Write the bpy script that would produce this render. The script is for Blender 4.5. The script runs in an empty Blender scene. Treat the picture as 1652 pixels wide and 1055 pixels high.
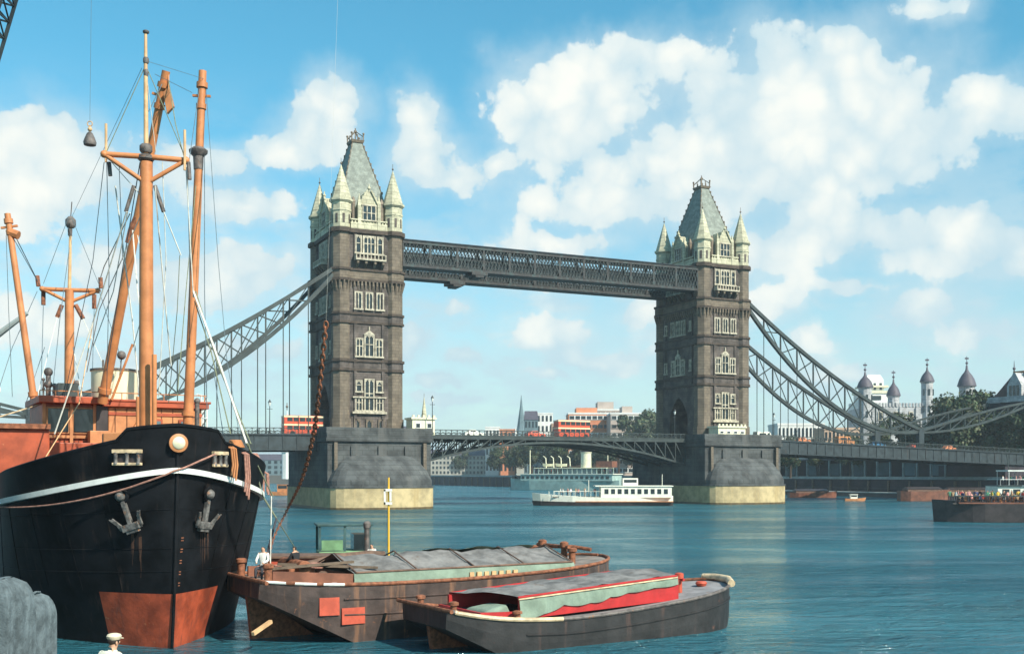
import bpy, math, random
from mathutils import Vector, Matrix
rnd = random.Random(7)
PI = math.pi
R = math.radians
scene = bpy.context.scene
COL = scene.collection
EYE = 6.5            # camera height over the water (m)
FPX = 1775.0         # focal length in photograph pixels (1652 wide)

# ------------------------------------------------------------------ camera
cam_d = bpy.data.cameras.new('camera')
cam = bpy.data.objects.new('camera', cam_d)
COL.objects.link(cam)
cam.location = (0, 0, EYE)
cam.rotation_euler = (R(90), 0, 0)
cam_d.sensor_width = 36
cam_d.lens = FPX / 1652 * 36
cam_d.shift_y = 236.5 / 1652
cam_d.clip_start = 0.5
cam_d.clip_end = 20000
scene.camera = cam

# ------------------------------------------------------------------ light
SUN_DIR = Vector((0.73, -0.68, 0.0)).normalized()
SUN_EL = R(40)
sd = Vector((SUN_DIR.x * math.cos(SUN_EL), SUN_DIR.y * math.cos(SUN_EL), math.sin(SUN_EL)))
sun_d = bpy.data.lights.new('sun', 'SUN')
sun_d.energy = 5.0
sun_d.angle = R(0.5)
sun_d.color = (1.0, 0.93, 0.80)
sun = bpy.data.objects.new('sun', sun_d)
COL.objects.link(sun)
sun.rotation_euler = sd.to_track_quat('Z', 'Y').to_euler()
sun.location = (60, -40, 90)

vs = scene.view_settings
vs.view_transform = 'Standard'
vs.look = 'None'
vs.exposure = 0.52
vs.gamma = 1.0
vs.use_curve_mapping = False
scene.cycles.max_bounces = 6
scene.cycles.diffuse_bounces = 3
scene.cycles.glossy_bounces = 4
scene.cycles.caustics_reflective = False
scene.cycles.caustics_refractive = False

# ------------------------------------------------------------------ sky with clouds
class NT:
    """small helper for node trees"""
    def __init__(s, tree):
        s.t = tree
        s.n = tree.nodes
        s.l = tree.links
    def new(s, kind, **kw):
        nd = s.n.new(kind)
        for k, v in kw.items():
            setattr(nd, k, v)
        return nd
    def put(s, sock, v):
        if isinstance(v, bpy.types.NodeSocket):
            s.l.new(v, sock)
        else:
            sock.default_value = v
    def math(s, op, a, b=None, c=None, clamp=False):
        nd = s.new('ShaderNodeMath', operation=op)
        nd.use_clamp = clamp
        s.put(nd.inputs[0], a)
        if b is not None: s.put(nd.inputs[1], b)
        if c is not None: s.put(nd.inputs[2], c)
        return nd.outputs[0]
    def vmath(s, op, a, b=None, out=0):
        nd = s.new('ShaderNodeVectorMath', operation=op)
        s.put(nd.inputs[0], a)
        if b is not None: s.put(nd.inputs[1], b)
        return nd.outputs[out]
    def mix(s, f, a, b, mode='MIX'):
        nd = s.new('ShaderNodeMix', data_type='RGBA', blend_type=mode)
        s.put(nd.inputs[0], f)
        s.put(nd.inputs[6], a)
        s.put(nd.inputs[7], b)
        return nd.outputs[2]
    def noise(s, vec, scale, detail=4, rough=0.55, dist=0.0):
        nd = s.new('ShaderNodeTexNoise')
        s.put(nd.inputs['Vector'], vec)
        nd.inputs['Scale'].default_value = scale
        nd.inputs['Detail'].default_value = detail
        nd.inputs['Roughness'].default_value = rough
        nd.inputs['Distortion'].default_value = dist
        return nd.outputs[0]
    def smooth(s, v, a, b, lo=0.0, hi=1.0):
        nd = s.new('ShaderNodeMapRange', interpolation_type='SMOOTHSTEP')
        s.put(nd.inputs[0], v)
        nd.inputs[1].default_value = a
        nd.inputs[2].default_value = b
        nd.inputs[3].default_value = lo
        nd.inputs[4].default_value = hi
        return nd.outputs[0]

world = bpy.data.worlds.new('World')
scene.world = world
world.use_nodes = True
wt = NT(world.node_tree)
for nd in list(wt.n): wt.n.remove(nd)
wout = wt.new('ShaderNodeOutputWorld')
wbg = wt.new('ShaderNodeBackground')
wbg.inputs['Strength'].default_value = 0.081
wt.l.new(wbg.outputs[0], wout.inputs[0])
sky = wt.new('ShaderNodeTexSky', sky_type='NISHITA')
sky.sun_disc = False
sky.sun_elevation = SUN_EL
sky.sun_rotation = math.atan2(SUN_DIR.x, SUN_DIR.y)
sky.air_density = 1.0
sky.dust_density = 0.6
sky.ozone_density = 2.0
tc = wt.new('ShaderNodeTexCoord')
sep = wt.new('ShaderNodeSeparateXYZ')
wt.l.new(tc.outputs['Generated'], sep.inputs[0])
gx, gy, gz = sep.outputs
az = wt.math('ARCTAN2', gx, gy)
el = wt.math('ARCSINE', gz)
cmb = wt.new('ShaderNodeCombineXYZ')
wt.l.new(az, cmb.inputs[0]); wt.l.new(el, cmb.inputs[1])
ae = cmb.outputs[0]
def sky_at(px, py):
    a = math.atan((px - 826) / FPX)
    return a, math.atan((764 - py) / FPX * math.cos(a))
# cumulus banks of the place, by azimuth and elevation: centre, half width, half height (in 1/1775 rad), weight
BLOBS = [
 (1340, 60, 50, 38), (1420, 110, 30, 60), (1250, 100, 60, 60), (1180, 160, 90, 60), (1380, 250, 160, 60), (1050, 270, 190, 45), (930, 210, 120, 70), (1210, 300, 200, 40),
 (1340, 85, 85, 62), (1270, 140, 110, 75), (1200, 190, 115, 60), (1385, 190, 110, 85), (1290, 225, 190, 75),
 (1130, 240, 110, 48), (1440, 245, 60, 45), (1290, 160, 150, 90), (1330, 230, 140, 70), (960, 130, 130, 55), (1050, 105, 60, 30), (905, 175, 95, 60), (870, 215, 60, 50),
 (1000, 190, 60, 40), (1585, 170, 70, 36), (1625, 185, 60, 35), (1500, 215, 60, 30), (1505, 8, 50, 22),
 (80, 250, 130, 62), (30, 290, 110, 70), (170, 285, 110, 50), (20, 345, 60, 35), (330, 260, 90, 22), (390, 325, 90, 30),
 (540, 170, 45, 42), (500, 215, 60, 34), (450, 245, 60, 20), (670, 190, 38, 48), (690, 260, 60, 42), (740, 285, 75, 26), (800, 265, 40, 26),
 (690, 235, 40, 30), (330, 460, 110, 48), (420, 440, 60, 30), (250, 450, 70, 40), (660, 545, 38, 30), (740, 500, 24, 20), (180, 440, 60, 50),
 (900, 395, 110, 22), (1060, 330, 260, 40), (1320, 385, 130, 42), (1250, 400, 70, 30), (1430, 370, 70, 36), (1560, 400, 110, 40), (1530, 370, 50, 26), (1640, 410, 60, 40),
 (890, 545, 70, 28), (960, 580, 110, 24), (880, 610, 50, 10), (1040, 500, 60, 30), (1480, 500, 70, 34), (1590, 530, 70, 22), (1240, 490, 40, 30), (1300, 545, 30, 16),
 (760, 575, 40, 14), (720, 610, 50, 14), (960, 470, 80, 10), (60, 520, 90, 40), (180, 600, 90, 30), (420, 560, 80, 22), (740, 640, 60, 12), (1350, 600, 80, 14), (1380, 460, 60, 14),
]
nz = wt.noise(ae, 9.0, 7, 0.58)
nz2 = wt.noise(wt.vmath('ADD', ae, (3.1, 7.7, 0)), 3.2, 3, 0.5)
wx = wt.math('MULTIPLY', wt.math('SUBTRACT', wt.noise(wt.vmath('ADD', ae, (11, 0, 0)), 14, 4, 0.6), 0.5), 0.05)
wy = wt.math('MULTIPLY', wt.math('SUBTRACT', wt.noise(wt.vmath('ADD', ae, (0, 23, 0)), 14, 4, 0.6), 0.5), 0.05)
cw = wt.new('ShaderNodeCombineXYZ')
wt.l.new(wx, cw.inputs[0]); wt.l.new(wy, cw.inputs[1])
warp = wt.vmath('ADD', ae, cw.outputs[0])
field = None
for (bx_, by_, rw, rh) in BLOBS:
    a, e = sky_at(bx_, by_)
    d = wt.vmath('SUBTRACT', warp, (a, e, 0))
    d = wt.vmath('MULTIPLY', d, (FPX / (rw * 1.22), FPX / (rh * 1.25), 1))
    ln = wt.vmath('LENGTH', d, out=1)
    if field is None: field = ln
    else:
        nd = wt.new('ShaderNodeMath', operation='SMOOTH_MIN')
        wt.l.new(field, nd.inputs[0]); wt.l.new(ln, nd.inputs[1]); nd.inputs[2].default_value = 0.45
        field = nd.outputs[0]
def billow(scale):
    nd = wt.new('ShaderNodeTexVoronoi', feature='F1')
    wt.l.new(warp, nd.inputs['Vector']); nd.inputs['Scale'].default_value = scale
    return wt.math('SUBTRACT', 0.42, nd.outputs['Distance'])
bl = wt.math('ADD', wt.math('MULTIPLY', billow(17), 0.75), wt.math('MULTIPLY', billow(46), 0.42))
fine = wt.math('SUBTRACT', wt.noise(ae, 34.0, 6, 0.66), 0.5)
dens = wt.math('SUBTRACT', 1.0, field)
soft = wt.math('ADD', dens, wt.math('MULTIPLY', wt.math('SUBTRACT', nz, 0.5), 2.0))
dens = wt.math('ADD', wt.math('ADD', dens, wt.math('MULTIPLY', wt.math('SUBTRACT', nz, 0.5), 0.9)), wt.math('ADD', bl, wt.math('MULTIPLY', fine, 1.0)))
crisp = wt.math('MULTIPLY', wt.smooth(dens, -0.08, 0.26), wt.smooth(el, 0.02, 0.20, 0.8, 1.0))
veilc = wt.math('MULTIPLY', wt.smooth(soft, -0.6, 0.7), 0.7)
core = wt.math('MAXIMUM', crisp, veilc)
# the sky outside the photographed part: scattered broken cloud
outside = wt.smooth(wt.math('ABSOLUTE', az), 0.48, 0.7)
high = wt.smooth(el, 0.46, 0.6)
outm = wt.math('MAXIMUM', outside, high)
scat = wt.smooth(wt.noise(tc.outputs['Generated'], 2.6, 7, 0.58), 0.54, 0.68)
lowb = wt.smooth(el, -0.02, 0.06)
cover = wt.math('ADD', wt.math('MULTIPLY', core, wt.math('SUBTRACT', 1.0, outm)), wt.math('MULTIPLY', scat, outm), clamp=True)
# thin veil towards the horizon
veil = wt.math('MULTIPLY', wt.smooth(el, 0.36, 0.14), wt.smooth(wt.noise(wt.vmath('MULTIPLY', ae, (1.0, 2.2, 1)), 8.5, 7, 0.62), 0.40, 0.62))
cover = wt.math('MAXIMUM', cover, wt.math('MULTIPLY', veil, 0.78))
# light and shade inside the clouds
lit = wt.smooth(wt.math('ADD', wt.math('ADD', wt.math('MULTIPLY', wt.math('SUBTRACT', nz2, 0.5), 1.5), wt.math('MULTIPLY', dens, 0.35)), wt.math('MULTIPLY', bl, 0.8)), -0.30, 0.75)
ccol = wt.mix(lit, (5.1, 6.7, 7.4, 1), (8.8, 8.9, 8.3, 1))
tint = wt.mix(wt.smooth(el, 0.02, 0.40), (1.0, 1.36, 1.28, 1), (0.68, 1.66, 1.58, 1))
skyc = wt.mix(1.0, sky.outputs[0], tint, 'MULTIPLY')
skyc = wt.mix(wt.smooth(el, 0.30, 0.0, 0.0, 0.55), skyc, (6.3, 7.7, 8.0, 1))
wt.l.new(wt.mix(cover, skyc, ccol), wbg.inputs['Color'])
world.cycles.sampling_method = 'MANUAL'
world.cycles.sample_map_resolution = 512

# ------------------------------------------------------------------ materials
MATS = {}
def mat(name, col, rough=0.7, var=0.25, scale=1.5, metal=0.0, bump=0.0, bscale=None, col2=None, brick=None, streak=None, spec=0.4, coords='Object', emit=None, patch=None):
    """procedural Principled: colour varied by noise, optional courses, streaks and patches of dirt or rust"""
    if name in MATS: return MATS[name]
    m = bpy.data.materials.new(name)
    m.use_nodes = True
    t = NT(m.node_tree)
    bs = t.n['Principled BSDF']
    bs.inputs['Roughness'].default_value = rough
    bs.inputs['Metallic'].default_value = metal
    bs.inputs['Specular IOR Level'].default_value = spec
    co = t.new('ShaderNodeTexCoord').outputs[coords]
    n1 = t.noise(co, scale, 6, 0.62)
    c2 = col2 if col2 else tuple(max(0, c * (1 - var * 1.3)) for c in col)
    c1 = tuple(min(1, c * (1 + var * 0.6)) for c in col)
    c = t.mix(t.smooth(n1, 0.32, 0.68), (*c2, 1), (*c1, 1))
    h = None
    if brick:
        bt = t.new('ShaderNodeTexBrick')
        geo = t.new('ShaderNodeSeparateXYZ')
        t.l.new(co, geo.inputs[0])
        cx = t.new('ShaderNodeCombineXYZ')
        t.l.new(t.math('ADD', geo.outputs[0], geo.outputs[1]), cx.inputs[0])
        t.l.new(geo.outputs[2], cx.inputs[1])
        t.l.new(cx.outputs[0], bt.inputs['Vector'])
        bt.inputs['Color1'].default_value = (1, 1, 1, 1)
        bt.inputs['Color2'].default_value = (0.72, 0.72, 0.74, 1)
        bt.inputs['Mortar'].default_value = (0.42, 0.42, 0.42, 1)
        bt.inputs['Scale'].default_value = 1
        bt.inputs['Mortar Size'].default_value = brick[1] * 0.07
        bt.inputs['Brick Width'].default_value = brick[0]
        bt.inputs['Row Height'].default_value = brick[1]
        c = t.mix(0.75, c, bt.outputs[0], 'MULTIPLY')
        h = bt.outputs[0]
    if streak:
        sv = t.vmath('MULTIPLY', co, (streak[1], streak[1], streak[1] * 0.09))
        sn = t.noise(sv, 1.0, 5, 0.6)
        c = t.mix(t.smooth(sn, streak[2], streak[2] + 0.2), c, (*streak[0], 1))
    if patch:
        pn = t.noise(co, patch[1], 7, 0.7)
        c = t.mix(t.smooth(pn, patch[2], patch[2] + 0.09), c, (*patch[0], 1))
    t.l.new(c, bs.inputs['Base Color'])
    if bump:
        b = t.new('ShaderNodeBump')
        b.inputs['Strength'].default_value = bump
        b.inputs['Distance'].default_value = 0.05
        hh = t.noise(co, bscale or scale * 6, 5, 0.6)
        if h is not None: hh = t.math('ADD', t.math('MULTIPLY', hh, 0.6), h)
        t.l.new(hh, b.inputs['Height'])
        t.l.new(b.outputs[0], bs.inputs['Normal'])
    if emit:
        bs.inputs['Emission Color'].default_value = (*emit[:3], 1)
        bs.inputs['Emission Strength'].default_value = emit[3]
    MATS[name] = m
    return m

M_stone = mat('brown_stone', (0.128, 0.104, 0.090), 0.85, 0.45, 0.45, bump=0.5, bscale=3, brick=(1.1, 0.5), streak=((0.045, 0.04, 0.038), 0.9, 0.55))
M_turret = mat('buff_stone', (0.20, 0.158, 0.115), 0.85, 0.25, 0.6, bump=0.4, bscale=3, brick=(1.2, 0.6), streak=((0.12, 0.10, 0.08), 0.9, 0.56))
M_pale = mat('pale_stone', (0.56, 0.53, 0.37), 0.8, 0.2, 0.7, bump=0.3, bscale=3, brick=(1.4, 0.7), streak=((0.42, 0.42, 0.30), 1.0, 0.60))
M_trim = mat('white_trim_stone', (0.47, 0.42, 0.32), 0.75, 0.35, 1.6)
M_band = mat('dark_band_stone', (0.075, 0.055, 0.042), 0.85, 0.3, 1.0)
M_slate = mat('slate_roof', (0.25, 0.28, 0.24), 0.7, 0.25, 1.0, bump=0.3, brick=(0.5, 0.3))
M_finial = mat('old_bronze', (0.17, 0.13, 0.09), 0.6, 0.3, 2.0)
M_glass = mat('window_glass', (0.02, 0.03, 0.035), 0.15, 0.3, 1.0, spec=0.6)
M_granite = mat('pier_granite', (0.090, 0.096, 0.094), 0.85, 0.4, 0.35, bump=0.5, bscale=2, brick=(2.4, 0.9), streak=((0.10, 0.10, 0.095), 0.5, 0.50))
M_tide = mat('tide_washed_granite', (0.47, 0.37, 0.20), 0.8, 0.25, 0.5, bump=0.3, bscale=2, streak=((0.40, 0.29, 0.13), 0.6, 0.55))
M_wet = mat('wet_weed_stone', (0.12, 0.08, 0.03), 0.5, 0.4, 1.0, bump=0.4)
M_steel = mat('bridge_steel_paint', (0.027, 0.038, 0.043), 0.55, 0.35, 0.8, streak=((0.075, 0.040, 0.030), 1.2, 0.60))
M_walk = mat('walkway_steel_paint', (0.036, 0.034, 0.034), 0.6, 0.35, 0.8, patch=((0.035, 0.055, 0.055), 0.8, 0.5))
M_lattice = mat('walkway_lattice_paint', (0.07, 0.085, 0.083), 0.6, 0.3, 1.0)
M_chain = mat('suspension_paint', (0.036, 0.048, 0.047), 0.55, 0.3, 0.6, streak=((0.10, 0.065, 0.045), 0.9, 0.62))
M_asphalt = mat('road_asphalt', (0.06, 0.06, 0.06), 0.9, 0.2, 1.0)
M_paint_o = mat('mast_orange_paint', (0.54, 0.205, 0.075), 0.5, 0.18, 1.2, streak=((0.42, 0.15, 0.06), 4.0, 0.60), patch=((0.30, 0.13, 0.07), 3.0, 0.70))
M_mastpale = mat('topmast_varnish', (0.66, 0.40, 0.20), 0.5, 0.2, 2.0)
M_red_o = mat('deckhouse_red_paint', (0.38, 0.075, 0.03), 0.5, 0.25, 1.3, streak=((0.26, 0.06, 0.03), 3.0, 0.58), patch=((0.55, 0.24, 0.12), 2.2, 0.66))
M_tan = mat('deckhouse_tan_paint', (0.52, 0.215, 0.085), 0.55, 0.2, 1.4, streak=((0.40, 0.16, 0.07), 3.0, 0.6))
M_cream = mat('cream_paint', (0.74, 0.70, 0.50), 0.5, 0.12, 1.5, streak=((0.52, 0.42, 0.26), 3.0, 0.62))
M_fcream = mat('funnel_cream_paint', (0.78, 0.70, 0.47), 0.5, 0.08, 1.5)
M_white = mat('white_paint', (0.80, 0.80, 0.74), 0.45, 0.1, 2.0, patch=((0.46, 0.36, 0.25), 3.0, 0.66))
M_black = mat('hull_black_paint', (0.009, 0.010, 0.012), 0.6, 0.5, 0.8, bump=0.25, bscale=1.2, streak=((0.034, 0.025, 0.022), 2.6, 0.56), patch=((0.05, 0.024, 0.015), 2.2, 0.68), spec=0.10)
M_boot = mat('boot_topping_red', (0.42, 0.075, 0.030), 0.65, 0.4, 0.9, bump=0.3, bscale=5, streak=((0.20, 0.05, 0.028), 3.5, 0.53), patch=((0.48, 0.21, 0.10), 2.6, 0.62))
M_iron = mat('weathered_iron', (0.14, 0.12, 0.11), 0.6, 0.4, 4.0, bump=0.3, patch=((0.24, 0.11, 0.05), 5.0, 0.58))
M_galv = mat('grey_anchor_iron', (0.15, 0.14, 0.13), 0.5, 0.5, 5.0, bump=0.3, patch=((0.30, 0.14, 0.07), 6.0, 0.56))
M_rust = mat('rusty_iron', (0.27, 0.10, 0.05), 0.8, 0.4, 5.0, bump=0.4)
M_rustdark = mat('rust_stain', (0.075, 0.034, 0.020), 0.8, 0.4, 3.0)
M_barge = mat('barge_hull_iron', (0.070, 0.047, 0.040), 0.6, 0.35, 1.2, bump=0.35, bscale=4, streak=((0.21, 0.105, 0.06), 2.4, 0.52), patch=((0.26, 0.11, 0.06), 1.5, 0.60))
M_barge2 = mat('second_barge_hull_iron', (0.024, 0.022, 0.022), 0.55, 0.35, 1.2, bump=0.35, bscale=4, streak=((0.09, 0.05, 0.04), 2.4, 0.56), patch=((0.13, 0.055, 0.035), 1.5, 0.63))
M_deck = mat('barge_deck_plates', (0.24, 0.20, 0.17), 0.75, 0.3, 1.5, bump=0.3, patch=((0.28, 0.13, 0.075), 1.8, 0.56))
M_deck2 = mat('grey_deck_plates', (0.26, 0.25, 0.25), 0.7, 0.25, 1.5, bump=0.2, patch=((0.30, 0.17, 0.12), 2.0, 0.62))
M_tarp = mat('grey_tarpaulin', (0.20, 0.19, 0.18), 0.85, 0.35, 1.2, bump=0.9, bscale=4, patch=((0.15, 0.12, 0.10), 1.1, 0.60), streak=((0.20, 0.20, 0.195), 1.4, 0.55))
M_tarpg = mat('green_tarpaulin', (0.22, 0.29, 0.225), 0.85, 0.2, 1.4, bump=0.7, bscale=3, streak=((0.17, 0.23, 0.19), 2.0, 0.56))
M_hatchw = mat('brown_hatch_timber', (0.17, 0.10, 0.07), 0.8, 0.35, 2.5)
M_bright = mat('bright_red_paint', (0.44, 0.026, 0.026), 0.5, 0.15, 2.0, streak=((0.40, 0.03, 0.03), 3.0, 0.60))
M_patch = mat('vermilion_patch_paint', (0.50, 0.085, 0.045), 0.6, 0.15, 3.0, patch=((0.34, 0.09, 0.05), 5.0, 0.64))
M_yrail = mat('worn_yellow_white', (0.66, 0.50, 0.31), 0.5, 0.3, 3.0, patch=((0.30,0.15,0.08), 4.0, 0.6))
M_rope = mat('white_rope', (0.66, 0.64, 0.56), 0.8, 0.15, 5)
M_wire = mat('steel_wire', (0.12, 0.16, 0.18), 0.5, 0.2, 5)
M_manila = mat('reddish_rope', (0.40, 0.20, 0.15), 0.85, 0.3, 6)
M_gwire = mat('green_grey_rope', (0.20, 0.22, 0.14), 0.8, 0.2, 6)
M_green = mat('green_launch_paint', (0.16, 0.30, 0.15), 0.6, 0.2, 2.0)
M_dgreen = mat('dark_teal_paint', (0.045, 0.10, 0.10), 0.6, 0.3, 2.0)
M_boatw = mat('boat_white_paint', (0.80, 0.78, 0.66), 0.45, 0.08, 1.0)
M_boatg = mat('steamer_grey_green_paint', (0.34, 0.46, 0.42), 0.55, 0.15, 0.6)
M_boath = mat('boat_dark_hull', (0.045, 0.035, 0.035), 0.5, 0.3, 1.0)
M_boatbr = mat('boat_brown_hull', (0.22, 0.085, 0.05), 0.6, 0.3, 1.0)
M_bus = mat('bus_red_paint', (0.56, 0.085, 0.04), 0.35, 0.08, 1.0)
M_busc = mat('bus_cream_paint', (0.74, 0.60, 0.38), 0.4, 0.05, 1.0)
M_yel = mat('yellow_car_paint', (0.75, 0.45, 0.05), 0.35, 0.05, 1.0)
M_orange = mat('orange_car_paint', (0.70, 0.24, 0.10), 0.35, 0.05, 1.0)
M_blue = mat('blue_car_paint', (0.05, 0.20, 0.38), 0.35, 0.05, 1.0)
M_tyre = mat('tyre_rubber', (0.02, 0.02, 0.02), 0.9, 0.2, 3.0)
M_office = mat('office_tan_wall', (0.46, 0.32, 0.23), 0.8, 0.15, 0.15)
M_office2 = mat('office_pink_grey_wall', (0.44, 0.36, 0.31), 0.8, 0.15, 0.15)
M_office3 = mat('office_orange_wall', (0.58, 0.22, 0.11), 0.8, 0.15, 0.15)
M_wbuild = mat('white_building_wall', (0.76, 0.76, 0.72), 0.8, 0.1, 0.2)
M_far = mat('pale_warehouse_wall', (0.38, 0.37, 0.32), 0.85, 0.2, 0.1)
M_teal = mat('blue_grey_wall', (0.13, 0.19, 0.21), 0.8, 0.2, 0.2)
M_ragst = mat('castle_ragstone', (0.50, 0.50, 0.50), 0.85, 0.25, 0.35, bump=0.3, brick=(1.2, 0.6))
M_lead = mat('dark_lead_roof', (0.085, 0.075, 0.095), 0.6, 0.2, 0.5)
M_redroof = mat('brown_tile_roof', (0.125, 0.06, 0.05), 0.75, 0.3, 0.6, brick=(0.5, 0.35))
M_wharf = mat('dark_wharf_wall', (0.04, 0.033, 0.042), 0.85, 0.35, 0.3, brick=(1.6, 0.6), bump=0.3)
M_coping = mat('pale_coping', (0.28, 0.32, 0.31), 0.8, 0.2, 0.5)
M_leafA = mat('tree_leaf_dark', (0.045, 0.075, 0.030), 0.7, 0.5, 0.5)
M_leafB = mat('tree_leaf_olive', (0.075, 0.085, 0.040), 0.7, 0.5, 0.5)
M_bark = mat('tree_bark', (0.07, 0.05, 0.035), 0.9, 0.3, 2.0)
M_ground = mat('city_ground', (0.13, 0.125, 0.11), 0.95, 0.3, 0.02)
M_skin = mat('skin', (0.55, 0.31, 0.20), 0.6, 0.08, 4)
M_hair = mat('dark_hair', (0.03, 0.02, 0.015), 0.7, 0.2, 8)
M_shirt = mat('cream_white_shirt', (0.80, 0.78, 0.64), 0.85, 0.08, 3, bump=0.4, bscale=9)
M_cap = mat('pale_flat_cap', (0.66, 0.58, 0.42), 0.9, 0.12, 6)
M_trou = mat('dark_trousers', (0.05, 0.05, 0.06), 0.9, 0.2, 4)
M_crate = mat('grey_blue_canvas', (0.125, 0.155, 0.165), 0.9, 0.35, 5.0, bump=0.5, bscale=30, streak=((0.075, 0.10, 0.11), 2.5, 0.55))
M_timber = mat('jetty_timber', (0.14, 0.10, 0.07), 0.85, 0.35, 2.0, bump=0.4)

def water_material():
    m = bpy.data.materials.new('river_water')
    m.use_nodes = True
    t = NT(m.node_tree)
    bs = t.n['Principled BSDF']
    co = t.new('ShaderNodeTexCoord').outputs['Object']
    big = t.noise(t.vmath('MULTIPLY', co, (0.012, 0.03, 1)), 1.0, 4, 0.6)
    c = t.mix(t.smooth(big, 0.35, 0.65), (0.012, 0.080, 0.112, 1), (0.04, 0.16, 0.20, 1))
    # ripples: long low swell, wind chop and small sparkle, wider than long
    a = t.noise(t.vmath('MULTIPLY', co, (0.13, 0.34, 1)), 1.0, 2, 0.5, 0.8)
    e = t.noise(t.vmath('MULTIPLY', co, (0.34, 0.80, 1)), 1.0, 3, 0.55, 1.2)
    b = t.noise(t.vmath('MULTIPLY', co, (0.9, 2.0, 1)), 1.0, 4, 0.62, 1.0)
    d = t.noise(t.vmath('MULTIPLY', co, (3.0, 6.0, 1)), 1.0, 3, 0.65, 0.8)
    b = t.math('SUBTRACT', 1.0, t.math('ABSOLUTE', t.math('SUBTRACT', t.math('MULTIPLY', b, 2.0), 1.0)))      # crested chop
    e = t.math('SUBTRACT', 1.0, t.math('ABSOLUTE', t.math('SUBTRACT', t.math('MULTIPLY', e, 2.0), 1.0)))
    calm = t.smooth(t.noise(t.vmath('MULTIPLY', co, (0.03, 0.11, 1)), 1.0, 5, 0.68, 0.9), 0.36, 0.60, 0.35, 1.0)
    h = t.math('ADD', t.math('ADD', t.math('MULTIPLY', a, 1.5), t.math('MULTIPLY', e, 0.75)), t.math('ADD', t.math('MULTIPLY', b, 0.30), t.math('MULTIPLY', d, 0.13)))
    bp = t.new('ShaderNodeBump')
    t.l.new(t.math('MULTIPLY', calm, 0.95), bp.inputs['Strength'])
    bp.inputs['Distance'].default_value = 0.78
    t.l.new(h, bp.inputs['Height'])
    # silty water: coloured body under a tinted reflecting skin
    t.n.remove(bs)
    df = t.new('ShaderNodeBsdfDiffuse'); t.l.new(c, df.inputs['Color']); t.l.new(bp.outputs[0], df.inputs['Normal'])
    gl = t.new('ShaderNodeBsdfGlossy'); gl.inputs['Color'].default_value = (0.86, 0.98, 1.0, 1); gl.inputs['Roughness'].default_value = 0.07
    t.l.new(bp.outputs[0], gl.inputs['Normal'])
    fr = t.new('ShaderNodeFresnel'); fr.inputs['IOR'].default_value = 1.36; t.l.new(bp.outputs[0], fr.inputs['Normal'])
    mx = t.new('ShaderNodeMixShader')
    t.l.new(t.math('MINIMUM', t.math('MULTIPLY', fr.outputs[0], 1.45), 0.9), mx.inputs[0]); t.l.new(df.outputs[0], mx.inputs[1]); t.l.new(gl.outputs[0], mx.inputs[2])
    t.l.new(mx.outputs[0], t.n['Material Output'].inputs['Surface'])
    return m
M_water = water_material()

# ------------------------------------------------------------------ mesh helpers
def rotz(p, a):
    c, s = math.cos(a), math.sin(a)
    return Vector((p[0] * c - p[1] * s, p[0] * s + p[1] * c, p[2]))

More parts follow.
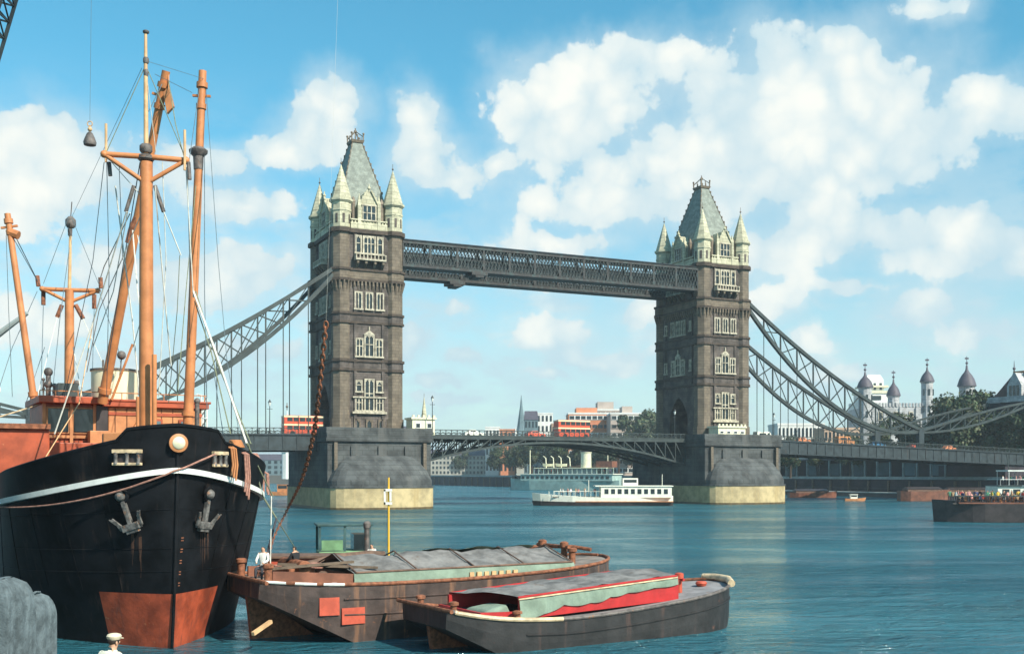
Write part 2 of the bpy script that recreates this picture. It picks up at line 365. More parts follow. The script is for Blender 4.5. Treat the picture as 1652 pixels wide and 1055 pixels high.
class MB:
    """collects geometry (in the thing's own coordinates) for ONE mesh object"""
    def __init__(s):
        s.v = []; s.f = []; s.mi = []; s.cur = 0; s.sm = []
        s.smooth = False
    def slot(s, i): s.cur = i; return s
    def add(s, vs_, fs):
        o = len(s.v)
        s.v += [Vector(p) for p in vs_]
        for f in fs:
            s.f.append(tuple(i + o for i in f)); s.mi.append(s.cur); s.sm.append(s.smooth)
        return s
    def box(s, x0, x1, y0, y1, z0, z1):
        return s.add([(x0,y0,z0),(x1,y0,z0),(x1,y1,z0),(x0,y1,z0),(x0,y0,z1),(x1,y0,z1),(x1,y1,z1),(x0,y1,z1)],
              [(0,3,2,1),(4,5,6,7),(0,1,5,4),(1,2,6,5),(2,3,7,6),(3,0,4,7)])
    def quad(s, a, b, c, d): return s.add([a,b,c,d], [(0,1,2,3)])
    def hexa(s, bot, top):
        n = len(bot)
        fs = [tuple(reversed(range(n))), tuple(range(n, 2*n))]
        fs += [(i, (i+1) % n, n + (i+1) % n, n + i) for i in range(n)]
        return s.add(list(bot) + list(top), fs)
    def prism(s, poly, z0, z1): return s.hexa([(x,y,z0) for x,y in poly], [(x,y,z1) for x,y in poly])
    def beam(s, p, q, w, h=None, up=(0,0,1), w2=None, h2=None):
        p, q = Vector(p), Vector(q); h = h or w; w2 = w2 or w; h2 = h2 or h
        d = (q - p)
        if d.length < 1e-6: return s
        d.normalize()
        u = Vector(up)
        if abs(d.dot(u)) > 0.97: u = Vector((0,1,0))
        a = d.cross(u).normalized(); b = a.cross(d).normalized()
        def ring(c, w, h): return [c - a*w/2 - b*h/2, c + a*w/2 - b*h/2, c + a*w/2 + b*h/2, c - a*w/2 + b*h/2]
        return s.add(ring(p,w,h) + ring(q,w2,h2), [(0,3,2,1),(4,5,6,7),(0,1,5,4),(1,2,6,5),(2,3,7,6),(3,0,4,7)])
    def tube(s, pts, r, n=8, r2=None, cap=True):
        pts = [Vector(p) for p in pts]
        m = len(pts); o = len(s.v); rings = []
        prev = None
        for i, p in enumerate(pts):
            d = (pts[min(i+1, m-1)] - pts[max(i-1, 0)]).normalized()
            u = prev if prev is not None else (Vector((0,0,1)) if abs(d.z) < 0.9 else Vector((1,0,0)))
            a = (u - d * u.dot(d)).normalized(); prev = a
            b = d.cross(a)
            rr = r if not callable(r) else r(i/(m-1))
            if r2 is not None: rr = r + (r2 - r) * i/(m-1)
            rings.append([p + (a*math.cos(2*PI*k/n) + b*math.sin(2*PI*k/n))*rr for k in range(n)])
        vs_ = [q for rg in rings for q in rg]; fs = []
        for i in range(m-1):
            for k in range(n): fs.append((i*n+k, i*n+(k+1)%n, (i+1)*n+(k+1)%n, (i+1)*n+k))
        if cap: fs += [tuple(reversed(range(n))), tuple(range((m-1)*n, m*n))]
        sm = s.smooth; s.smooth = n > 5
        s.add(vs_, fs); s.smooth = sm
        return s
    def lathe(s, prof, c=(0,0,0), n=16, a0=0.0, smooth=True):
        """prof: (radius, z) from bottom to top"""
        vs_ = []; fs = []; m = len(prof)
        for r, z in prof:
            for k in range(n): vs_.append((c[0] + r*math.cos(a0+2*PI*k/n), c[1] + r*math.sin(a0+2*PI*k/n), c[2]+z))
        for i in range(m-1):
            for k in range(n): fs.append((i*n+k, i*n+(k+1)%n, (i+1)*n+(k+1)%n, (i+1)*n+k))
        if prof[0][0] > 1e-3: fs.append(tuple(reversed(range(n))))
        if prof[-1][0] > 1e-3: fs.append(tuple(range((m-1)*n, m*n)))
        sm = s.smooth; s.smooth = smooth
        s.add(vs_, fs); s.smooth = sm
        return s
    def ball(s, c, r, n=10, sx=1, sy=1, sz=1):
        prof = [(max(1e-4, math.sin(PI*i/8)) , -math.cos(PI*i/8)) for i in range(9)]
        o = len(s.v); s.lathe([(a, z) for a, z in prof], (0,0,0), n)
        for i in range(o, len(s.v)):
            v = s.v[i]; s.v[i] = Vector((c[0]+v.x*r*sx, c[1]+v.y*r*sy, c[2]+v.z*r*sz))
        return s
    def xform(s, fn, start=0):
        for i in range(start, len(s.v)): s.v[i] = Vector(fn(s.v[i]))
        return s
    def build(s, name, m, parent=None, loc=None, rz=0.0, bevel=0.0, world=False):
        me = bpy.data.meshes.new(name)
        vs_ = s.v
        if world and parent is not None:
            inv = frame(parent).inverted()
            vs_ = [inv @ v for v in vs_]
        elif world and loc is not None:
            inv = (Matrix.Translation(Vector(loc)) @ Matrix.Rotation(rz, 4, 'Z')).inverted()
            vs_ = [inv @ v for v in vs_]
        me.from_pydata([tuple(v) for v in vs_], [], s.f)
        for mm in (m if isinstance(m, (list, tuple)) else [m]): me.materials.append(mm)
        me.polygons.foreach_set('material_index', s.mi)
        me.polygons.foreach_set('use_smooth', s.sm)
        me.update()
        if any(s.sm): me.set_sharp_from_angle(angle=R(42))
        o = bpy.data.objects.new(name, me)
        COL.objects.link(o)
        if parent is not None: o.parent = parent
        if loc is not None: o.location = loc; o.rotation_euler = (0, 0, rz)
        if bevel:
            b = o.modifiers.new('bevel', 'BEVEL'); b.width = bevel; b.segments = 2; b.limit_method = 'ANGLE'
        return o

def frame(o):
    m = Matrix.Translation(o.location) @ Matrix.Rotation(o.rotation_euler[2], 4, 'Z')
    return frame(o.parent) @ m if o.parent else m
def tag(o, label=None, cat=None, group=None, kind=None):
    if label: o['label'] = label
    if cat: o['category'] = cat
    if group: o['group'] = group
    if kind: o['kind'] = kind
    return o
def thing(name, label, cat, loc=(0,0,0), rz=0.0, group=None):
    o = bpy.data.objects.new(name, None)
    COL.objects.link(o)
    o.location = loc; o.rotation_euler = (0, 0, rz); o.empty_display_size = 0.5
    return tag(o, label, cat, group)
def copy_tree(o, parent=None):
    c = o.copy(); COL.objects.link(c); c.parent = parent
    for ch in list(o.children): copy_tree(ch, c)
    return c
def P(px, py, Y):
    """point of the place seen at photograph pixel (px, py) at distance Y"""
    return Vector(((px - 826) / FPX * Y, Y, EYE + (764 - py) / FPX * Y))
def PG(px, Y, z=0.0): return Vector(((px - 826) / FPX * Y, Y, z))

# bridge frame: t along the bridge, v across it (away from the viewer), z up
BA = math.atan2(0.422, 0.907)
BO = Vector((-33.3, 206.6, 0))
BU = Vector((math.cos(BA), math.sin(BA), 0)); BV = Vector((-math.sin(BA), math.cos(BA), 0))
def B(t, v, z=0.0): return BO + BU*t + BV*v + Vector((0, 0, z))

# ------------------------------------------------------------------ setting: water, banks
mb = MB(); mb.quad((-3000,-500,0),(3000,-500,0),(3000,4000,0),(-3000,4000,0))
tag(mb.build('river_water', M_water), kind='structure')
mb = MB()
E0 = B(172, -260); E1 = B(172, 0); E2 = B(172, 470); E3 = Vector((-120, 735, 0)); E4 = Vector((-420, 760, 0)); S1 = B(-80, -160)
north = [E0, E1, E2, E3, E4, Vector((-3000, 1200, 0)), Vector((-3000, 4000, 0)), Vector((3000, 4000, 0)), Vector((3000, -300, 0))]
mb.add([(p.x, p.y, 5.5) for p in north] + [(p.x, p.y, -2) for p in north], [tuple(range(9))[::-1], (0,1,10,9), (1,2,11,10), (2,3,12,11), (3,4,13,12)])
tag(mb.build('north_bank_ground', M_ground), kind='structure')

# ------------------------------------------------------------------ bridge piers
W, D, PZ = 13.8, 19.0, 13.9
def pier(t0, label):
    loc = B(t0 + W/2, 0, 0)
    o = thing('bridge_pier', label, 'bridge pier', loc, BA, 'river piers of the bridge')
    hw = 10.05
    m = MB(); m.box(-hw, hw, -6.2, 23.5, -2, 12.4)
    m.build('pier_body', M_granite, o, bevel=0.15)
    for sy, y0 in ((-1, -6.2), (1, 23.5)):
        m = MB()
        # pointed cutwater with rounded shoulders and hipped cap
        n = 14; bot = []; mid = []; top = []
        for i in range(n+1):
            a = PI*i/n
            x = -math.cos(a)*hw*0.985; yy = math.sin(a)**0.8 * 5.0
            bot.append((x, y0 + sy*yy, -2)); mid.append((x, y0 + sy*yy, 5.2)); 
        vs_ = bot + mid; k = n+1; fs = [(i, i+1, k+i+1, k+i) for i in range(n)]
        base = len(vs_)
        for j in range(1, 5):
            f = j/4
            for i in range(n+1):
                a = PI*i/n
                x = -math.cos(a)*hw*0.985*(1 - 0.55*f**1.3); yy = math.sin(a)**0.8*5.0*(1-f) + 0.02
                z = 5.2 + 4.8*math.sin(f*PI/2)
                vs_.append((x, y0 + sy*yy, z))
            for i in range(n):
                p0 = (k if j == 1 else base + (j-2)*k); p1 = base + (j-1)*k
                fs.append((p0+i, p0+i+1, p1+i+1, p1+i))
        m.smooth = False; m.add(vs_, fs)
        m.build('cutwater', M_granite, o)
    def ringpoly(e):
        pts = []
        for i in range(15):
            a = PI*i/14; pts.append((-math.cos(a)*(hw+e), -6.2 - math.sin(a)**0.8*(5.0+e)))
        for i in range(15):
            a = PI*i/14; pts.append((math.cos(a)*(hw+e), 23.5 + math.sin(a)**0.8*(5.0+e)))
        return pts
    MB().prism(ringpoly(0.09), 0.35, 3.9).build('tide_band', M_tide, o)
    MB().prism(ringpoly(0.11), -1.5, 0.38).build('waterline_weed', M_wet, o)
    MB().prism(ringpoly(0.2), 3.9, 4.25).build('string_course', M_granite, o)
    m = MB(); m.box(-hw-0.35, hw+0.35, -6.7, 24.0, 12.4, 13.1); m.box(-hw-0.15, hw+0.15, -6.5, 23.8, 13.1, PZ)
    m.build('coping', M_granite, o, bevel=0.08)
    for (ya, yb, yw) in ((-6.4, 0.6, -6.4), (16.4, 23.7, 23.3)):     # U-shaped parapets of the pier platform
        m = MB(); m.box(-hw-0.2, hw+0.2, yw, yw+0.4, PZ, 15.0)
        for sx in (-1, 1): m.box(sx*hw - 0.2, sx*hw + 0.2, ya if ya > 0 else ya+0.4, yb if ya < 0 else yb-0.4, PZ, 15.0)
        m.build('parapet', M_granite, o, bevel=0.05)
    for x in (-5.2, 0, 5.2):
        m = MB(); m.box(x-0.45, x+0.45, -6.55, -6.15, 8.6 + (1.2 if x == 0 else 0), 11.6)
        m.build('pier_pilaster', M_granite, o)
    # fenders with lamps on the near face
    for sx in (-1, 1): MB().box(sx*8.6-0.3, sx*8.6+0.3, -6.9, -6.25, 5, 12.2).build('pilaster_strip', M_turret, o)
    return o
pier(0, 'left granite river pier with tan tide band, rusty chain hanging before it')
pier(82.3, 'right granite river pier with tan tide band, white cruiser moored at its left')

# ------------------------------------------------------------------ bridge towers
def face_fn(which):
    if which == 0: return lambda u, z, d: Vector((W/2 + u, 0.6 - d, z))           # river face to the viewer
    if which == 1: return lambda u, z, d: Vector((0.6 - d, D/2 - u, z))           # face along the road, left
    if which == 2: return lambda u, z, d: Vector((W - 0.6 + d, D/2 + u, z))       # right
    return lambda u, z, d: Vector((W/2 - u, D - 0.6 + d, z))
def fbox(m, F, u0, u1, z0, z1, d0, d1):
    m.hexa([F(u0,z0,d0), F(u1,z0,d0), F(u1,z1,d0), F(u0,z1,d0)], [F(u0,z0,d1), F(u1,z0,d1), F(u1,z1,d1), F(u0,z1,d1)])
def window(root, F, u, z0, w, h, lights=2, transom=True, gable=False, mt=None, stile=0.24, head=True):
    """stone-framed gothic window, glass as its own piece"""
    m = MB(); s = stile
    fbox(m, F, u-w/2, u-w/2+s, z0, z0+h, 0.0, 0.28); fbox(m, F, u+w/2-s, u+w/2, z0, z0+h, 0.0, 0.28)
    fbox(m, F, u-w/2-0.15, u+w/2+0.15, z0-0.32, z0, 0.0, 0.42)
    fbox(m, F, u-w/2+s, u+w/2-s, z0+h-s, z0+h, 0.0, 0.26)
    lw = (w - 2*s) / lights
    for i in range(1, lights):
        x = u - w/2 + s + lw*i
        fbox(m, F, x-0.1, x+0.1, z0, z0+h-s, 0.0, 0.22)
    if transom: fbox(m, F, u-w/2+s, u+w/2-s, z0+h*0.52, z0+h*0.52+0.16, 0.0, 0.2)
    if head:
        for i in range(lights):     # pointed heads of the lights
            x0 = u - w/2 + s + lw*i; x1 = x0 + lw; xm = (x0+x1)/2; zt = z0+h-s; zb = zt - min(0.55, lw*0.6)
            for (a, b) in ((x0, xm), (x1, xm)):
                m.hexa([F(a,zb,0.02), F(a,zt,0.02), F(b,zt,0.02)], [F(a,zb,0.21), F(a,zt,0.21), F(b,zt,0.21)])
    if gable:
        m.hexa([F(u-w/2-0.1,z0+h,0.0), F(u+w/2+0.1,z0+h,0.0), F(u,z0+h+w*0.42,0.0)], [F(u-w/2-0.1,z0+h,0.3), F(u+w/2+0.1,z0+h,0.3), F(u,z0+h+w*0.42,0.3)])
        fbox(m, F, u-0.12, u+0.12, z0+h+w*0.42, z0+h+w*0.42+0.7, 0.05, 0.28)
    o = m.build('window', mt or M_trim, root)
    g = MB(); fbox(g, F, u-w/2+s*0.5, u+w/2-s*0.5, z0-0.05, z0+h-s*0.5, -0.05, 0.06)
    g.build('window_glass', M_glass, o)
    return o

def octa(r): return [(r*math.cos(PI/8 + k*PI/4), r*math.sin(PI/8 + k*PI/4)) for k in range(8)]
def tower(label):
    root = thing('bridge_tower', label, 'bridge tower', B(0, 0, PZ), BA, 'gothic towers of the bridge')
    zb = PZ
    def Z(m): return m.xform(lambda v: v - Vector((0, 0, zb)))
    orig_build = MB.build
    # --- shaft with the road arch
    m = MB()
    x0, x1, y0, y1 = 0.6, W-0.6, 0.6, D-0.6
    aw = 3.6; cy = D/2
    m.box(x0, x1, y0, cy-aw, zb, 25.5); m.box(x0, x1, cy+aw, y1, zb, 25.5)
    n = 10
    for i in range(n):
        ya = cy - aw + 2*aw*i/n; yb = cy - aw + 2*aw*(i+1)/n
        fa = 1-abs(2*i/n-1)**1.6; fb = 1-abs(2*(i+1)/n-1)**1.6
        za = 19.5 + 4.2*fa; zc = 19.5 + 4.2*fb
        m.hexa([(x0,ya,za),(x1,ya,za),(x1,yb,zc),(x0,yb,zc)], [(x0,ya,25.5),(x1,ya,25.5),(x1,yb,25.5),(x0,yb,25.5)])
    m.box(x0, x1, y0, y1, 25.5, 52.4)
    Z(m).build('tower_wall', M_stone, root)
    # --- buttress strips either side of the window bays
    m = MB()
    for wf in range(4):
        F = face_fn(wf); half = (W if wf in (0, 3) else D)/2
        for u in ((-half+4.15, half-4.15)):
            for (a, b) in ((26.0, 35.0), (37.0, 42.0), (45.4, 52.2)):
                fbox(m, F, u-0.28, u+0.28, a, b, 0.0, 0.22)
            if wf in (0, 3): fbox(m, F, u-0.28, u+0.28, zb, 26.0, 0.0, 0.26)
    Z(m).build('buttress_strip', M_stone, root)
    # --- turrets
    for (cx, cyy) in ((1.75, 1.75), (W-1.75, 1.75), (1.75, D-1.75), (W-1.75, D-1.75)):
        m = MB(); r = 1.88
        m.prism([(cx+a, cyy+b) for a, b in octa(r)], zb, 52.4)
        m.prism([(cx+a, cyy+b) for a, b in octa(r*1.12)], zb, 17.0)
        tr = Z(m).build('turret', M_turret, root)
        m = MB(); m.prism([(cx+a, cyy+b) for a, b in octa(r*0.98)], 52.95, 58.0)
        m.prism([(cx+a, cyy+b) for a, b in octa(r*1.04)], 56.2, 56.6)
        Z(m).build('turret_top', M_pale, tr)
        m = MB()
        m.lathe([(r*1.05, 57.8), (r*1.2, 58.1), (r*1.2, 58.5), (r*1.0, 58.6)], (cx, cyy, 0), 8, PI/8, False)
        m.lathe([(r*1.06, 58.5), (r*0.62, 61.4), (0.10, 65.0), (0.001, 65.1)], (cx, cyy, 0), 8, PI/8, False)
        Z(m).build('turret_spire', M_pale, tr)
        m = MB(); m.tube([(cx, cyy, 64.8), (cx, cyy, 66.4)], 0.05, 5); m.ball((cx, cyy, 65.4), 0.2, 8)
        Z(m).build('spire_finial', M_finial, tr)
        for k in range(8):
            a = k*PI/4; m = MB()
            if True:
                bx = cx + math.cos(a)*r*0.925; by = cyy + math.sin(a)*r*0.925
                for (za, zc) in ((53.9, 55.6),):
                    d = Vector((math.cos(a), math.sin(a), 0)); s_ = Vector((-d.y, d.x, 0))
                    c0 = Vector((bx, by, 0))
                    m.hexa([c0 - s_*0.22 + Vector((0,0,za)), c0 + s_*0.22 + Vector((0,0,za)), c0 + s_*0.22 + Vector((0,0,zc)), c0 - s_*0.22 + Vector((0,0,zc))],
                           [c0 - s_*0.22 + d*0.03 + Vector((0,0,za)), c0 + s_*0.22 + d*0.03 + Vector((0,0,za)), c0 + s_*0.22 + d*0.03 + Vector((0,0,zc)), c0 - s_*0.22 + d*0.03 + Vector((0,0,zc))])
            Z(m).build('turret_slit', M_stone, tr)
    # --- string courses, wrapping wall and turrets
    for (za, zc, e, mm, nm) in ((26.0, 26.5, 0.34, M_band, 'string_course'), (26.5, 27.75, 0.14, M_stone, 'stone_frieze'), (27.75, 28.2, 0.38, M_band, 'string_course'),
                        (35.0, 35.4, 0.32, M_band, 'string_course'), (35.4, 36.7, 0.14, M_stone, 'stone_frieze'), (36.7, 37.1, 0.36, M_band, 'string_course'),
                        (43.0, 43.45, 0.50, M_band, 'string_course'), (43.45, 45.0, 0.30, M_turret, 'stone_frieze'), (45.0, 45.4, 0.55, M_band, 'string_course'),
                        (52.2, 52.95, 0.5, M_band, 'cornice')):
        m = MB()
        m.box(x0-e+0.08, x1+e-0.08, y0-e+0.08, y1+e-0.08, za, zc)
        for (cx, cyy) in ((1.75, 1.75), (W-1.75, 1.75), (1.75, D-1.75), (W-1.75, D-1.75)):
            m.prism([(cx+a, cyy+b) for a, b in octa(1.88+e)], za-0.02, zc+0.02)
        Z(m).build(nm, mm, root)
    # --- corbel table under the upper stage
    m = MB()
    for wf in range(4):
        F = face_fn(wf); half = (W if wf in (0, 3) else D)/2 - 3.9
        k = int(half*2/0.75)
        for i in range(k+1):
            u = -half + 2*half*i/k
            m.hexa([F(u-0.16,41.3,0.0), F(u+0.16,41.3,0.0), F(u+0.16,43,0.0), F(u-0.16,43,0.0)],
                   [F(u-0.16,42.2,0.45), F(u+0.16,42.2,0.45), F(u+0.16,43,0.5), F(u-0.16,43,0.5)])
    for (cx, cyy) in ((1.75, 1.75), (W-1.75, 1.75), (1.75, D-1.75), (W-1.75, D-1.75)):
        for k in range(16):
            a = 2*PI*k/16; d = Vector((math.cos(a), math.sin(a), 0)); s_ = Vector((-d.y, d.x, 0)); c0 = Vector((cx, cyy, 0))
            m.hexa([c0+d*1.78-s_*0.14+Vector((0,0,40.9)), c0+d*1.78+s_*0.14+Vector((0,0,40.9)), c0+d*1.78+s_*0.14+Vector((0,0,43)), c0+d*1.78-s_*0.14+Vector((0,0,43))],
                   [c0+d*1.85-s_*0.14+Vector((0,0,41.2)), c0+d*1.85+s_*0.14+Vector((0,0,41.2)), c0+d*2.35+s_*0.14+Vector((0,0,43)), c0+d*2.35-s_*0.14+Vector((0,0,43))])
    Z(m).build('corbel_table', M_turret, root)
    # --- windows
    def zwin(wf, u, z0, w, h, **k):
        F0 = face_fn(wf); F = lambda a, z, d: F0(a, z - zb, d)
        return window(root, F, u, z0, w, h, **k)
    for wf in range(4):
        near = wf in (0, 3)
        # top stage: canted oriel with balcony
        F0 = face_fn(wf); F = lambda a, z, d: F0(a, z - zb, d)
        zwin(wf, 0, 48.5, 2.6, 3.3, lights=3, stile=0.3)
        zwin(wf, -2.15, 48.5, 1.3, 3.3, lights=1, stile=0.26); zwin(wf, 2.15, 48.5, 1.3, 3.3, lights=1, stile=0.26)
        m = MB(); fbox(m, F, -3.0, 3.0, 46.9, 47.2, 0.2, 1.5)
        fbox(m, F, -3.0, 3.0, 47.95, 48.1, 1.3, 1.5)
        for i in range(9):
            u = -2.9 + 5.8*i/8; fbox(m, F, u-0.1, u+0.1, 47.2, 47.95, 1.32, 1.48)
        for sx in (-1, 1): fbox(m, F, sx*2.95-0.07, sx*2.95+0.07, 47.2, 48.1, 0.2, 1.3)
        m.build('balcony', M_trim, root)
        for u in (-2.5, -0.9, 0.9, 2.5):
            m = MB(); m.hexa([F(u-0.2,45.4,0.2), F(u+0.2,45.4,0.2), F(u+0.2,46.9,0.2), F(u-0.2,46.9,0.2)], [F(u-0.2,46.3,1.2), F(u+0.2,46.3,1.2), F(u+0.2,46.9,1.3), F(u-0.2,46.9,1.3)])
            m.build('balcony_bracket', M_turret, root)
        # third stage: three tall two-light windows
        for u in (-2.15, 0, 2.15): zwin(wf, u, 37.9, 1.55, 3.2, lights=2, transom=False)
        # second stage: stepped group under a central gablet
        zwin(wf, 0, 28.9, 2.0, 4.1, lights=2, gable=True)
        zwin(wf, -1.95, 28.9, 1.55, 3.4, lights=2); zwin(wf, 1.95, 28.9, 1.55, 3.4, lights=2)
        if near:
            # lowest stage: tall bay with ledges
            zwin(wf, 0, 18.6, 2.0, 6.0, lights=2, gable=False)
            for sx in (-1, 1):
                zwin(wf, sx*2.05, 22.2, 1.35, 2.1, lights=1); zwin(wf, sx*2.05, 18.6, 1.5, 2.6, lights=2)
            m = MB(); fbox(m, F, -3.3, 3.3, 20.9, 21.15, 0, 0.5); fbox(m, F, -3.4, 3.4, 17.9, 18.3, 0, 0.6)
            m.build('window_ledge', M_trim, root)
            for u in (-2.4, 0, 2.4): zwin(wf, u, 14.9, 1.3, 2.0, lights=1, transom=False, mt=M_turret)
        else:
            for u in (-5.0, 5.0):
                zwin(wf, u, 38.5, 0.9, 2.2, lights=1); zwin(wf, u, 29.6, 0.9, 2.4, lights=1)
    # --- attic: pierced parapet, gabled dormers
    m = MB()
    for wf in range(4):
        F0 = face_fn(wf); F = lambda a, z, d: F0(a, z - zb, d)
        half = (W if wf in (0, 3) else D)/2 - 3.3
        fbox(m, F, -half, half, 52.95, 54.2, -0.35, 0.2)
        fbox(m, F, -half, half, 54.6, 54.85, -0.3, 0.25)
        k = int(half*2/0.6)
        for i in range(k):
            u = -half + 0.3 + 0.6*i; fbox(m, F, u-0.13, u+0.13, 54.2, 54.6, -0.25, 0.1)
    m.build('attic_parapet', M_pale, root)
    for wf in range(4):
        F0 = face_fn(wf); F = lambda a, z, d: F0(a, z - zb, d)
        m = MB(); hw = 1.95 if wf in (0, 3) else 2.3
        m.hexa([F(-hw,52.95,-0.0), F(hw,52.95,-0.0), F(hw,57.6,0), F(0.5,60.3,0), (F(-0.5,60.3,0)), F(-hw,57.6,0)],
               [F(-hw,52.95,-3.6), F(hw,52.95,-3.6), F(hw,57.6,-3.6), F(0.5,60.3,-3.6), F(-0.5,60.3,-3.6), F(-hw,57.6,-3.6)])
        for sx in (-1, 1):   # coped gable edge, crockets and pinnacles
            a = F(sx*(hw+0.1), 57.5, 0.12); b = F(sx*0.4, 60.5, 0.12)
            m.beam(a, b, 0.35, 0.3)
            for f in (0.2, 0.45, 0.7): m.ball(a.lerp(b, f) + Vector((0, 0, 0.28)), 0.2, 6)
            fbox(m, F, sx*hw-0.3, sx*hw+0.3, 52.95, 58.0, -0.3, 0.3)
            m.hexa([F(sx*hw-0.3,58.0,-0.3), F(sx*hw+0.3,58.0,-0.3), F(sx*hw+0.3,58.0,0.3), F(sx*hw-0.3,58.0,0.3)],
                   [F(sx*hw-0.04,59.7,-0.04), F(sx*hw+0.04,59.7,-0.04), F(sx*hw+0.04,59.7,0.04), F(sx*hw-0.04,59.7,0.04)])
        m.ball(F(0, 60.9, 0), 0.34, 8); m.beam(F(0,60.3,0), F(0,61.7,0), 0.18)
        dm = m.build('dormer', M_pale, root)
        g = MB()
        for i in range(3):
            u = -0.84 + 0.84*i
            fbox(g, F, u-0.31, u+0.31, 54.9, 57.4, 0.02, 0.06)
        g.build('dormer_glass', M_glass, dm)
        g = MB()
        for i in range(4):
            u = -1.26 + 0.84*i; fbox(g, F, u-0.09, u+0.09, 54.7, 57.7, 0.02, 0.2)
        fbox(g, F, -1.4, 1.4, 56.1, 56.25, 0.02, 0.16); fbox(g, F, -1.5, 1.5, 57.5, 57.75, 0.02, 0.24); fbox(g, F, -1.5, 1.5, 54.6, 54.8, 0.02, 0.3)
        g.build('dormer_mullion', M_trim, dm)
        # chimney-like side pinnacles in dark iron
        for sx in (-1, 1):
            u = sx*(hw+0.85); m = MB()
            fbox(m, F, u-0.28, u+0.28, 54.8, 58.3, -1.3, -0.7)
            m.hexa([F(u-0.36,58.3,-1.36), F(u+0.36,58.3,-1.36), F(u+0.36,58.3,-0.64), F(u-0.36,58.3,-0.64)], [F(u-0.1,59.3,-1.1), F(u+0.1,59.3,-1.1), F(u+0.1,59.3,-0.9), F(u-0.1,59.3,-0.9)])
            m.build('dormer_pinnacle', M_finial, dm)
    # --- roof
    cxr, cyr = W/2, D/2
    def rr(hx, hy, z): return [(cxr-hx, cyr-hy, z), (cxr+hx, cyr-hy, z), (cxr+hx, cyr+hy, z), (cxr-hx, cyr+hy, z)]
    m = MB(); m.hexa(rr(5.6, 7.3, 53.0), rr(3.9, 5.0, 61.0)); Z(m)
    rf = m.build('roof', M_slate, root)
    m = MB(); m.hexa(rr(3.9, 5.0, 61.0), rr(0.95, 1.3, 71.8)); Z(m).build('roof_spire', M_slate, rf)
    m = MB()
    m.hexa(rr(1.2, 1.55, 71.7), rr(1.35, 1.7, 72.2))
    for (a, b) in ((-1, -1), (1, -1), (1, 1), (-1, 1)):
        m.beam((cxr+a*1.15, cyr+b*1.45, 72.2), (cxr+a*1.2, cyr+b*1.5, 73.4), 0.22); m.ball((cxr+a*1.2, cyr+b*1.5, 73.5), 0.24, 6)
        m.beam((cxr+a*1.1, cyr+b*1.4, 73.0), (cxr, cyr, 74.3), 0.16)
    for (a, b) in ((0, -1), (1, 0), (0, 1), (-1, 0)): m.beam((cxr+a*1.2, cyr+b*1.5, 72.2), (cxr+a*1.2, cyr+b*1.5, 73.3), 0.14)
    m.tube([(cxr, cyr, 72.0), (cxr, cyr, 74.9)], 0.12, 6); m.ball((cxr, cyr, 74.2), 0.34, 8)
    Z(m).build('roof_crown', M_finial, rf)
    for (a, b) in ((-1, -1), (1, -1), (1, 1), (-1, 1)):
        m = MB(); m.beam((cxr+a*3.9, cyr+b*5.0, 61), (cxr+a*0.95, cyr+b*1.3, 71.8), 0.14)
        for i in range(9):
            f = i/9; hx = 3.9 + (0.95-3.9)*f; hy = 5.0 + (1.3-5.0)*f
            m.box(cxr+a*hx-0.12, cxr+a*hx+0.12, cyr+b*hy-0.12, cyr+b*hy+0.12, 61+10.8*f, 61.5+10.8*f)
        Z(m).build('roof_crocket', M_finial, rf)
    return root
tw1 = tower('left gothic bridge tower with pale turrets, chains rising to its shaded left side')
tw2 = copy_tree(tw1)
tw2.location = B(82.3, 0, PZ)
tag(tw2, 'right gothic bridge tower with pale turrets, cream cabin at its foot')

# ------------------------------------------------------------------ high-level walkways
def walkway(v0, v1, label):
    o = thing('high_walkway', label, 'walkway', B(W, v0, 46.7), BA, 'high level walkways')
    L = 82.3 - W; d = v1 - v0
    m = MB()
    m.box(0, L, 0, d, 0, 0.55); m.box(0, L, -0.12, d+0.12, 4.5, 5.1)
    m.build('chord_girder', M_walk, o)
    m = MB(); m.hexa([(0,-0.3,5.1),(L,-0.3,5.1),(L,d+0.3,5.1),(0,d+0.3,5.1)], [(0,0.6,5.5),(L,0.6,5.5),(L,d-0.6,5.5),(0,d-0.6,5.5)])
    m.build('walkway_roof', M_walk, o)
    for (y, nm) in ((0.08, 'lattice'), (d-0.08, 'lattice')):
        m = MB()
        n = 46; st = L/n
        for i in range(n):
            for (za, zc) in ((0.55, 4.5),):
                for a, b in ((0, 1), (1, 0)):
                    m.beam((i*st + a*st, y, za), (i*st + b*st, y, zc), 0.08, 0.27, up=(0,1,0))
                if True:
                    zm = (za+zc)/2
                    m.beam((i*st, y+0.01, zm), ((i+0.5)*st, y+0.01, zc), 0.06, 0.2, up=(0,1,0)); m.beam(((i+0.5)*st, y+0.01, za), ((i+1)*st, y+0.01, zm), 0.06, 0.2, up=(0,1,0)); m.beam(((i+0.5)*st, y+0.01, zc), ((i+1)*st, y+0.01, zm), 0.06, 0.2, up=(0,1,0)); m.beam((i*st, y+0.01, zm), ((i+0.5)*st, y+0.01, za), 0.06, 0.2, up=(0,1,0))
        m.build(nm, M_lattice, o)
        for i in range(0, 13):
            x = L*i/12; MB().box(max(0, x-0.22), min(L, x+0.22), y-0.14, y+0.14, 0.55, 4.5).build('walkway_post', M_walk, o)
    # glazed inner screens: panels behind the lattice
    m = MB()
    m.box(0, L, 0.5, 0.6, 0.55, 1.7); m.box(0, L, 0.5, 0.6, 3.9, 4.5)
    m.build('inner_rail', M_steel, o)
    # hoist boxes hung at the joint of cantilever and hung span
    m = MB(); m.box(14.5, 18.0, -0.1, d+0.1, -0.6, 0.0); m.box(15.3, 17.2, -0.05, d+0.05, -1.0, -0.6)
    m.build('joint_housing', M_walk, o, bevel=0.05)
    return o
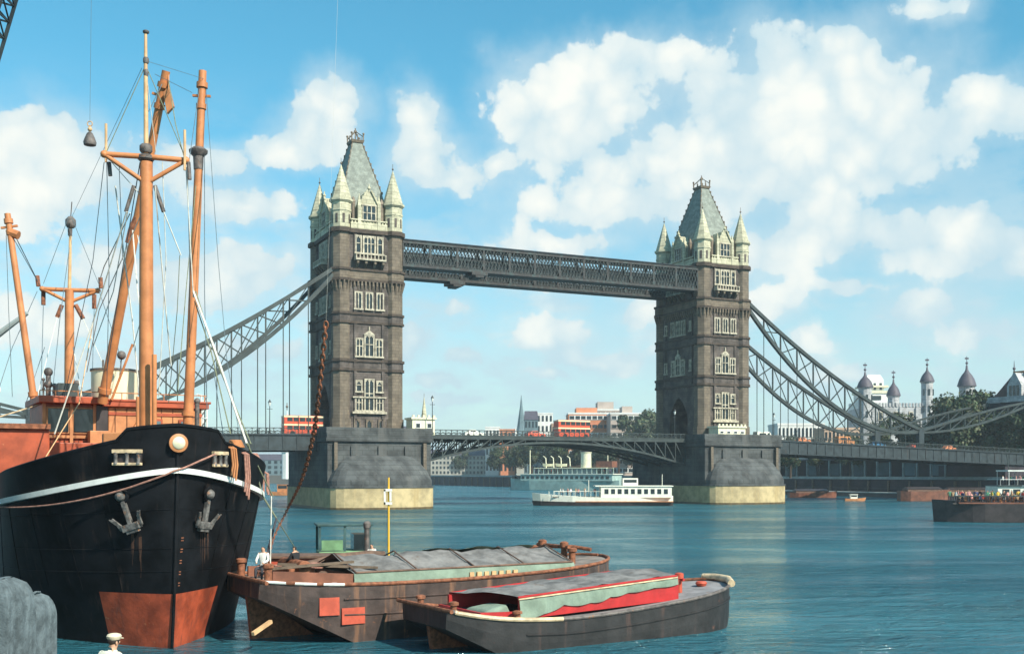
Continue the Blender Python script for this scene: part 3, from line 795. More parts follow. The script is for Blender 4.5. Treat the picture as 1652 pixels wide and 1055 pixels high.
walkway(0.9, 4.3, 'dark lattice walkway high between the towers, on the viewer side')
walkway(12.7, 16.1, 'dark lattice walkway high between the towers, half hidden behind its twin')

# ------------------------------------------------------------------ suspension chains
def zdeck(t):
    if t < 0: return 14.0 + (t)*0.012
    if t > 98: return 14.3 - (t - 98)*0.030
    return 14.2
def chain(side, v, label, short=True):
    t0, sg = (95.6, 1) if side > 0 else (0.0, -1)
    o = thing('suspension_chain', label, 'suspension chain', B(t0, v, zdeck(t0)), BA, 'suspension chains of the bridge')
    zo = zdeck(t0)
    top = lambda q: 45.2 - 38*q + 10*q*q
    bot = lambda q: 44.0 - 61*q + 33.8*q*q
    N = 11; LL = 52.0
    def pts(f, o_=0): return [Vector((sg*LL*i/22, 0, f(i/22) - zo)) for i in range(23)]
    m = MB(); p = pts(top)
    for a, b in zip(p, p[1:]): m.beam(a, b, 0.8, 0.72)
    for q in p: m.beam(q + Vector((0,-0.36,0)), q + Vector((0,0.36,0)), 0.5)
    m.build('top_chord', M_chain, o)
    m = MB(); p = pts(bot)
    for a, b in zip(p, p[1:]): m.beam(a, b, 0.8, 0.72)
    m.build('bottom_chord', M_chain, o)
    m = MB()
    for i in range(1, N):
        q = i/N; x = sg*LL*q
        m.beam((x, 0, top(q)-zo), (x, 0, bot(q)-zo), 0.26, 0.3)
        q0 = (i-1)/N
        if i > 1: m.beam((sg*LL*q0, 0.05, bot(q0)-zo), (x, 0.05, top(q)-zo), 0.22, 0.24); m.beam((sg*LL*q0, -0.05, top(q0)-zo), (x, -0.05, bot(q)-zo), 0.16, 0.18)
    m.build('web_bracing', M_chain, o)
    for i in range(1, N):
        q = i/N; x = sg*LL*q; t = t0 + x; zz = bot(q) - zo; zd_ = zdeck(t) - zo - 0.4
        if zz - zd_ > 1.0:
            h = MB(); h.tube([(x, 0, zz), (x, 0, zd_)], 0.095, 6); h.box(x-0.16, x+0.16, -0.16, 0.16, zd_, zd_+1.3); h.box(x-0.2, x+0.2, -0.25, 0.25, zz-0.4, zz)
            h.build('hanger', M_chain, o)
    if short:
        S = 40.0; zT = 25.5
        m = MB(); prev = None; prevb = None
        for i in range(9):
            q = i/8; x = sg*(LL + S*q)
            a = Vector((x, 0, 16.9 + (zT-16.9)*q**1.1 + 0.9*math.sin(PI*q) - zo)); b = Vector((x, 0, 16.6 + (zT-16.9)*q**1.3 - 1.0*math.sin(PI*q) - zo))
            if prev is not None: m.beam(prev, a, 0.6, 0.5); m.beam(prevb, b, 0.6, 0.5); m.beam(prevb, a, 0.2, 0.22)
            m.beam(a, b, 0.22, 0.26); prev, prevb = a, b
        m.build('short_link', M_chain, o)
    m = MB(); m.box(sg*LL-0.8, sg*LL+0.8, -0.6, 0.6, zdeck(t0+sg*LL)-zo-0.5, 17.4-zo); m.build('pin_saddle', M_steel, o)
    return o
chain(1, 1.1, 'suspension chain curving down right of the right tower, upper and nearer of the pair')
chain(1, 15.9, 'suspension chain emerging lower from behind the right tower, farther of the pair')
chain(-1, 1.1, 'suspension chain rising across the left tower shaded face from behind the ship')
chain(-1, 15.9, 'suspension chain meeting the far edge of the left tower shaded face')

# ------------------------------------------------------------------ road decks
def side_span(ta, tb, label):
    o = thing('road_deck', label, 'bridge deck', B(ta, 0, zdeck(ta)), BA)
    zo = zdeck(ta); L = tb - ta
    za, zb_ = 0.0, zdeck(tb) - zo
    def slab(m, y0, y1, h0, h1, x0=0, x1=None):
        x1 = L if x1 is None else x1
        a = za + (zb_-za)*x0/L; b = za + (zb_-za)*x1/L
        m.hexa([(x0,y0,a+h0),(x1,y0,b+h0),(x1,y1,b+h0),(x0,y1,a+h0)], [(x0,y0,a+h1),(x1,y0,b+h1),(x1,y1,b+h1),(x0,y1,a+h1)])
    m = MB(); slab(m, 0.6, 16.4, -0.9, -0.35); m.build('deck_slab', M_steel, o)
    m = MB(); slab(m, 3.4, 13.6, -0.346, -0.30); m.build('carriageway', M_asphalt, o)
    m = MB(); slab(m, 0.8, 3.4, -0.346, -0.18); slab(m, 13.6, 16.2, -0.346, -0.18); m.build('pavement', M_coping, o)
    for y in (0.35, 16.65):
        m = MB(); slab(m, y-0.15, y+0.15, -2.9, 0.0); slab(m, y-0.35, y+0.35, -3.1, -2.9); slab(m, y-0.4, y+0.4, -0.25, 0.02)
        for i in range(int(L/2.6)+1):
            x = min(L-0.1, i*2.6); a = (zb_-za)*x/L; m.box(x, x+0.14, y-0.27, y+0.27, a-2.88, a-0.27)
        m.build('edge_girder', M_steel, o)
        m = MB(); slab(m, y-0.08, y+0.08, 1.0, 1.14); slab(m, y-0.06, y+0.06, 0.12, 0.2)
        n = int(L/1.3)
        for i in range(n):
            x = L*i/n; x2 = L*(i+1)/n; a = (zb_-za)*x/L
            m.box(x-0.06, x+0.06, y-0.07, y+0.07, a+0.02, a+1.1)
            m.beam((x, y, a+0.16), (x2, y, a+1.05), 0.05); m.beam((x2, y, a+0.16), (x, y, a+1.05), 0.05)
        m.build('lattice_parapet', M_chain, o)
    m = MB()
    for i in range(int(L/5.2)+1):
        x = min(L-0.4, i*5.2); a = (zb_-za)*x/L; m.box(x, x+0.3, 0.5, 16.5, a-2.4, a-0.9)
    m.build('cross_girder', M_steel, o)
    return o
side_span(-80, -3.45, 'left approach deck with steel parapet and a red bus near the tower')
side_span(98.95+0.1, 189, 'right approach deck with dark girder and cars, sloping down to the gatehouse')

def bascule():
    t0, t1 = 16.75, 78.85
    o = thing('bascule_span', 'closed lifting road span arching between the two river piers', 'bridge span', B(t0, 0, 13.9), BA)
    L = t1 - t0; zo = 13.9
    low = lambda x: 13.0 - 4.5*((x - L/2)/(L/2))**2 - zo
    m = MB(); m.box(0, L, 0.9, 16.1, -0.35, 0.05); m.build('deck_slab', M_steel, o)
    MB().box(0, L, 3.4, 13.6, 0.054, 0.1).build('carriageway', M_asphalt, o)
    m = MB(); m.box(0, L, 1.1, 3.4, 0.054, 0.22); m.box(0, L, 13.6, 15.9, 0.054, 0.22); m.build('pavement', M_coping, o)
    for y in (0.75, 6.0, 11.0, 16.25):
        n = 24; m = MB(); prev = None
        m.box(0, L, y-0.16, y+0.16, -0.55, 0.1)
        for i in range(n+1):
            x = L*i/n; a = Vector((x, y, low(x)-0.1))
            if prev is not None:
                m.beam(prev, a, 0.34, 0.42)
                xm = x if x < L/2 else prev.x; xo = prev.x if x < L/2 else x
                if abs(xo - L/2) > L*0.14: m.beam((xo, y, low(xo)), (xm, y, -0.5), 0.16, 0.22)
            if abs(x - L/2) > L*0.06: m.beam((x, y, low(x)), (x, y, -0.5), 0.16, 0.22)
            prev = a
        m.build('arched_girder', M_steel if y > 1 else M_chain, o)
    m = MB()
    for i in range(0, 25, 2):
        x = L*i/24; m.box(x-0.1, x+0.1, 0.9, 16.1, -0.9, -0.36)
    m.build('cross_girder', M_steel, o)
    for y in (0.75, 16.25):
        m = MB(); m.box(0, L, y-0.08, y+0.08, 1.15, 1.3); m.box(0, L, y-0.2, y+0.2, 0.1, 0.3)
        n = 52
        for i in range(n):
            x = L*i/n; x2 = L*(i+1)/n
            m.box(x-0.06, x+0.06, y-0.07, y+0.07, 0.3, 1.15); m.beam((x, y, 0.32), (x2, y, 1.15), 0.05); m.beam((x2, y, 0.32), (x, y, 1.15), 0.05)
        m.build('lattice_parapet', M_chain, o)
bascule()

# ------------------------------------------------------------------ abutment gatehouse on the right bank
def gatehouse():
    o = thing('gatehouse_tower', 'dark gatehouse with steep brown roof and pale gabled window, right end of the bridge', 'gatehouse', B(189, 0.5, 5.5), BA)
    zo = 5.5
    w, d = 17.0, 17.0
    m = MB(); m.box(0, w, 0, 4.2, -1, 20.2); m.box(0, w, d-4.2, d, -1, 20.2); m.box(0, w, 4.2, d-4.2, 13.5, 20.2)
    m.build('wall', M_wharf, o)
    m = MB(); m.box(-0.3, w+0.3, -0.3, d+0.3, 20.2, 20.9); m.box(-0.1, w+0.1, -0.1, 0.3, 20.9, 21.8); m.box(-0.1, 0.3, 0.3, d+0.1, 20.9, 21.8)
    m.build('parapet', M_ragst, o)
    m = MB(); m.hexa([(0.6,0.6,21),(w-0.6,0.6,21),(w-0.6,d-0.6,21),(0.6,d-0.6,21)], [(3.6,5.6,28.3),(w-3.6,5.6,28.3),(w-3.6,d-5.6,28.3),(3.6,d-5.6,28.3)])
    rf = m.build('roof', M_redroof, o)
    MB().box(3.4, w-3.4, 5.4, d-5.4, 28.3, 28.7).build('roof_ridge', M_orange if False else M_tan, rf)
    m = MB()
    for (x, y) in ((3.6, 5.6), (w-3.6, 5.6), (3.6, d-5.6), (w-3.6, d-5.6)): m.tube([(x, y, 28.4), (x, y, 31.6)], 0.22, 6, r2=0.05); m.ball((x, y, 29.5), 0.4, 8)
    m.build('roof_finial', M_lead, rf)
    for (cx, cy, ax) in ((w*0.5, 0.4, 0), (0.4, d*0.5, 1)):
        m = MB(); hw = 2.3
        def F(u, z, q, ax=ax, cx=cx, cy=cy): return Vector((cx+u, cy+q, z)) if ax == 0 else Vector((cx+q, cy-u, z))
        m.hexa([F(-hw,21,-0.2), F(hw,21,-0.2), F(hw,24.6,-0.2), F(0.3,28.0,-0.2), F(-0.3,28.0,-0.2), F(-hw,24.6,-0.2)],
               [F(-hw,21,4.0), F(hw,21,4.0), F(hw,24.6,4.0), F(0.3,28.0,4.0), F(-0.3,28.0,4.0), F(-hw,24.6,4.0)])
        dm = m.build('dormer', M_ragst, o)
        g = MB()
        for i in range(3):
            u = -1.2 + 1.2*i; g.hexa([F(u-0.4,21.9,-0.28), F(u+0.4,21.9,-0.28), F(u+0.4,24.6,-0.28), F(u-0.4,24.6,-0.28)], [F(u-0.4,21.9,-0.2), F(u+0.4,21.9,-0.2), F(u+0.4,24.6,-0.2), F(u-0.4,24.6,-0.2)])
        g.build('dormer_glass', M_glass, dm)
    for x in (3.0, 7.0, 11.0, 14.5):
        f = MB(); f.box(x-0.7, x+0.7, -0.16, 0.0, 14.2, 17.4); f.build('window', M_ragst, o)
        f = MB(); f.box(x-0.5, x+0.5, -0.2, -0.16, 14.4, 17.2); f.build('window_glass', M_glass, o.children[-1])
gatehouse()

# ------------------------------------------------------------------ tower cabins, lamps and vehicles on the bridge
def cabin(t, v, w, d, h, label):
    o = thing('toll_cabin', label, 'cabin', B(t, v, PZ), BA, 'stone cabins at the tower feet')
    m = MB(); m.box(0, w, 0, d, 0, h); cb = m.build('cabin_wall', M_cream, o, bevel=0.05)
    m = MB(); m.box(-0.25, w+0.25, -0.25, d+0.25, h, h+0.35)
    for i in range(int(w/1.0)+1): m.box(i*(w-0.4)/int(w/1.0), i*(w-0.4)/int(w/1.0)+0.4, -0.2, 0.1, h+0.35, h+0.8)
    m.build('cabin_parapet', M_cream, o)
    n = max(2, int(w/1.7))
    for i in range(n):
        x = w*(i+0.5)/n; f = MB(); f.box(x-0.5, x+0.5, -0.08, 0, 1.3, h-0.7); f.build('window', M_white, o)
        g = MB(); g.box(x-0.38, x+0.38, -0.12, -0.08, 1.42, h-0.82); g.build('window_glass', M_glass, o.children[-1])
    return o
cabin(14.2, -3.4, 4.6, 3.5, 3.0, 'cream cabin with crenellated roof right of the left tower foot')
cabin(83.9, -4.4, 7.2, 3.6, 2.6, 'cream cabin standing before the right tower foot')

def lamp_post(loc, label, h=6.0):
    o = thing('lamp_post', label, 'lamp post', loc, BA, 'lamp posts along the bridge')
    m = MB(); m.lathe([(0.28,0),(0.28,0.4),(0.14,0.6),(0.09,1.6),(0.07,h-0.7)], n=8); m.box(-0.5, 0.5, -0.04, 0.04, h-1.3, h-1.22); m.build('pole', M_steel, o)
    m = MB(); m.lathe([(0.12,h-0.7),(0.28,h-0.1),(0.30,h-0.05)], n=6, smooth=False); m.build('lantern', M_white, o)
    m = MB(); m.lathe([(0.34,h-0.05),(0.2,h+0.2),(0.03,h+0.5),(0.001,h+0.52)], n=6, smooth=False); m.build('lantern_cap', M_steel, o)
    return o
lamp_post(B(-12, 0.9, zdeck(-12)-0.2), 'street lamp on the left approach, between bus and hanging chains')
lamp_post(B(17.6, -5.2, PZ), 'dark lamp post right of the cream cabin by the left tower', 7.0)
lamp_post(B(76.5, 1.3, 14.1), 'lamp post on the lifting span just left of the right tower')
lamp_post(B(103, 0.9, zdeck(103)-0.2), 'lamp post on the right approach beside the right tower')
# slim stone pinnacle beyond the cabin
o = thing('stone_pinnacle', 'white pinnacle spire rising behind the left tower cabin', 'pinnacle', B(18.6, 2.0, PZ - 0.0), BA)
m = MB(); m.lathe([(0.75,-0.02),(0.75,2.0),(0.6,2.1),(0.55,3.4),(0.7,3.5),(0.6,3.7),(0.05,7.6),(0.001,7.7)], n=8, smooth=False); m.build('pinnacle_shaft', M_pale, o)
m = MB(); m.tube([(0,0,7.5),(0,0,8.4)], 0.04, 5); m.build('pinnacle_finial', M_finial, o)

def bus(loc, rz, label, deck2=True, group='red double deck buses'):
    o = thing('double_deck_bus', label, 'bus', loc, rz, group)
    L, w, H = 7.6, 2.3, 3.9
    m = MB(); m.box(0, L, 0, w, 0.35, H-0.25); m.hexa([(0.05,0.05,H-0.25),(L-0.05,0.05,H-0.25),(L-0.05,w-0.05,H-0.25),(0.05,w-0.05,H-0.25)], [(0.5,0.35,H),(L-0.4,0.35,H),(L-0.4,w-0.35,H),(0.5,w-0.35,H)])
    m.build('body', M_bus, o, bevel=0.08)
    for z, nm in ((1.95, 'band'), (3.5, 'band')):
        m = MB(); m.box(-0.03, L+0.03, -0.03, w+0.03, z, z+0.3); m.build('cream_band', M_busc, o)
    for z in (1.2, 2.75):
        for i in range(6):
            x = 0.6 + i*1.2; m = MB(); m.box(x, x+1.0, -0.02, w+0.02, z, z+0.7); m.build('window', M_glass, o)
    for x in (1.6, 6.6):
        for y in (-0.02, w-0.26):
            m = MB(); m.lathe([(0.48,0),(0.48,0.28)], n=14); m.xform(lambda p, x=x, y=y: Vector((x+p.x, y+p.z, 0.48+p.y))); m.build('wheel', M_tyre, o)
    for y in (0.3, w-0.55):
        m = MB(); m.box(L, L+0.06, y, y+0.25, 0.8, 1.05); m.build('headlight', M_white, o)
    return o
bus(B(-8.6, 2.0+2, zdeck(-6)-0.3), BA, 'red double deck bus crossing left of the left tower')
bus(B(49.5, 4.3, 14.0), BA, 'red double deck bus on the lifting span, before the office blocks')

def car(loc, rz, mt, label, van=False, group='cars on the bridge road'):
    o = thing('van' if van else 'car', label, 'van' if van else 'car', loc, rz, group)
    L, w = (5.0, 1.9) if van else (4.2, 1.65)
    m = MB()
    if van:
        m.hexa([(0,0,0.35),(L,0,0.35),(L,w,0.35),(0,w,0.35)], [(0,0.05,1.2),(L-0.1,0.05,1.2),(L-0.1,w-0.05,1.2),(0,w-0.05,1.2)])
        m.hexa([(0,0.05,1.2),(L-0.8,0.05,1.2),(L-0.8,w-0.05,1.2),(0,w-0.05,1.2)], [(0.1,0.12,2.25),(L-1.4,0.12,2.25),(L-1.4,w-0.12,2.25),(0.1,w-0.12,2.25)])
    else:
        m.hexa([(0,0,0.3),(L,0,0.3),(L,w,0.3),(0,w,0.3)], [(0.08,0.04,0.88),(L-0.1,0.04,0.82),(L-0.1,w-0.04,0.82),(0.08,w-0.04,0.88)])
        m.hexa([(0.7,0.06,0.87),(3.05,0.06,0.84),(3.05,w-0.06,0.84),(0.7,w-0.06,0.87)], [(1.15,0.22,1.42),(2.5,0.22,1.42),(2.5,w-0.22,1.42),(1.15,w-0.22,1.42)])
    m.build('body', mt, o, bevel=0.05)
    m = MB()
    if van: m.box(2.9, 3.5, 0.03, w-0.03, 1.35, 1.95); m.box(0.6, 2.5, 0.04, w-0.04, 1.4, 1.9)
    else: m.box(1.25, 1.75, 0.1, w-0.1, 0.95, 1.3); m.box(1.85, 2.4, 0.1, w-0.1, 0.95, 1.3)
    m.build('window', M_glass, o)
    for x in (0.75, L-0.85):
        for y in (-0.03, w-0.2):
            m = MB(); m.lathe([(0.32,0),(0.32,0.23)], n=12); m.xform(lambda p, x=x, y=y: Vector((x+p.x, y+p.z, 0.32+p.y))); m.build('wheel', M_tyre, o)
    for y in (0.2, w-0.4):
        m = MB(); m.box(L-0.04, L+0.03, y, y+0.2, 0.6, 0.78); m.build('headlight', M_white, o)
    return o
for (t, v, mm, lb, vn) in ((147.0, 3.6, M_bus, 'bright red car on the right approach, at the foot of the chains', False), (158.5, 3.6, M_orange, 'orange car on the right approach, closest to the gatehouse', False),
    (100.5, 3.6, M_boatw, 'white van just right of the right tower', True), (124.5, 3.8, M_tan, 'tan van under the far chain on the right approach', True), (135.0, 3.6, M_blue, 'blue car below where the chains reach the deck', False),
    (112.0, 3.7, M_orange, 'small orange car nearest the white van', False), (118.0, 8.0, M_boath, 'black car behind the tan van on the right approach', False), (28.0, 3.7, M_boatw, 'white car on the left part of the lifting span', False), (42.0, 3.7, M_bus, 'red car on the lifting span left of the bus', False)):
    car(B(t, v, (zdeck(t) - 0.3) if t > 98 else 14.0), BA, mm, lb, vn)

# ------------------------------------------------------------------ trees
def crown_mesh(seed, r, h, n, leaf):
    q = random.Random(seed); lobes = []
    for i in range(13):
        a = q.uniform(0, 2*PI); rr_ = r*q.uniform(0.15, 0.72); z = h*q.uniform(0.25, 0.85)
        lobes.append((Vector((rr_*math.cos(a), rr_*math.sin(a), z)), r*q.uniform(0.28, 0.5)))
    m = MB()
    for i in range(n):
        c, lr = q.choice(lobes)
        d = Vector((q.gauss(0,1), q.gauss(0,1), q.gauss(0,1))).normalized()
        p = c + d*lr*q.uniform(0.55, 1.05)
        u = Vector((q.gauss(0,1), q.gauss(0,1), q.gauss(0,1))).normalized(); w_ = u.cross(d)
        if w_.length < 0.1: continue
        w_.normalize(); s_ = leaf*q.uniform(0.5, 1.2)
        m.slot(0 if q.random() < 0.6 else 1)
        m.quad(p-u*s_, p+w_*s_*0.7, p+u*s_, p-w_*s_*0.7)
    return m
def trunk_mesh(seed, h, r):
    q = random.Random(seed); m = MB()
    m.tube([(0,0,-0.3),(q.uniform(-.2,.2),0,h*0.3),(q.uniform(-.4,.4),q.uniform(-.4,.4),h*0.7)], r, 8, r2=r*0.45)
    for i in range(6):
        a = q.uniform(0, 2*PI); m.tube([(0,0,h*0.35+i*0.05*h),(math.cos(a)*h*0.16,math.sin(a)*h*0.16,h*0.55+i*0.05*h),(math.cos(a)*h*0.28,math.sin(a)*h*0.28,h*(0.68+0.04*i))], r*0.42, 5, r2=r*0.08)
    return m
PROTO = []
def tree(i, loc, s, label, group='trees on the north bank'):
    if i >= len(PROTO) or PROTO[i] is None:
        while len(PROTO) <= i: PROTO.append(None)
        o = thing('bank_tree', label, 'tree', loc, 0, group)
        crown_mesh(40+i, 5.4, 11, 5200, 0.34).xform(lambda v: v + Vector((0,0,2.2))).build('crown', [M_leafA, M_leafB], o)
        trunk_mesh(60+i, 10, 0.42).build('trunk', M_bark, o)
        PROTO[i] = o
    else:
        o = copy_tree(PROTO[i]); o.location = loc; tag(o, label, 'tree', group)
    o.rotation_euler = (0, 0, rnd.uniform(0, 6)); o.scale = (s, s, s*rnd.uniform(0.9, 1.1))
    return o
G = 5.5
TR = [ (1275, 322, 0.95, 'bank tree in front of the white block, just right of the right tower'), (1240, 360, 0.9, 'bank tree seen between right tower and white block'), (1320, 345, 0.9, 'bank tree behind the lower chain, left of the tan van'), (1372, 330, 1.0, 'bank tree behind where the lower chain flattens'),
 (1455, 330, 1.45, 'bank tree left of the tall castle turret foot'), (1500, 322, 1.6, 'bank tree right of the chain low point'), (1535, 318, 1.8, 'bank tree below the round castle turret, left of the gatehouse'), (1572, 312, 2.0, 'tall bank tree touching the gatehouse left side'),
 (1420, 345, 1.2, 'bank tree before the pale stepped tower'), (1478, 350, 1.5, 'bank tree between the two middle castle turrets'), (1555, 345, 1.95, 'bank tree beyond, between round turret and gatehouse'),
 (742, 735, 1.35, 'far tree left of the church spire, the largest'), (775, 742, 1.15, 'far tree nearest the church spire on its left'), (720, 742, 1.0, 'far tree behind the white pinnacle'), (1025, 560, 2.6, 'tree before the office block, beside the right tower'),
 (1045, 545, 2.4, 'tree tight against the right tower edge'), (806, 600, 1.35, 'bank tree under the lifting span, left end of the dark row'), (832, 575, 1.4, 'bank tree under the lifting span behind the steamer bow'), (858, 560, 1.45, 'bank tree behind the front steamer mast'), (884, 545, 1.4, 'bank tree behind the steamer davits'),
 (912, 530, 1.45, 'bank tree behind the steamer funnel'), (940, 515, 1.4, 'bank tree right of the steamer funnel'), (968, 500, 1.35, 'bank tree behind the steamer stern'), (998, 485, 1.35, 'bank tree above the white cruiser foredeck'), (1026, 470, 1.3, 'bank tree above the white cruiser wheelhouse'), (1056, 455, 1.25, 'bank tree under the right end of the lifting span, against the pier'),
 (1085, 440, 1.25, 'bank tree half hidden by the right pier'),
 (1548, 305, 1.7, 'bank tree just beyond the deck, left of the gatehouse roof'), (1580, 308, 1.75, 'bank tree beyond the deck end, closest to the gatehouse'), (1612, 300, 1.5, 'bank tree before the gatehouse shaded wall'), (1640, 297, 1.5, 'bank tree below the gatehouse dormer at the right edge')]
for k, (px, Y, s, lb) in enumerate(TR): tree(k % 4, PG(px, Y, G), s, lb)

# ------------------------------------------------------------------ buildings
def block(px0, px1, pytop, Y, depth, mt, label, floors=0, bays=0, ribbon=False, roof=None, rz=0.0, name='office_building', cat='building', parapet=True, group=None, plant=None):
    a = PG(px0, Y); b = PG(px1, Y); w = b.x - a.x; H = EYE + (764-pytop)/FPX*Y - G
    o = thing(name, label, cat, (a.x, Y, G), rz, group)
    m = MB(); m.box(0, w, 0, depth, -1, H); m.build('wall', mt, o)
    if roof:
        m = MB()
        if roof == 'gable': m.hexa([(0-0.3,-0.3,H),(w+0.3,-0.3,H),(w+0.3,depth,H),(-0.3,depth,H)], [(0.2,depth/2-0.1,H+depth*0.3),(w-0.2,depth/2-0.1,H+depth*0.3),(w-0.2,depth/2+0.1,H+depth*0.3),(0.2,depth/2+0.1,H+depth*0.3)]); m.build('roof', M_lead, o)
    elif parapet:
        m = MB(); m.box(-0.2, w+0.2, -0.2, depth+0.2, H, H+0.8); m.build('parapet', M_wbuild if ribbon else mt, o)
    if plant:
        m = MB(); m.box(w*plant[0], w*plant[1], depth*0.2, depth*0.8, H+0.8, H+0.8+plant[2]); m.build('plant_room', mt, o)
    if floors:
        fh = H/floors
        if ribbon:
            for i in range(floors):
                z = fh*i + fh*0.35
                f = MB(); f.box(0.5, w-0.5, -0.25, 0, z, z+fh*0.5); f.build('window_band', M_wbuild if i % 2 == 0 else mt, o)
                g = MB()
                n = max(4, int(w/3))
                for j in range(n): g.box(0.7+(w-1.4)*j/n, 0.7+(w-1.4)*(j+0.82)/n, -0.3, -0.25, z+0.25, z+fh*0.5-0.25)
                g.build('window_glass', M_glass, f and o.children[-1])
        else:
            wm = MB(); ww = w/bays*0.5; wh = fh*0.55; wm.box(-ww/2, ww/2, -0.15, 0, 0, wh)
            proto = None
            for i in range(floors):
                for j in range(bays):
                    if proto is None: proto = wm.build('window', M_glass, o); c = proto
                    else: c = proto.copy(); COL.objects.link(c)
                    c.location = (w*(j+0.5)/bays, 0, fh*(i+0.3))
    return o
block(917, 985, 668, 600, 26, M_office3, 'orange fronted office block with white bands, left of the city office group', 7, 0, True, plant=(0.2, 0.7, 3.0))
block(960, 1012, 662, 640, 26, M_office2, 'grey pink office block with roof plant, behind the orange fronted one', 8, 0, True, plant=(0.1, 0.6, 4.5))
block(985, 1052, 668, 575, 24, M_office2, 'long pale banded office block touching the right tower', 7, 0, True, plant=(0.3, 0.55, 3.6))
block(866, 892, 668, 640, 20, M_wbuild, 'tall white building right of the church spire', 6, 4)
block(890, 916, 685, 610, 20, M_office, 'low tan building between the white building and office blocks', 4, 4)
block(846, 868, 677, 620, 18, M_teal, 'blue grey building directly right of the church spire', 5, 4, roof='gable')
block(783, 806, 690, 720, 16, M_wbuild, 'small white building left of the church spire', 3, 4)
block(806, 838, 694, 700, 16, M_office3, 'low orange brick building left of the church spire', 3, 5)
block(1255, 1330, 686, 420, 16, M_wbuild, 'long white block behind the trees right of the right tower', 3, 12)
block(1330, 1392, 693, 400, 14, M_office, 'low tan block behind the lower chain', 3, 10)
block(690, 786, 735, 733, 14, M_far, 'pale riverside warehouse seen under the left end of the lifting span', 4, 16, roof='gable', name='warehouse')
block(400, 520, 742, 755, 14, M_teal, 'distant dark warehouse seen under the left approach deck', 3, 12, roof='gable', name='warehouse')
block(470, 690, 700, 780, 20, M_office, 'long distant building behind the left tower', 4, 20, roof='gable', name='warehouse')
block(600, 700, 742, 745, 10, M_far, 'second pale warehouse behind the left pier', 3, 14, roof='gable', name='warehouse')

# wharf shed behind the right approach
def wharf():
    p = B(176, 20, G); L = 118
    o = thing('wharf_shed', 'long dark open fronted wharf shed under the right approach deck', 'wharf shed', p, BA + PI/2)
    # local x along the bank, local -y... river side is +y
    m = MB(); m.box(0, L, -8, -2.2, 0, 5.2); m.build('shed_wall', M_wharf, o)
    m = MB(); m.box(-0.5, L+0.5, -9, 0.6, 5.2, 5.7); m.build('shed_roof', M_lead, o)
    m = MB()
    for i in range(24): x = L*i/23; MB().box(x-0.25, x+0.25, -0.2, 0.3, 0, 5.2).build('shed_column', M_coping, o)
    for i in range(11):
        x = 5 + i*10.4; m = MB(); m.box(x-2.2, x+2.2, -2.2, -2.1, 0.5, 4.2); m.build('shed_door', M_teal, o)
wharf()
o = thing('river_wall', 'dark stone river wall with pale coping on the north bank', 'river wall', B(172, -20, 0), BA + PI/2)
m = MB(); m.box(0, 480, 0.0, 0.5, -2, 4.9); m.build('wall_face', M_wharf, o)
m = MB(); m.box(-0.1, 480, -0.5, 0.8, 4.9, 5.7); m.build('coping', M_coping, o)
m = MB()
for i in range(60): m.box(i*8, i*8+0.6, 0.5, 0.95, -1, 4.6)
m.build('fender_pile', M_timber, o)
o = thing('pontoon', 'low pale pontoon moored along the wall under the right approach', 'pontoon', B(168, 10, 0), BA + PI/2)
m = MB(); m.box(0, 90, -1, 4.5, -0.4, 1.1); m.build('pontoon_hull', M_boath, o)
m = MB(); m.box(-0.2, 90.2, -1.2, 4.7, 1.1, 1.35); m.build('pontoon_deck', M_coping, o)
m = MB()
for i in range(31): m.tube([(i*3, 4.6, 1.35), (i*3, 4.6, 2.5)], 0.05, 5)
m.tube([(0, 4.6, 2.5), (90, 4.6, 2.5)], 0.05, 5); m.build('pontoon_rail', M_chain, o)

o = thing('abutment_wall', 'low dark wall closing the bank under the right end of the deck', 'wall', B(176, 0.5, G), BA)
m = MB(); m.box(0, 0.8, 0, 22, -0.5, 3.2); m.box(0.8, 12, 0, 0.8, -0.5, 3.0); m.build('wall_face', M_wharf, o)
# church with spire
o = thing('church', 'dark green church spire with small pale tower, in the city between the bridge towers', 'church', PG(841, 700, G))
m = MB(); m.box(-4, 4, -4, 4, -1, 24); m.build('church_tower', M_far, o)
m = MB(); m.lathe([(5.0,24),(3.0,30),(0.9,44),(0.1,51),(0.001,51.2)], n=8, smooth=False, a0=PI/8); m.build('spire', M_teal, o)
m = MB(); m.hexa([(-9,4,-1),(3,4,-1),(3,30,-1),(-9,30,-1)], [(-9,4,14),(3,4,14),(3,30,14),(-9,30,14)]); m.build('nave', M_far, o)
m = MB()
for sx in (-1, 1): m.lathe([(0.7,24),(0.7,26),(0.05,31)], (sx*3.6, -3.6, 0), n=6, smooth=False)
m.build('corner_pinnacle', M_wbuild, o)
# slim white steeple seen left of the left tower
o = thing('white_steeple', 'slim white tiered steeple left of the red bus at the left tower', 'steeple', PG(463, 420, G))
m = MB(); m.lathe([(2.0,-1),(2.0,9),(2.3,9.2),(1.7,9.6),(1.6,13.5),(2.0,13.8),(1.3,14.4),(1.2,17.0),(1.7,17.3),(1.6,18.4),(0.7,20.2),(0.35,20.6),(0.3,23.0),(0.05,25.6)], n=8, smooth=False); m.build('steeple_tiers', M_wbuild, o)
m = MB(); m.tube([(0,0,25.2),(0,0,28)], 0.14, 5); m.ball((0,0,26.6), 0.5, 8); m.build('vane', M_finial, o)

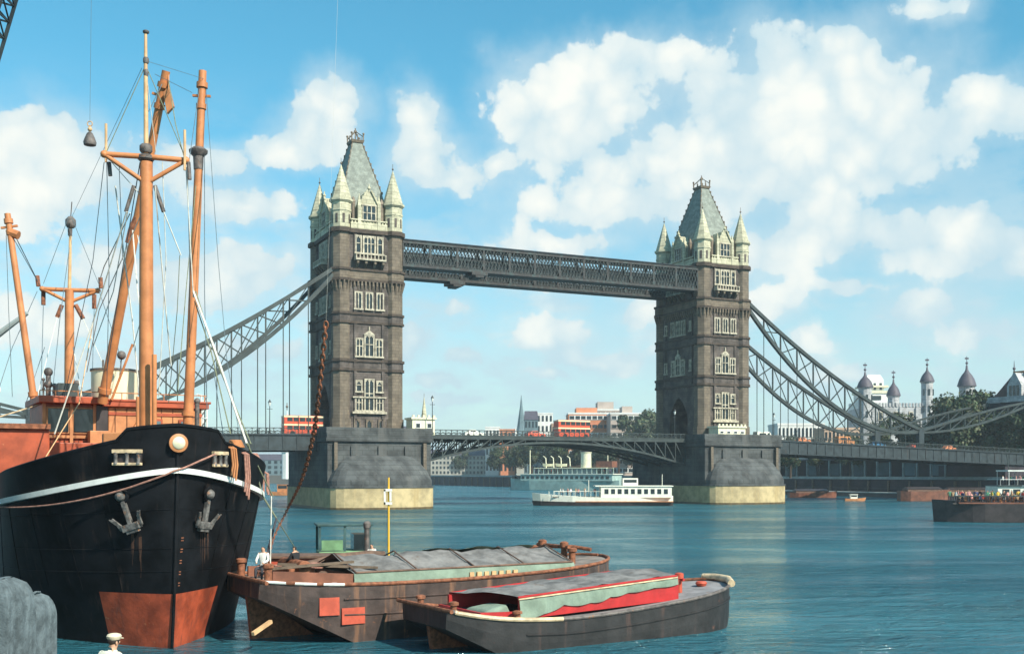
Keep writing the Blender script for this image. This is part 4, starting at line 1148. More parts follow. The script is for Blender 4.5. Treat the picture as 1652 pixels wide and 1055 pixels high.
# castle
def castle():
    Y = 400
    o = thing('castle_keep', 'pale stone castle keep with dark capped corner turrets behind the trees', 'castle', PG(1500, Y, G))
    k = Y/FPX
    def X(px): return (px-1500)*k
    def H(py): return EYE + (764-py)*k - G
    m = MB(); m.box(X(1402), X(1585), 0, 26, -1, H(656))
    kw = m.build('keep_wall', M_ragst, o)
    m = MB(); n = 34; w = X(1585)-X(1402)
    for i in range(n): x = X(1402) + w*i/n; m.box(x, x+w/n*0.55, -0.25, 0.6, H(656), H(650))
    m.build('battlement', M_ragst, kw)
    for i in range(7):
        x = X(1420) + i*w/7.4; f = MB(); f.box(x-0.8, x+0.8, -0.3, 0, H(678), H(664)); f.build('window', M_trim, o)
        g = MB(); g.box(x-0.5, x+0.5, -0.36, -0.3, H(677), H(665.5)); g.build('window_glass', M_glass, o.children[-1])
    m = MB()
    for i in range(8): x = X(1402) + w*i/7; m.box(x-0.8, x+0.8, -0.5, 0, -1, H(657))
    m.build('buttress', M_ragst, o)
    for (px, hw, base, eave, tip, y) in ((1397, 10.5, 720, 627, 600, 1.0), (1466, 9.5, 720, 636, 606, 16.0), (1497, 9.2, 720, 618, 592, 0.8), (1567, 12, 720, 624, 588, 4.0)):
        r = hw*k; c = (X(px), y, 0)
        m = MB(); m.lathe([(r, -1), (r, H(eave)), (r*1.1, H(eave)+0.1), (r*1.1, H(eave)+0.5)], c, 12, smooth=False); tr = m.build('turret', M_ragst, o)
        he = H(eave)+0.5; ht = H(tip)
        m = MB(); m.lathe([(r*1.25, he), (r*1.22, he+0.4), (r*1.12, he+(ht-he)*0.18), (r*0.95, he+(ht-he)*0.36), (r*0.66, he+(ht-he)*0.54), (r*0.34, he+(ht-he)*0.68), (r*0.18, he+(ht-he)*0.8), (r*0.12, ht), (0.001, ht+0.3)], c, 14); m.build('turret_cap', M_lead, tr)
        m = MB(); m.tube([(c[0], c[1], ht), (c[0], c[1], ht+3.4)], 0.12, 5); m.ball((c[0], c[1], ht+0.9), 0.5, 8); m.box(c[0]-0.7, c[0]+0.7, c[1]-0.05, c[1]+0.05, ht+2.3, ht+2.9); m.build('weathervane', M_lead, tr)
        for j in range(2):
            for a in (-PI/2, -PI/2+0.9, -PI/2-0.9):
                g = MB(); q = Vector((c[0]+math.cos(a)*r*0.985, c[1]+math.sin(a)*r*0.985, 0)); g.box(q.x-0.35, q.x+0.35, q.y-0.12, q.y+0.12, H(eave)-4.5-j*6, H(eave)-2.2-j*6)
                g.build('turret_window', M_glass, tr)
castle()
o = thing('stepped_white_tower', 'white stepped stone tower behind the leftmost castle turret', 'tower building', PG(1415, 560, G))
k = 560/FPX
H = lambda py: EYE + (764-py)*k - G
m = MB(); m.box(-9, 9, 0, 18, -1, H(648)); m.box(-7, 7, 1.5, 16, H(648), H(632)); m.build('tower_wall', M_wbuild, o)
m = MB(); m.box(-7.8, 7.8, 1, 16.6, H(634), H(630)); m.box(-6.6, 6.6, 2.0, 15.4, H(624), H(621)); m.build('cornice', M_cream, o)
m = MB(); m.box(-4.6, 4.6, 3.5, 13.5, H(632), H(612)); m.hexa([(-4.6,3.5,H(612)),(4.6,3.5,H(612)),(4.6,13.5,H(612)),(-4.6,13.5,H(612))], [(-3.2,5,H(603)),(3.2,5,H(603)),(3.2,12,H(603)),(-3.2,12,H(603))]); m.build('lantern_stage', M_wbuild, o)
m = MB()
for x in (-3, 0, 3): m.box(x-0.6, x+0.6, 3.35, 3.5, H(628), H(617))
m.box(-2.5, 2.5, 1.2, 1.5, H(645), H(638)); m.build('window', M_glass, o)

# ------------------------------------------------------------------ people
def skin_body(joints, edges, radii, subd=1):
    me = bpy.data.meshes.new('body_tmp'); me.from_pydata([tuple(j) for j in joints], edges, [])
    ob = bpy.data.objects.new('body_tmp', me); COL.objects.link(ob)
    sk = ob.modifiers.new('skin', 'SKIN'); sk.use_smooth_shade = True
    for i, r in enumerate(radii):
        sv = me.skin_vertices[0].data[i]; sv.radius = r if isinstance(r, tuple) else (r, r); sv.use_root = (i == 0)
    if subd:
        s_ = ob.modifiers.new('sub', 'SUBSURF'); s_.levels = subd; s_.render_levels = subd
    dg = bpy.context.evaluated_depsgraph_get(); dg.update()
    ev = ob.evaluated_get(dg); res = bpy.data.meshes.new_from_object(ev)
    bpy.data.objects.remove(ob); bpy.data.meshes.remove(me)
    return res
def figure_mesh(pose, subd=1):
    """whole body as one skinned surface; pose: 'stand', 'sit', 'lean'"""
    J = {}
    if pose == 'sit':
        J = dict(p=(0,0,0.5), w=(0,-.02,.68), c=(0,0,.92), n=(0,.02,1.1), h0=(0,.04,1.2), h1=(0,.04,1.33),
            sl=(-.18,0,1.04), el=(-.25,.12,.80), wl=(-.15,.33,.72), fl=(-.12,.42,.70), sr=(.18,0,1.04), er=(.25,.12,.80), wr=(.15,.33,.72), fr=(.12,.42,.70),
            hl=(-.10,.05,.48), kl=(-.13,.45,.50), al=(-.13,.48,.08), tl=(-.13,.62,.05), hr=(.10,.05,.48), kr=(.13,.45,.50), ar=(.13,.48,.08), tr=(.13,.62,.05))
    else:
        ln = 0.10 if pose == 'lean' else 0.0
        J = dict(p=(0,0,.93), w=(0,ln*.5,1.10), c=(0,ln*1.2,1.32), n=(0,ln*2,1.48), h0=(0,ln*2.4,1.56), h1=(0,ln*2.8,1.68),
            sl=(-.18,ln*1.6,1.42), el=(-.26,ln*1.2+.02,1.15), wl=(-.24,.14+ln,0.93), fl=(-.23,.18+ln,.84), sr=(.18,ln*1.6,1.42), er=(.27,ln*1.2+.03,1.15), wr=(.22,.22+ln,1.0), fr=(.20,.29+ln,.96),
            hl=(-.10,0,.90), kl=(-.12,.03,.50), al=(-.13,-.02,.09), tl=(-.14,.13,.04), hr=(.10,0,.90), kr=(.12,.05,.50), ar=(.14,.02,.09), tr=(.15,.17,.04))
    ks = list(J); idx = {k: i for i, k in enumerate(ks)}
    E = [('p','w'),('w','c'),('c','n'),('n','h0'),('h0','h1'),('c','sl'),('sl','el'),('el','wl'),('wl','fl'),('c','sr'),('sr','er'),('er','wr'),('wr','fr'),
         ('p','hl'),('hl','kl'),('kl','al'),('al','tl'),('p','hr'),('hr','kr'),('kr','ar'),('ar','tr')]
    rad = dict(p=(.15,.11), w=(.14,.10), c=(.17,.12), n=.06, h0=.085, h1=.09, sl=.075, el=.05, wl=.035, fl=.035, sr=.075, er=.05, wr=.035, fr=.035, hl=.10, kl=.07, al=.045, tl=.04, hr=.10, kr=.07, ar=.045, tr=.04)
    return skin_body([J[k] for k in ks], [(idx[a], idx[b]) for a, b in E], [rad[k] for k in ks], subd)
SHIRTS = [mat('clothes_%s' % n, c, 0.85, 0.1, 3) for n, c in (('red', (0.5,0.05,0.04)), ('white', (0.78,0.76,0.7)), ('navy', (0.03,0.05,0.13)), ('tan', (0.42,0.26,0.14)), ('green', (0.06,0.20,0.12)), ('pink', (0.66,0.30,0.27)), ('black', (0.02,0.02,0.022)), ('yellow', (0.65,0.42,0.06)))]
FIG = {}
def person(pose, shirt, loc, rz, label, group=None, s=1.0):
    key = (pose, shirt)
    if key not in FIG:
        if (pose, 'base') not in FIG: FIG[(pose, 'base')] = figure_mesh(pose)
        me = FIG[(pose, 'base')].copy(); me.name = 'person'
        me.materials.clear()
        for mm in (M_skin, SHIRTS[shirt], M_trou, M_hair): me.materials.append(mm)
        top = 1.08 if pose == 'sit' else 1.47; hip = 0.60 if pose == 'sit' else 0.92; hair = top + 0.2
        for p in me.polygons:
            c = p.center
            hand = (abs(c.x) < 0.18 and c.y > 0.36 and c.z > 0.6) if pose == 'sit' else (abs(c.x) > .18 and c.z < 1.0 and c.z > 0.8 and c.y > 0.08)
            p.material_index = 3 if (c.z > hair or (c.z > top+0.08 and c.y < 0.0)) else 0 if c.z > top or hand else 1 if c.z > hip else 2
            p.use_smooth = True
        FIG[key] = me
    o = bpy.data.objects.new('person', FIG[key]); COL.objects.link(o)
    o.location = loc; o.rotation_euler = (0, 0, rz); o.scale = (s, s, s)
    return tag(o, label, 'person', group)

ORD = 'first second third fourth fifth sixth seventh eighth ninth tenth eleventh twelfth thirteenth fourteenth fifteenth sixteenth'.split()
SHN = 'red white navy tan green pink black yellow'.split()
# ------------------------------------------------------------------ boats
def hull_mesh(L, bw, fb, bow, draft=0.8, n=18, sheer=0.5, stern=0.35):
    """boat hull, bow at +x; returns MB"""
    m = MB(); rows = []
    for i in range(n+1):
        x = L*i/n; u = i/n
        wd = bw/2*min(1.0, (1-u)/bow)**0.6 if u > 1-bow else bw/2*min(1, (0.55+u/stern*0.45) if u < stern else 1)
        wd = max(wd, 0.02)
        zt = fb + sheer*max(0, (u-0.45)/0.55)**2 + sheer*0.35*max(0, (0.3-u)/0.3)**2
        xr = x + 0.0
        rows.append([(xr - (0.5 if u > 0.9 else 0), -wd*0.75, -draft), (xr, -wd*0.93, 0.05), (xr + 0.25*max(0,(u-.7)/.3), -wd, zt), (xr + 0.25*max(0,(u-.7)/.3), wd, zt), (xr, wd*0.93, 0.05), (xr - (0.5 if u > 0.9 else 0), wd*0.75, -draft)])
    vs_ = [p for r in rows for p in r]; fs = []
    for i in range(n):
        for k in range(5): fs.append((i*6+k, (i+1)*6+k, (i+1)*6+k+1, i*6+k+1))
    fs.append((0,1,2,3,4,5)); fs.append(tuple(n*6+k for k in (5,4,3,2,1,0)))
    m.add(vs_, fs)
    return m

def cruiser():
    Y = 226; p = PG(1084, Y, 0)
    o = thing('river_cruiser', 'white river cruiser with dark hull and awning deck under the lifting span', 'passenger boat', p, PI)
    L = 28.5; hull_mesh(L, 6, 1.7, 0.28, sheer=0.9).build('hull', M_boatw, o)
    hull_mesh(L, 6.06, 0.75, 0.28, sheer=0.25).build('dark_lower_hull', M_boath, o)
    m = MB(); m.box(0.1, L*0.70, -3.05, 3.05, 0.78, 0.92); m.build('orange_rubbing_band', M_tan, o)
    m = MB(); m.box(0.4, L*0.52, -2.6, 2.6, 1.6, 3.9); m.build('saloon', M_boatw, o, bevel=0.08)
    m = MB(); m.box(0.1, L*0.56, -2.8, 2.8, 3.9, 4.1); m.build('saloon_roof', M_boatw, o)
    for i in range(10):
        x = 1.2 + i*1.34; g = MB(); g.box(x, x+0.8, -2.64, 2.64, 2.4, 3.4); g.build('window', M_glass, o)
    m = MB(); m.box(L*0.25, L*0.36, -1.5, 1.5, 4.1, 5.6); m.build('wheelhouse', M_boatw, o, bevel=0.06)
    m = MB(); m.box(L*0.26, L*0.35, -1.54, 1.54, 4.7, 5.3); m.build('wheelhouse_glass', M_glass, o)
    m = MB(); m.box(L*0.53, L*0.86, -2.3, 2.3, 1.72, 1.85); m.build('foredeck', M_deck, o)
    m = MB()
    for i in range(12): x = L*0.48 + i*1.05; m.tube([(x, -2.5, 1.8), (x, -2.5, 2.9)], 0.04, 5); m.tube([(x, 2.5, 1.8), (x, 2.5, 2.9)], 0.04, 5)
    m.tube([(L*0.48, -2.5, 2.9), (L*0.85, -2.5, 2.9)], 0.04, 5); m.tube([(L*0.48, 2.5, 2.9), (L*0.85, 2.5, 2.9)], 0.04, 5); m.build('rail', M_boatw, o)
    m = MB(); m.tube([(2, 0, 4.1), (2, 0, 6.4)], 0.06, 5); m.tube([(L*0.6, 0, 1.8), (L*0.6, 0, 5.2)], 0.07, 6); m.build('mast', M_boatw, o)
    for k in range(12):
        x = L*0.5 + (k % 6)*1.7 + rnd.uniform(-.3,.3); y = (-1.6 if k < 6 else 1.4) + rnd.uniform(-.3,.3)
        w = frame(o) @ Vector((x, y, 1.85))
        c_ = rnd.choice([0,1,3,5,1]); person('stand', c_, w, rnd.uniform(0, 6), 'passenger in %s, %s from the wheelhouse in the %s row on the white cruiser foredeck' % (SHN[c_], ORD[k % 6], 'near' if k >= 6 else 'far'), 'passengers on the white cruiser')
cruiser()

def steamer():
    p = PG(1003, 425, 0)
    o = thing('paddle_steamer', 'grey green steamer with pale funnel moored beyond the lifting span', 'steamer', p, R(149.7))
    L = 49.5; hull_mesh(L, 9, 3.6, 0.22, sheer=1.2).build('hull', M_boatg, o)
    m = MB(); m.box(2, L*0.86, -4.3, 4.3, 3.7, 6.2); m.build('main_saloon', M_boatg, o)
    m = MB(); m.box(1.5, L*0.9, -4.6, 4.6, 6.2, 6.5); m.build('upper_deck', M_boatw, o)
    for i in range(20):
        x = 3.4 + i*2.2; g = MB(); g.box(x, x+1.3, -4.36, 4.36, 4.5, 5.6); g.build('window', M_glass, o)
    m = MB(); m.box(L*0.1, L*0.75, -3.2, 3.2, 8.6, 8.9); m.build('awning_deck', M_cream, o)
    m = MB()
    for i in range(16): x = L*0.1 + i*L*0.65/15; m.box(x-0.12, x+0.12, -3.1, -2.9, 6.5, 8.6); m.box(x-0.12, x+0.12, 2.9, 3.1, 6.5, 8.6)
    m.build('awning_post', M_boatg, o)
    m = MB(); m.box(L*0.2, L*0.5, -2.6, 2.6, 6.5, 8.4); m.build('deckhouse', M_teal, o)
    m = MB(); m.lathe([(2.1, 8.9), (2.0, 14.6), (2.2, 14.7), (2.2, 15.0)], (L*0.31, 0, 0), 16); m.build('funnel', M_cream, o)
    m = MB(); m.lathe([(2.25, 15.0), (2.25, 15.5)], (L*0.31, 0, 0), 16); m.build('funnel_cap', M_boath, o)
    for i, x in enumerate((L*0.48, L*0.56, L*0.63, L*0.70)):
        m = MB(); m.tube([(x, -2.8, 8.9), (x+1.0, -4.2, 12.8), (x+2.4, -4.8, 13.6)], 0.2, 6); m.build('boat_davit', M_cream, o)
    for i, x in enumerate((L*0.52, L*0.64)):
        m = MB(); m.xform(lambda v: v); h_ = hull_mesh(5.0, 1.6, 0.9, 0.35, 0.2, 10, 0.2); h_.xform(lambda v, x=x: v + Vector((x, -3.6, 9.6))); h_.build('lifeboat', M_cream, o)
    m = MB(); m.tube([(L*0.82, 0, 6.5), (L*0.82, 0, 16)], 0.22, 6); m.tube([(L*0.12, 0, 8.9), (L*0.12, 0, 15)], 0.2, 6); m.build('mast', M_cream, o)
    m = MB(); m.box(L*0.06, L*0.2, -2.4, 2.4, 9.0, 11.4); m.build('wheelhouse', M_boatbr, o)
    for k in range(14):
        w = frame(o) @ Vector((L*0.14 + k*2.6, -3.9 + rnd.uniform(-.2,.4), 6.5))
        c_ = rnd.choice([0,1,3,2,1]); person('stand', c_, w, rnd.uniform(0, 6), 'figure in %s at the steamer rail, %s from its stern' % (SHN[c_], ORD[k]), 'figures along the steamer rail')
steamer()

def trip_boat():
    Y = 150; p = PG(1506, Y, 0)
    rz = R(-7)
    o = thing('trip_boat', 'dark hulled trip boat packed with passengers at the right edge', 'passenger boat', p, rz)
    L = 27
    h_ = hull_mesh(L, 5.6, 2.55, 0.2, sheer=0.5); h_.xform(lambda v: Vector((L - v.x, -v.y, v.z))); h_.build('hull', M_boath, o)
    m = MB()
    m.box(2.6, 24, -2.80, 2.80, 0.95, 1.12); m.build('rubbing_band', M_boatbr, o)
    m = MB(); m.box(2.0, 25.5, -2.1, 2.1, 0.9, 1.0); m.build('well_deck', M_deck, o)
    m = MB(); m.box(12.2, 22.5, -2.2, 2.2, 3.2, 3.35); m.build('canopy', M_boatw, o)
    m = MB()
    for x in (12.5, 15.8, 19, 22.2):
        for y in (-2.1, 2.1): m.tube([(x, y, 1.0), (x, y, 3.2)], 0.05, 6)
    m.build('canopy_post', M_boatw, o)
    for i in range(7):
        x = 3.6 + i*1.5; m = MB(); m.box(x, x+0.35, -1.9, 1.9, 1.35, 1.45); m.box(x+0.36, x+0.42, -1.9, 1.9, 1.45, 1.95); m.box(x, x+0.35, -1.7, -1.6, 1.0, 1.35); m.box(x, x+0.35, 1.6, 1.7, 1.0, 1.35); m.build('bench', M_tan, o)
    m = MB(); m.box(1.9, 12, -2.75, -2.68, 1.9, 2.05); m.build('gunwale_rail', M_chain, o)
    for x in (14.4, 16.2):
        m = MB(); m.lathe([(0.36, -0.06), (0.42, 0), (0.36, 0.06), (0.22, 0.04), (0.22, -0.04), (0.36, -0.06)], n=14); m.xform(lambda v, x=x: Vector((x + v.x, -2.9 + v.z, 1.35 + v.y))); m.build('lifebuoy', M_white if x < 15 else M_bright, o)
    n = 0
    for i in range(15):
        for j in range(3):
            x = 2.4 + i*0.78 + rnd.uniform(-.2,.2); y = -1.95 + j*1.25 + rnd.uniform(-.3,.3)
            w = frame(o) @ Vector((x, y, 2.55)); st = rnd.random() < 0.6 or j == 2
            c_ = rnd.randrange(8); person('stand' if st else 'sit', c_, w, rnd.uniform(0, 6.28), '%s passenger in %s, %s from the trip boat bow in the %s row' % ('standing' if st else 'seated', SHN[c_], ORD[i], ('near', 'middle', 'far')[j]), 'passengers on the trip boat', rnd.uniform(0.9, 1.05))
trip_boat()
for _o in bpy.data.objects:
    if _o.name.startswith('trip_boat'):
        for _c in _o.children:
            if _c.name != 'hull' and not _c.name.startswith('hull.'): _c.location.z += 1.55

def white_boat():
    Y = 196; p = PG(1566, Y, 0)
    o = thing('white_steamer', 'white two deck passenger boat behind the trip boat at the right edge', 'passenger boat', p, R(-4))
    L = 34; h_ = hull_mesh(L, 7, 2.2, 0.2, sheer=0.6); h_.xform(lambda v: Vector((L - v.x, -v.y, v.z))); h_.build('hull', M_boath, o)
    m = MB(); m.box(3.6, 32, -3.0, 3.0, 2.0, 4.3); m.build('lower_saloon', M_boatw, o, bevel=0.06)
    m = MB(); m.box(3.6, 33, -3.3, 3.3, 4.3, 4.5); m.build('upper_deck', M_chain, o)
    for i in range(14):
        x = 4.4 + i*1.85; g = MB(); g.box(x, x+1.2, -3.04, 3.04, 2.8, 3.8); g.build('window', M_glass, o)
    m = MB(); m.box(5.4, 28, -2.9, 2.9, 6.9, 7.15); m.build('canopy', M_white, o)
    m = MB()
    for i in range(8):
        x = 5.6 + i*3.1
        for y in (-2.8, 2.8): m.tube([(x, y, 4.5), (x, y, 6.9)], 0.06, 5)
    m.build('canopy_post', M_white, o)
    m = MB(); m.tube([(4, -3.2, 5.5), (32, -3.2, 5.5)], 0.05, 5); m.tube([(4, 3.2, 5.5), (32, 3.2, 5.5)], 0.05, 5)
    for i in range(20): m.tube([(4+i*1.47, -3.2, 4.5), (4+i*1.47, -3.2, 5.5)], 0.03, 5)
    m.build('rail', M_white, o)
    m = MB(); m.tube([(7, 0, 4.5), (6.2, 0, 10.0)], 0.1, 6); m.build('mast', M_chain, o)
    for k in range(16):
        w = frame(o) @ Vector((4.6 + k*0.75, -2.4 + rnd.uniform(-.4, 1.6), 4.5))
        c_ = rnd.choice([0,1,5,1,4,2]); person('stand', c_, w, rnd.uniform(0, 6), 'passenger in %s, %s from the front on the two deck boat upper deck' % (SHN[c_], ORD[k]), 'passengers on the two deck boat')
white_boat()

def launch(px, Y, L, mt, top, label, rz, cabin_mt, name='motor_launch'):
    o = thing(name, label, 'launch', PG(px, Y, 0), rz)
    hull_mesh(L, L*0.3, L*0.12, 0.35, 0.3, sheer=0.3).build('hull', mt, o)
    m = MB(); m.box(L*0.25, L*0.6, -L*0.1, L*0.1, L*0.1, L*0.1+top); m.build('cabin', cabin_mt, o, bevel=0.04)
    m = MB(); m.box(L*0.28, L*0.57, -L*0.105, L*0.105, L*0.1+top*0.5, L*0.1+top*0.85); m.build('cabin_window', M_glass, o)
    m = MB(); m.box(L*0.22, L*0.63, -L*0.115, L*0.115, L*0.1+top, L*0.1+top+0.08); m.build('cabin_roof', cabin_mt, o)
    return o
launch(1363, 262, 4.8, M_tan, 1.1, 'small tan motor launch on open water right of the right pier', 0, M_boatw)
launch(742, 640, 14, M_boatw, 3.0, 'small white boat by the warehouse under the left end of the span', 0, M_boatw)
launch(436, 330, 9, M_tan, 2.4, 'small orange boat seen just right of the black ship bow', 0, M_tan)
def hulk(px, Y, L, fb, label, mt, rz=0):
    o = thing('moored_lighter', label, 'barge', PG(px, Y, 0), rz, 'lighters moored along the north bank')
    hull_mesh(L, 5, fb, 0.18, 0.6, sheer=0.5, stern=0.15).build('hull', mt, o)
    m = MB(); m.box(L*0.12, L*0.8, -2, 2, fb-0.1, fb+0.55); m.build('hatch_coaming', M_hatchw, o)
    m = MB(); m.hexa([(L*0.12,-2.1,fb+0.55),(L*0.8,-2.1,fb+0.55),(L*0.8,2.1,fb+0.55),(L*0.12,2.1,fb+0.55)], [(L*0.13,-0.2,fb+1.1),(L*0.79,-0.2,fb+1.1),(L*0.79,0.2,fb+1.1),(L*0.13,0.2,fb+1.1)]); m.build('hatch_cover', M_boath, o)
hulk(1272, 300, 13, 1.3, 'dark red lighter beside the right pier base', M_boatbr)
hulk(1450, 262, 12, 2.3, 'brown lighter left of the crowded trip boat', M_boatbr)
hulk(1512, 275, 18, 2.0, 'dark lighter behind the crowded trip boat', M_boath)
for k, (px, L_) in enumerate(((692, 16), (735, 18), (780, 16))):
    hulk(px, 690, L_, 2.4, ('dark lighter below the pale warehouse, next to the left pier', 'dark lighter in the middle of three below the pale warehouse', 'dark lighter below the right end of the pale warehouse')[k], M_boath)

# ------------------------------------------------------------------ the coaster (ship local frame: x = across to viewer's right, y = aft, z up)
SH0 = Vector((-12.5, 40.7, 0)); SA = R(30)
ship = thing('coaster_ship', 'black hulled coaster with orange masts and red waterline, moored bow on at the left', 'ship', SH0, SA)
def stem(z): return 0.0 - 0.10*max(0, z-2.0) + (0.18*(2.0-z) if z < 2 else 0)
def hb(s, z):
    f = min(1, max(0, z/7.0)); L_ = 9.3 - 1.8*f; mx = 4.85 + 0.4*f
    k = min(1, max(0, (s - stem(z))/L_))
    return mx * (1-(1-k)**(1.55+0.65*f))**(1.0 - 0.30*f)
def zbelt(s): return 6.62 - 1.35*(1-math.exp(-max(0, s)/4.2)) - 0.4*min(1, s/20)
def ztop(s):
    if s < 0.72: return 8.24 - 0.22*s
    if s < 0.95: return 8.08 - (s-0.72)/0.23*0.42
    return 7.66 - 1.42*(1-math.exp(-(s-0.95)/4.0)) - 0.10*min(1, s/20)
SS = [0, .02, .06, .12, .2, .32, .48, .72, .95, 1.25, 1.55, 1.75, 2.1, 2.35, 2.6, 2.9, 3.2, 3.55, 3.9, 4.3, 4.7, 5.1, 5.6, 6.1, 6.6, 7.2, 7.8, 8.5, 9.2, 10, 11, 13, 16, 20, 25, 30, 36, 42, 46]
def hull_pt(s, side, z): 
    taper = 1.0 if s < 40 else max(0.4, 1-(s-40)**2/60)
    return Vector((side*hb(s + stem(z), z)*taper, s + stem(z), z))
m = MB(); NZ = 19; grid = {}
for side in (-1, 1):
    for i, s in enumerate(SS):
        zb_, zt_ = zbelt(s), ztop(s)
        zs = [-1.5, -0.5, 0.3, 1.2, 2.05] + [2.05 + (zb_-2.05)*k/8 for k in range(1, 9)] + [zb_ + (zt_-zb_)*k/5 for k in range(1, 6)]
        for j, z in enumerate(zs):
            if i == 0 and side == 1: grid[(side, i, j)] = grid[(-1, 0, j)]; continue
            grid[(side, i, j)] = len(m.v); m.v.append(hull_pt(s, side, z))
for side in (-1, 1):
    for i in range(len(SS)-1):
        for j in range(17):
            a, b, c, d = grid[(side,i,j)], grid[(side,i+1,j)], grid[(side,i+1,j+1)], grid[(side,i,j+1)]
            f = (a, b, c, d) if side == 1 else (d, c, b, a)
            m.f.append(f); m.mi.append(1 if j < 4 and SS[i] < 2.3 else 0); m.sm.append(True)  # lower rows are red only towards the bow, black from there aft
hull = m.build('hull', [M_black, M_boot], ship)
for e in range(0): pass
# inner side of bulwark and deck
m = MB()
for side in (-1, 1):
    for a, b in zip(SS[3:], SS[4:]):
        pa = hull_pt(a, side, ztop(a)); pb = hull_pt(b, side, ztop(b)); qa = pa*1; qb = pb*1
        pa.x -= side*0.12; pb.x -= side*0.12
        for (p, q) in ((pa, qa),): pass
        la = hull_pt(a, side, zbelt(a)-0.1); lb_ = hull_pt(b, side, zbelt(b)-0.1); la.x -= side*0.2; lb_.x -= side*0.2
        m.quad(pa, pb, lb_, la); m.quad(qa, qb, pb, pa)
m.build('bulwark_lining', M_black, ship)
m = MB()
for a, b in zip(SS[3:], SS[4:]):
    z1, z2 = zbelt(a)+0.1, zbelt(b)+0.1
    xa = hull_pt(a, 1, z1).x-0.08; xb = hull_pt(b, 1, z2).x-0.08; ya = hull_pt(a, 1, z1).y; yb = hull_pt(b, 1, z2).y
    m.quad((-xa,ya,z1), (xa,ya,z1), (xb,yb,z2), (-xb,yb,z2))
m.build('weather_deck', M_deck, ship)
# white rubbing strake
m = MB()
for side in (-1, 1):
    pts = []
    for i in range(90):
        s = (i/89)**2*36; z = zbelt(s)
        p = hull_pt(s, side, z); q = hull_pt(s+0.05, side, z); tg_ = (q-p).normalized()
        nn_ = Vector((tg_.y*side, -tg_.x*side, 0)).normalized() if i else Vector((0, -1, 0))
        pts.append(p + nn_*0.09)
    for a, b in zip(pts, pts[1:]): m.beam(a, b, 0.20, 0.20)
m.build('rubbing_strake', M_white, ship)
m = MB()   # stem bar
zz = [-1.4 + i*0.4 for i in range(24)]
m.tube([Vector((0, stem(z)-0.03, z)) for z in zz if z < 8.2], 0.06, 6); m.build('stem_bar', M_black, ship)
m = MB()   # bulwark cap
for side in (-1, 1):
    pts = [hull_pt(s, side, ztop(s)) + Vector((-side*0.06, 0, 0.03)) for s in SS if s < 40]
    m.tube(pts, 0.075, 6)
m.build('bulwark_cap', M_black, ship)
# draft marks on the stem
m = MB()
for i in range(5):
    z = 2.35 + i*0.42; y = stem(z)
    for (a, b) in ((0.10, 0.02),):
        for kk in (0, 1):
            s = 0.10; p = hull_pt(s, 1, z + kk*0.10); q = hull_pt(s+0.1, 1, z + kk*0.10)
            n_ = (q-p).normalized().cross(Vector((0,0,1))); m.beam(p + n_*0.012, p.lerp(q, 0.6) + n_*0.012, 0.012, 0.035)
m.build('draught_marks', M_rust, ship)
m = MB()
for side in (-1, 1):
    for zc in (2.9, 3.75, 5.2):
        pts = []
        for i in range(60):
            s_ = 0.05 + (i/59)**1.8*26; z = zc - (0.5 if zc > 4 else 0.25)*(1-math.exp(-s_/5)); p = hull_pt(s_, side, z); pts.append(p + Vector((side*0.004, -0.004, 0)))
        m.tube(pts, 0.016, 4, cap=False)
    for s_ in (1.5, 3.0, 4.6, 6.4, 8.4, 10.6, 13, 16):
        pts = [hull_pt(s_, side, 2.1 + (zbelt(s_)-2.1)*k/10) + Vector((side*0.004, -0.004, 0)) for k in range(11)]
        m.tube(pts, 0.014, 4, cap=False)
m.build('plate_seams', M_black, ship)
# bow lamp / disc
m = MB(); m.lathe([(0.23,0),(0.23,0.07),(0.19,0.11),(0.001,0.14)], n=28); m.xform(lambda v: Vector((v.x, -v.z - 0.70, 7.62 + v.y))); ring = m.build('bow_disc', M_cream, ship)
m = MB(); m.lathe([(0.34,0),(0.34,0.06),(0.22,0.10),(0.22,0.04)], n=28); m.xform(lambda v: Vector((v.x, -v.z - 0.66, 7.62 + v.y))); m.build('disc_rim', M_tan, ring)

# find hull station for a photograph column
inv_ship = None
def ship_w(p): return SH0 + rotz(p, SA)
def px_of(w): return 826 + FPX*w.x/w.y, 764 - FPX*(w.z-EYE)/w.y
def hull_at(px, z, side):
    best = None
    for i in range(400):
        s = 0.02 + i*0.02; p = hull_pt(s, side, z); x, y = px_of(ship_w(p))
        if best is None or abs(x-px) < best[0]: best = (abs(x-px), s, p)
    s = best[1]; p = best[2]; q = hull_pt(s+0.15, side, z); r = hull_pt(s, side, z+0.15)
    tg = (q-p).normalized(); up = (r-p).normalized(); nn = tg.cross(up).normalized()
    if nn.y > 0: nn = -nn
    if nn.x*side < 0 and abs(nn.y) < 0.2: nn = -nn
    return p, tg, up, nn

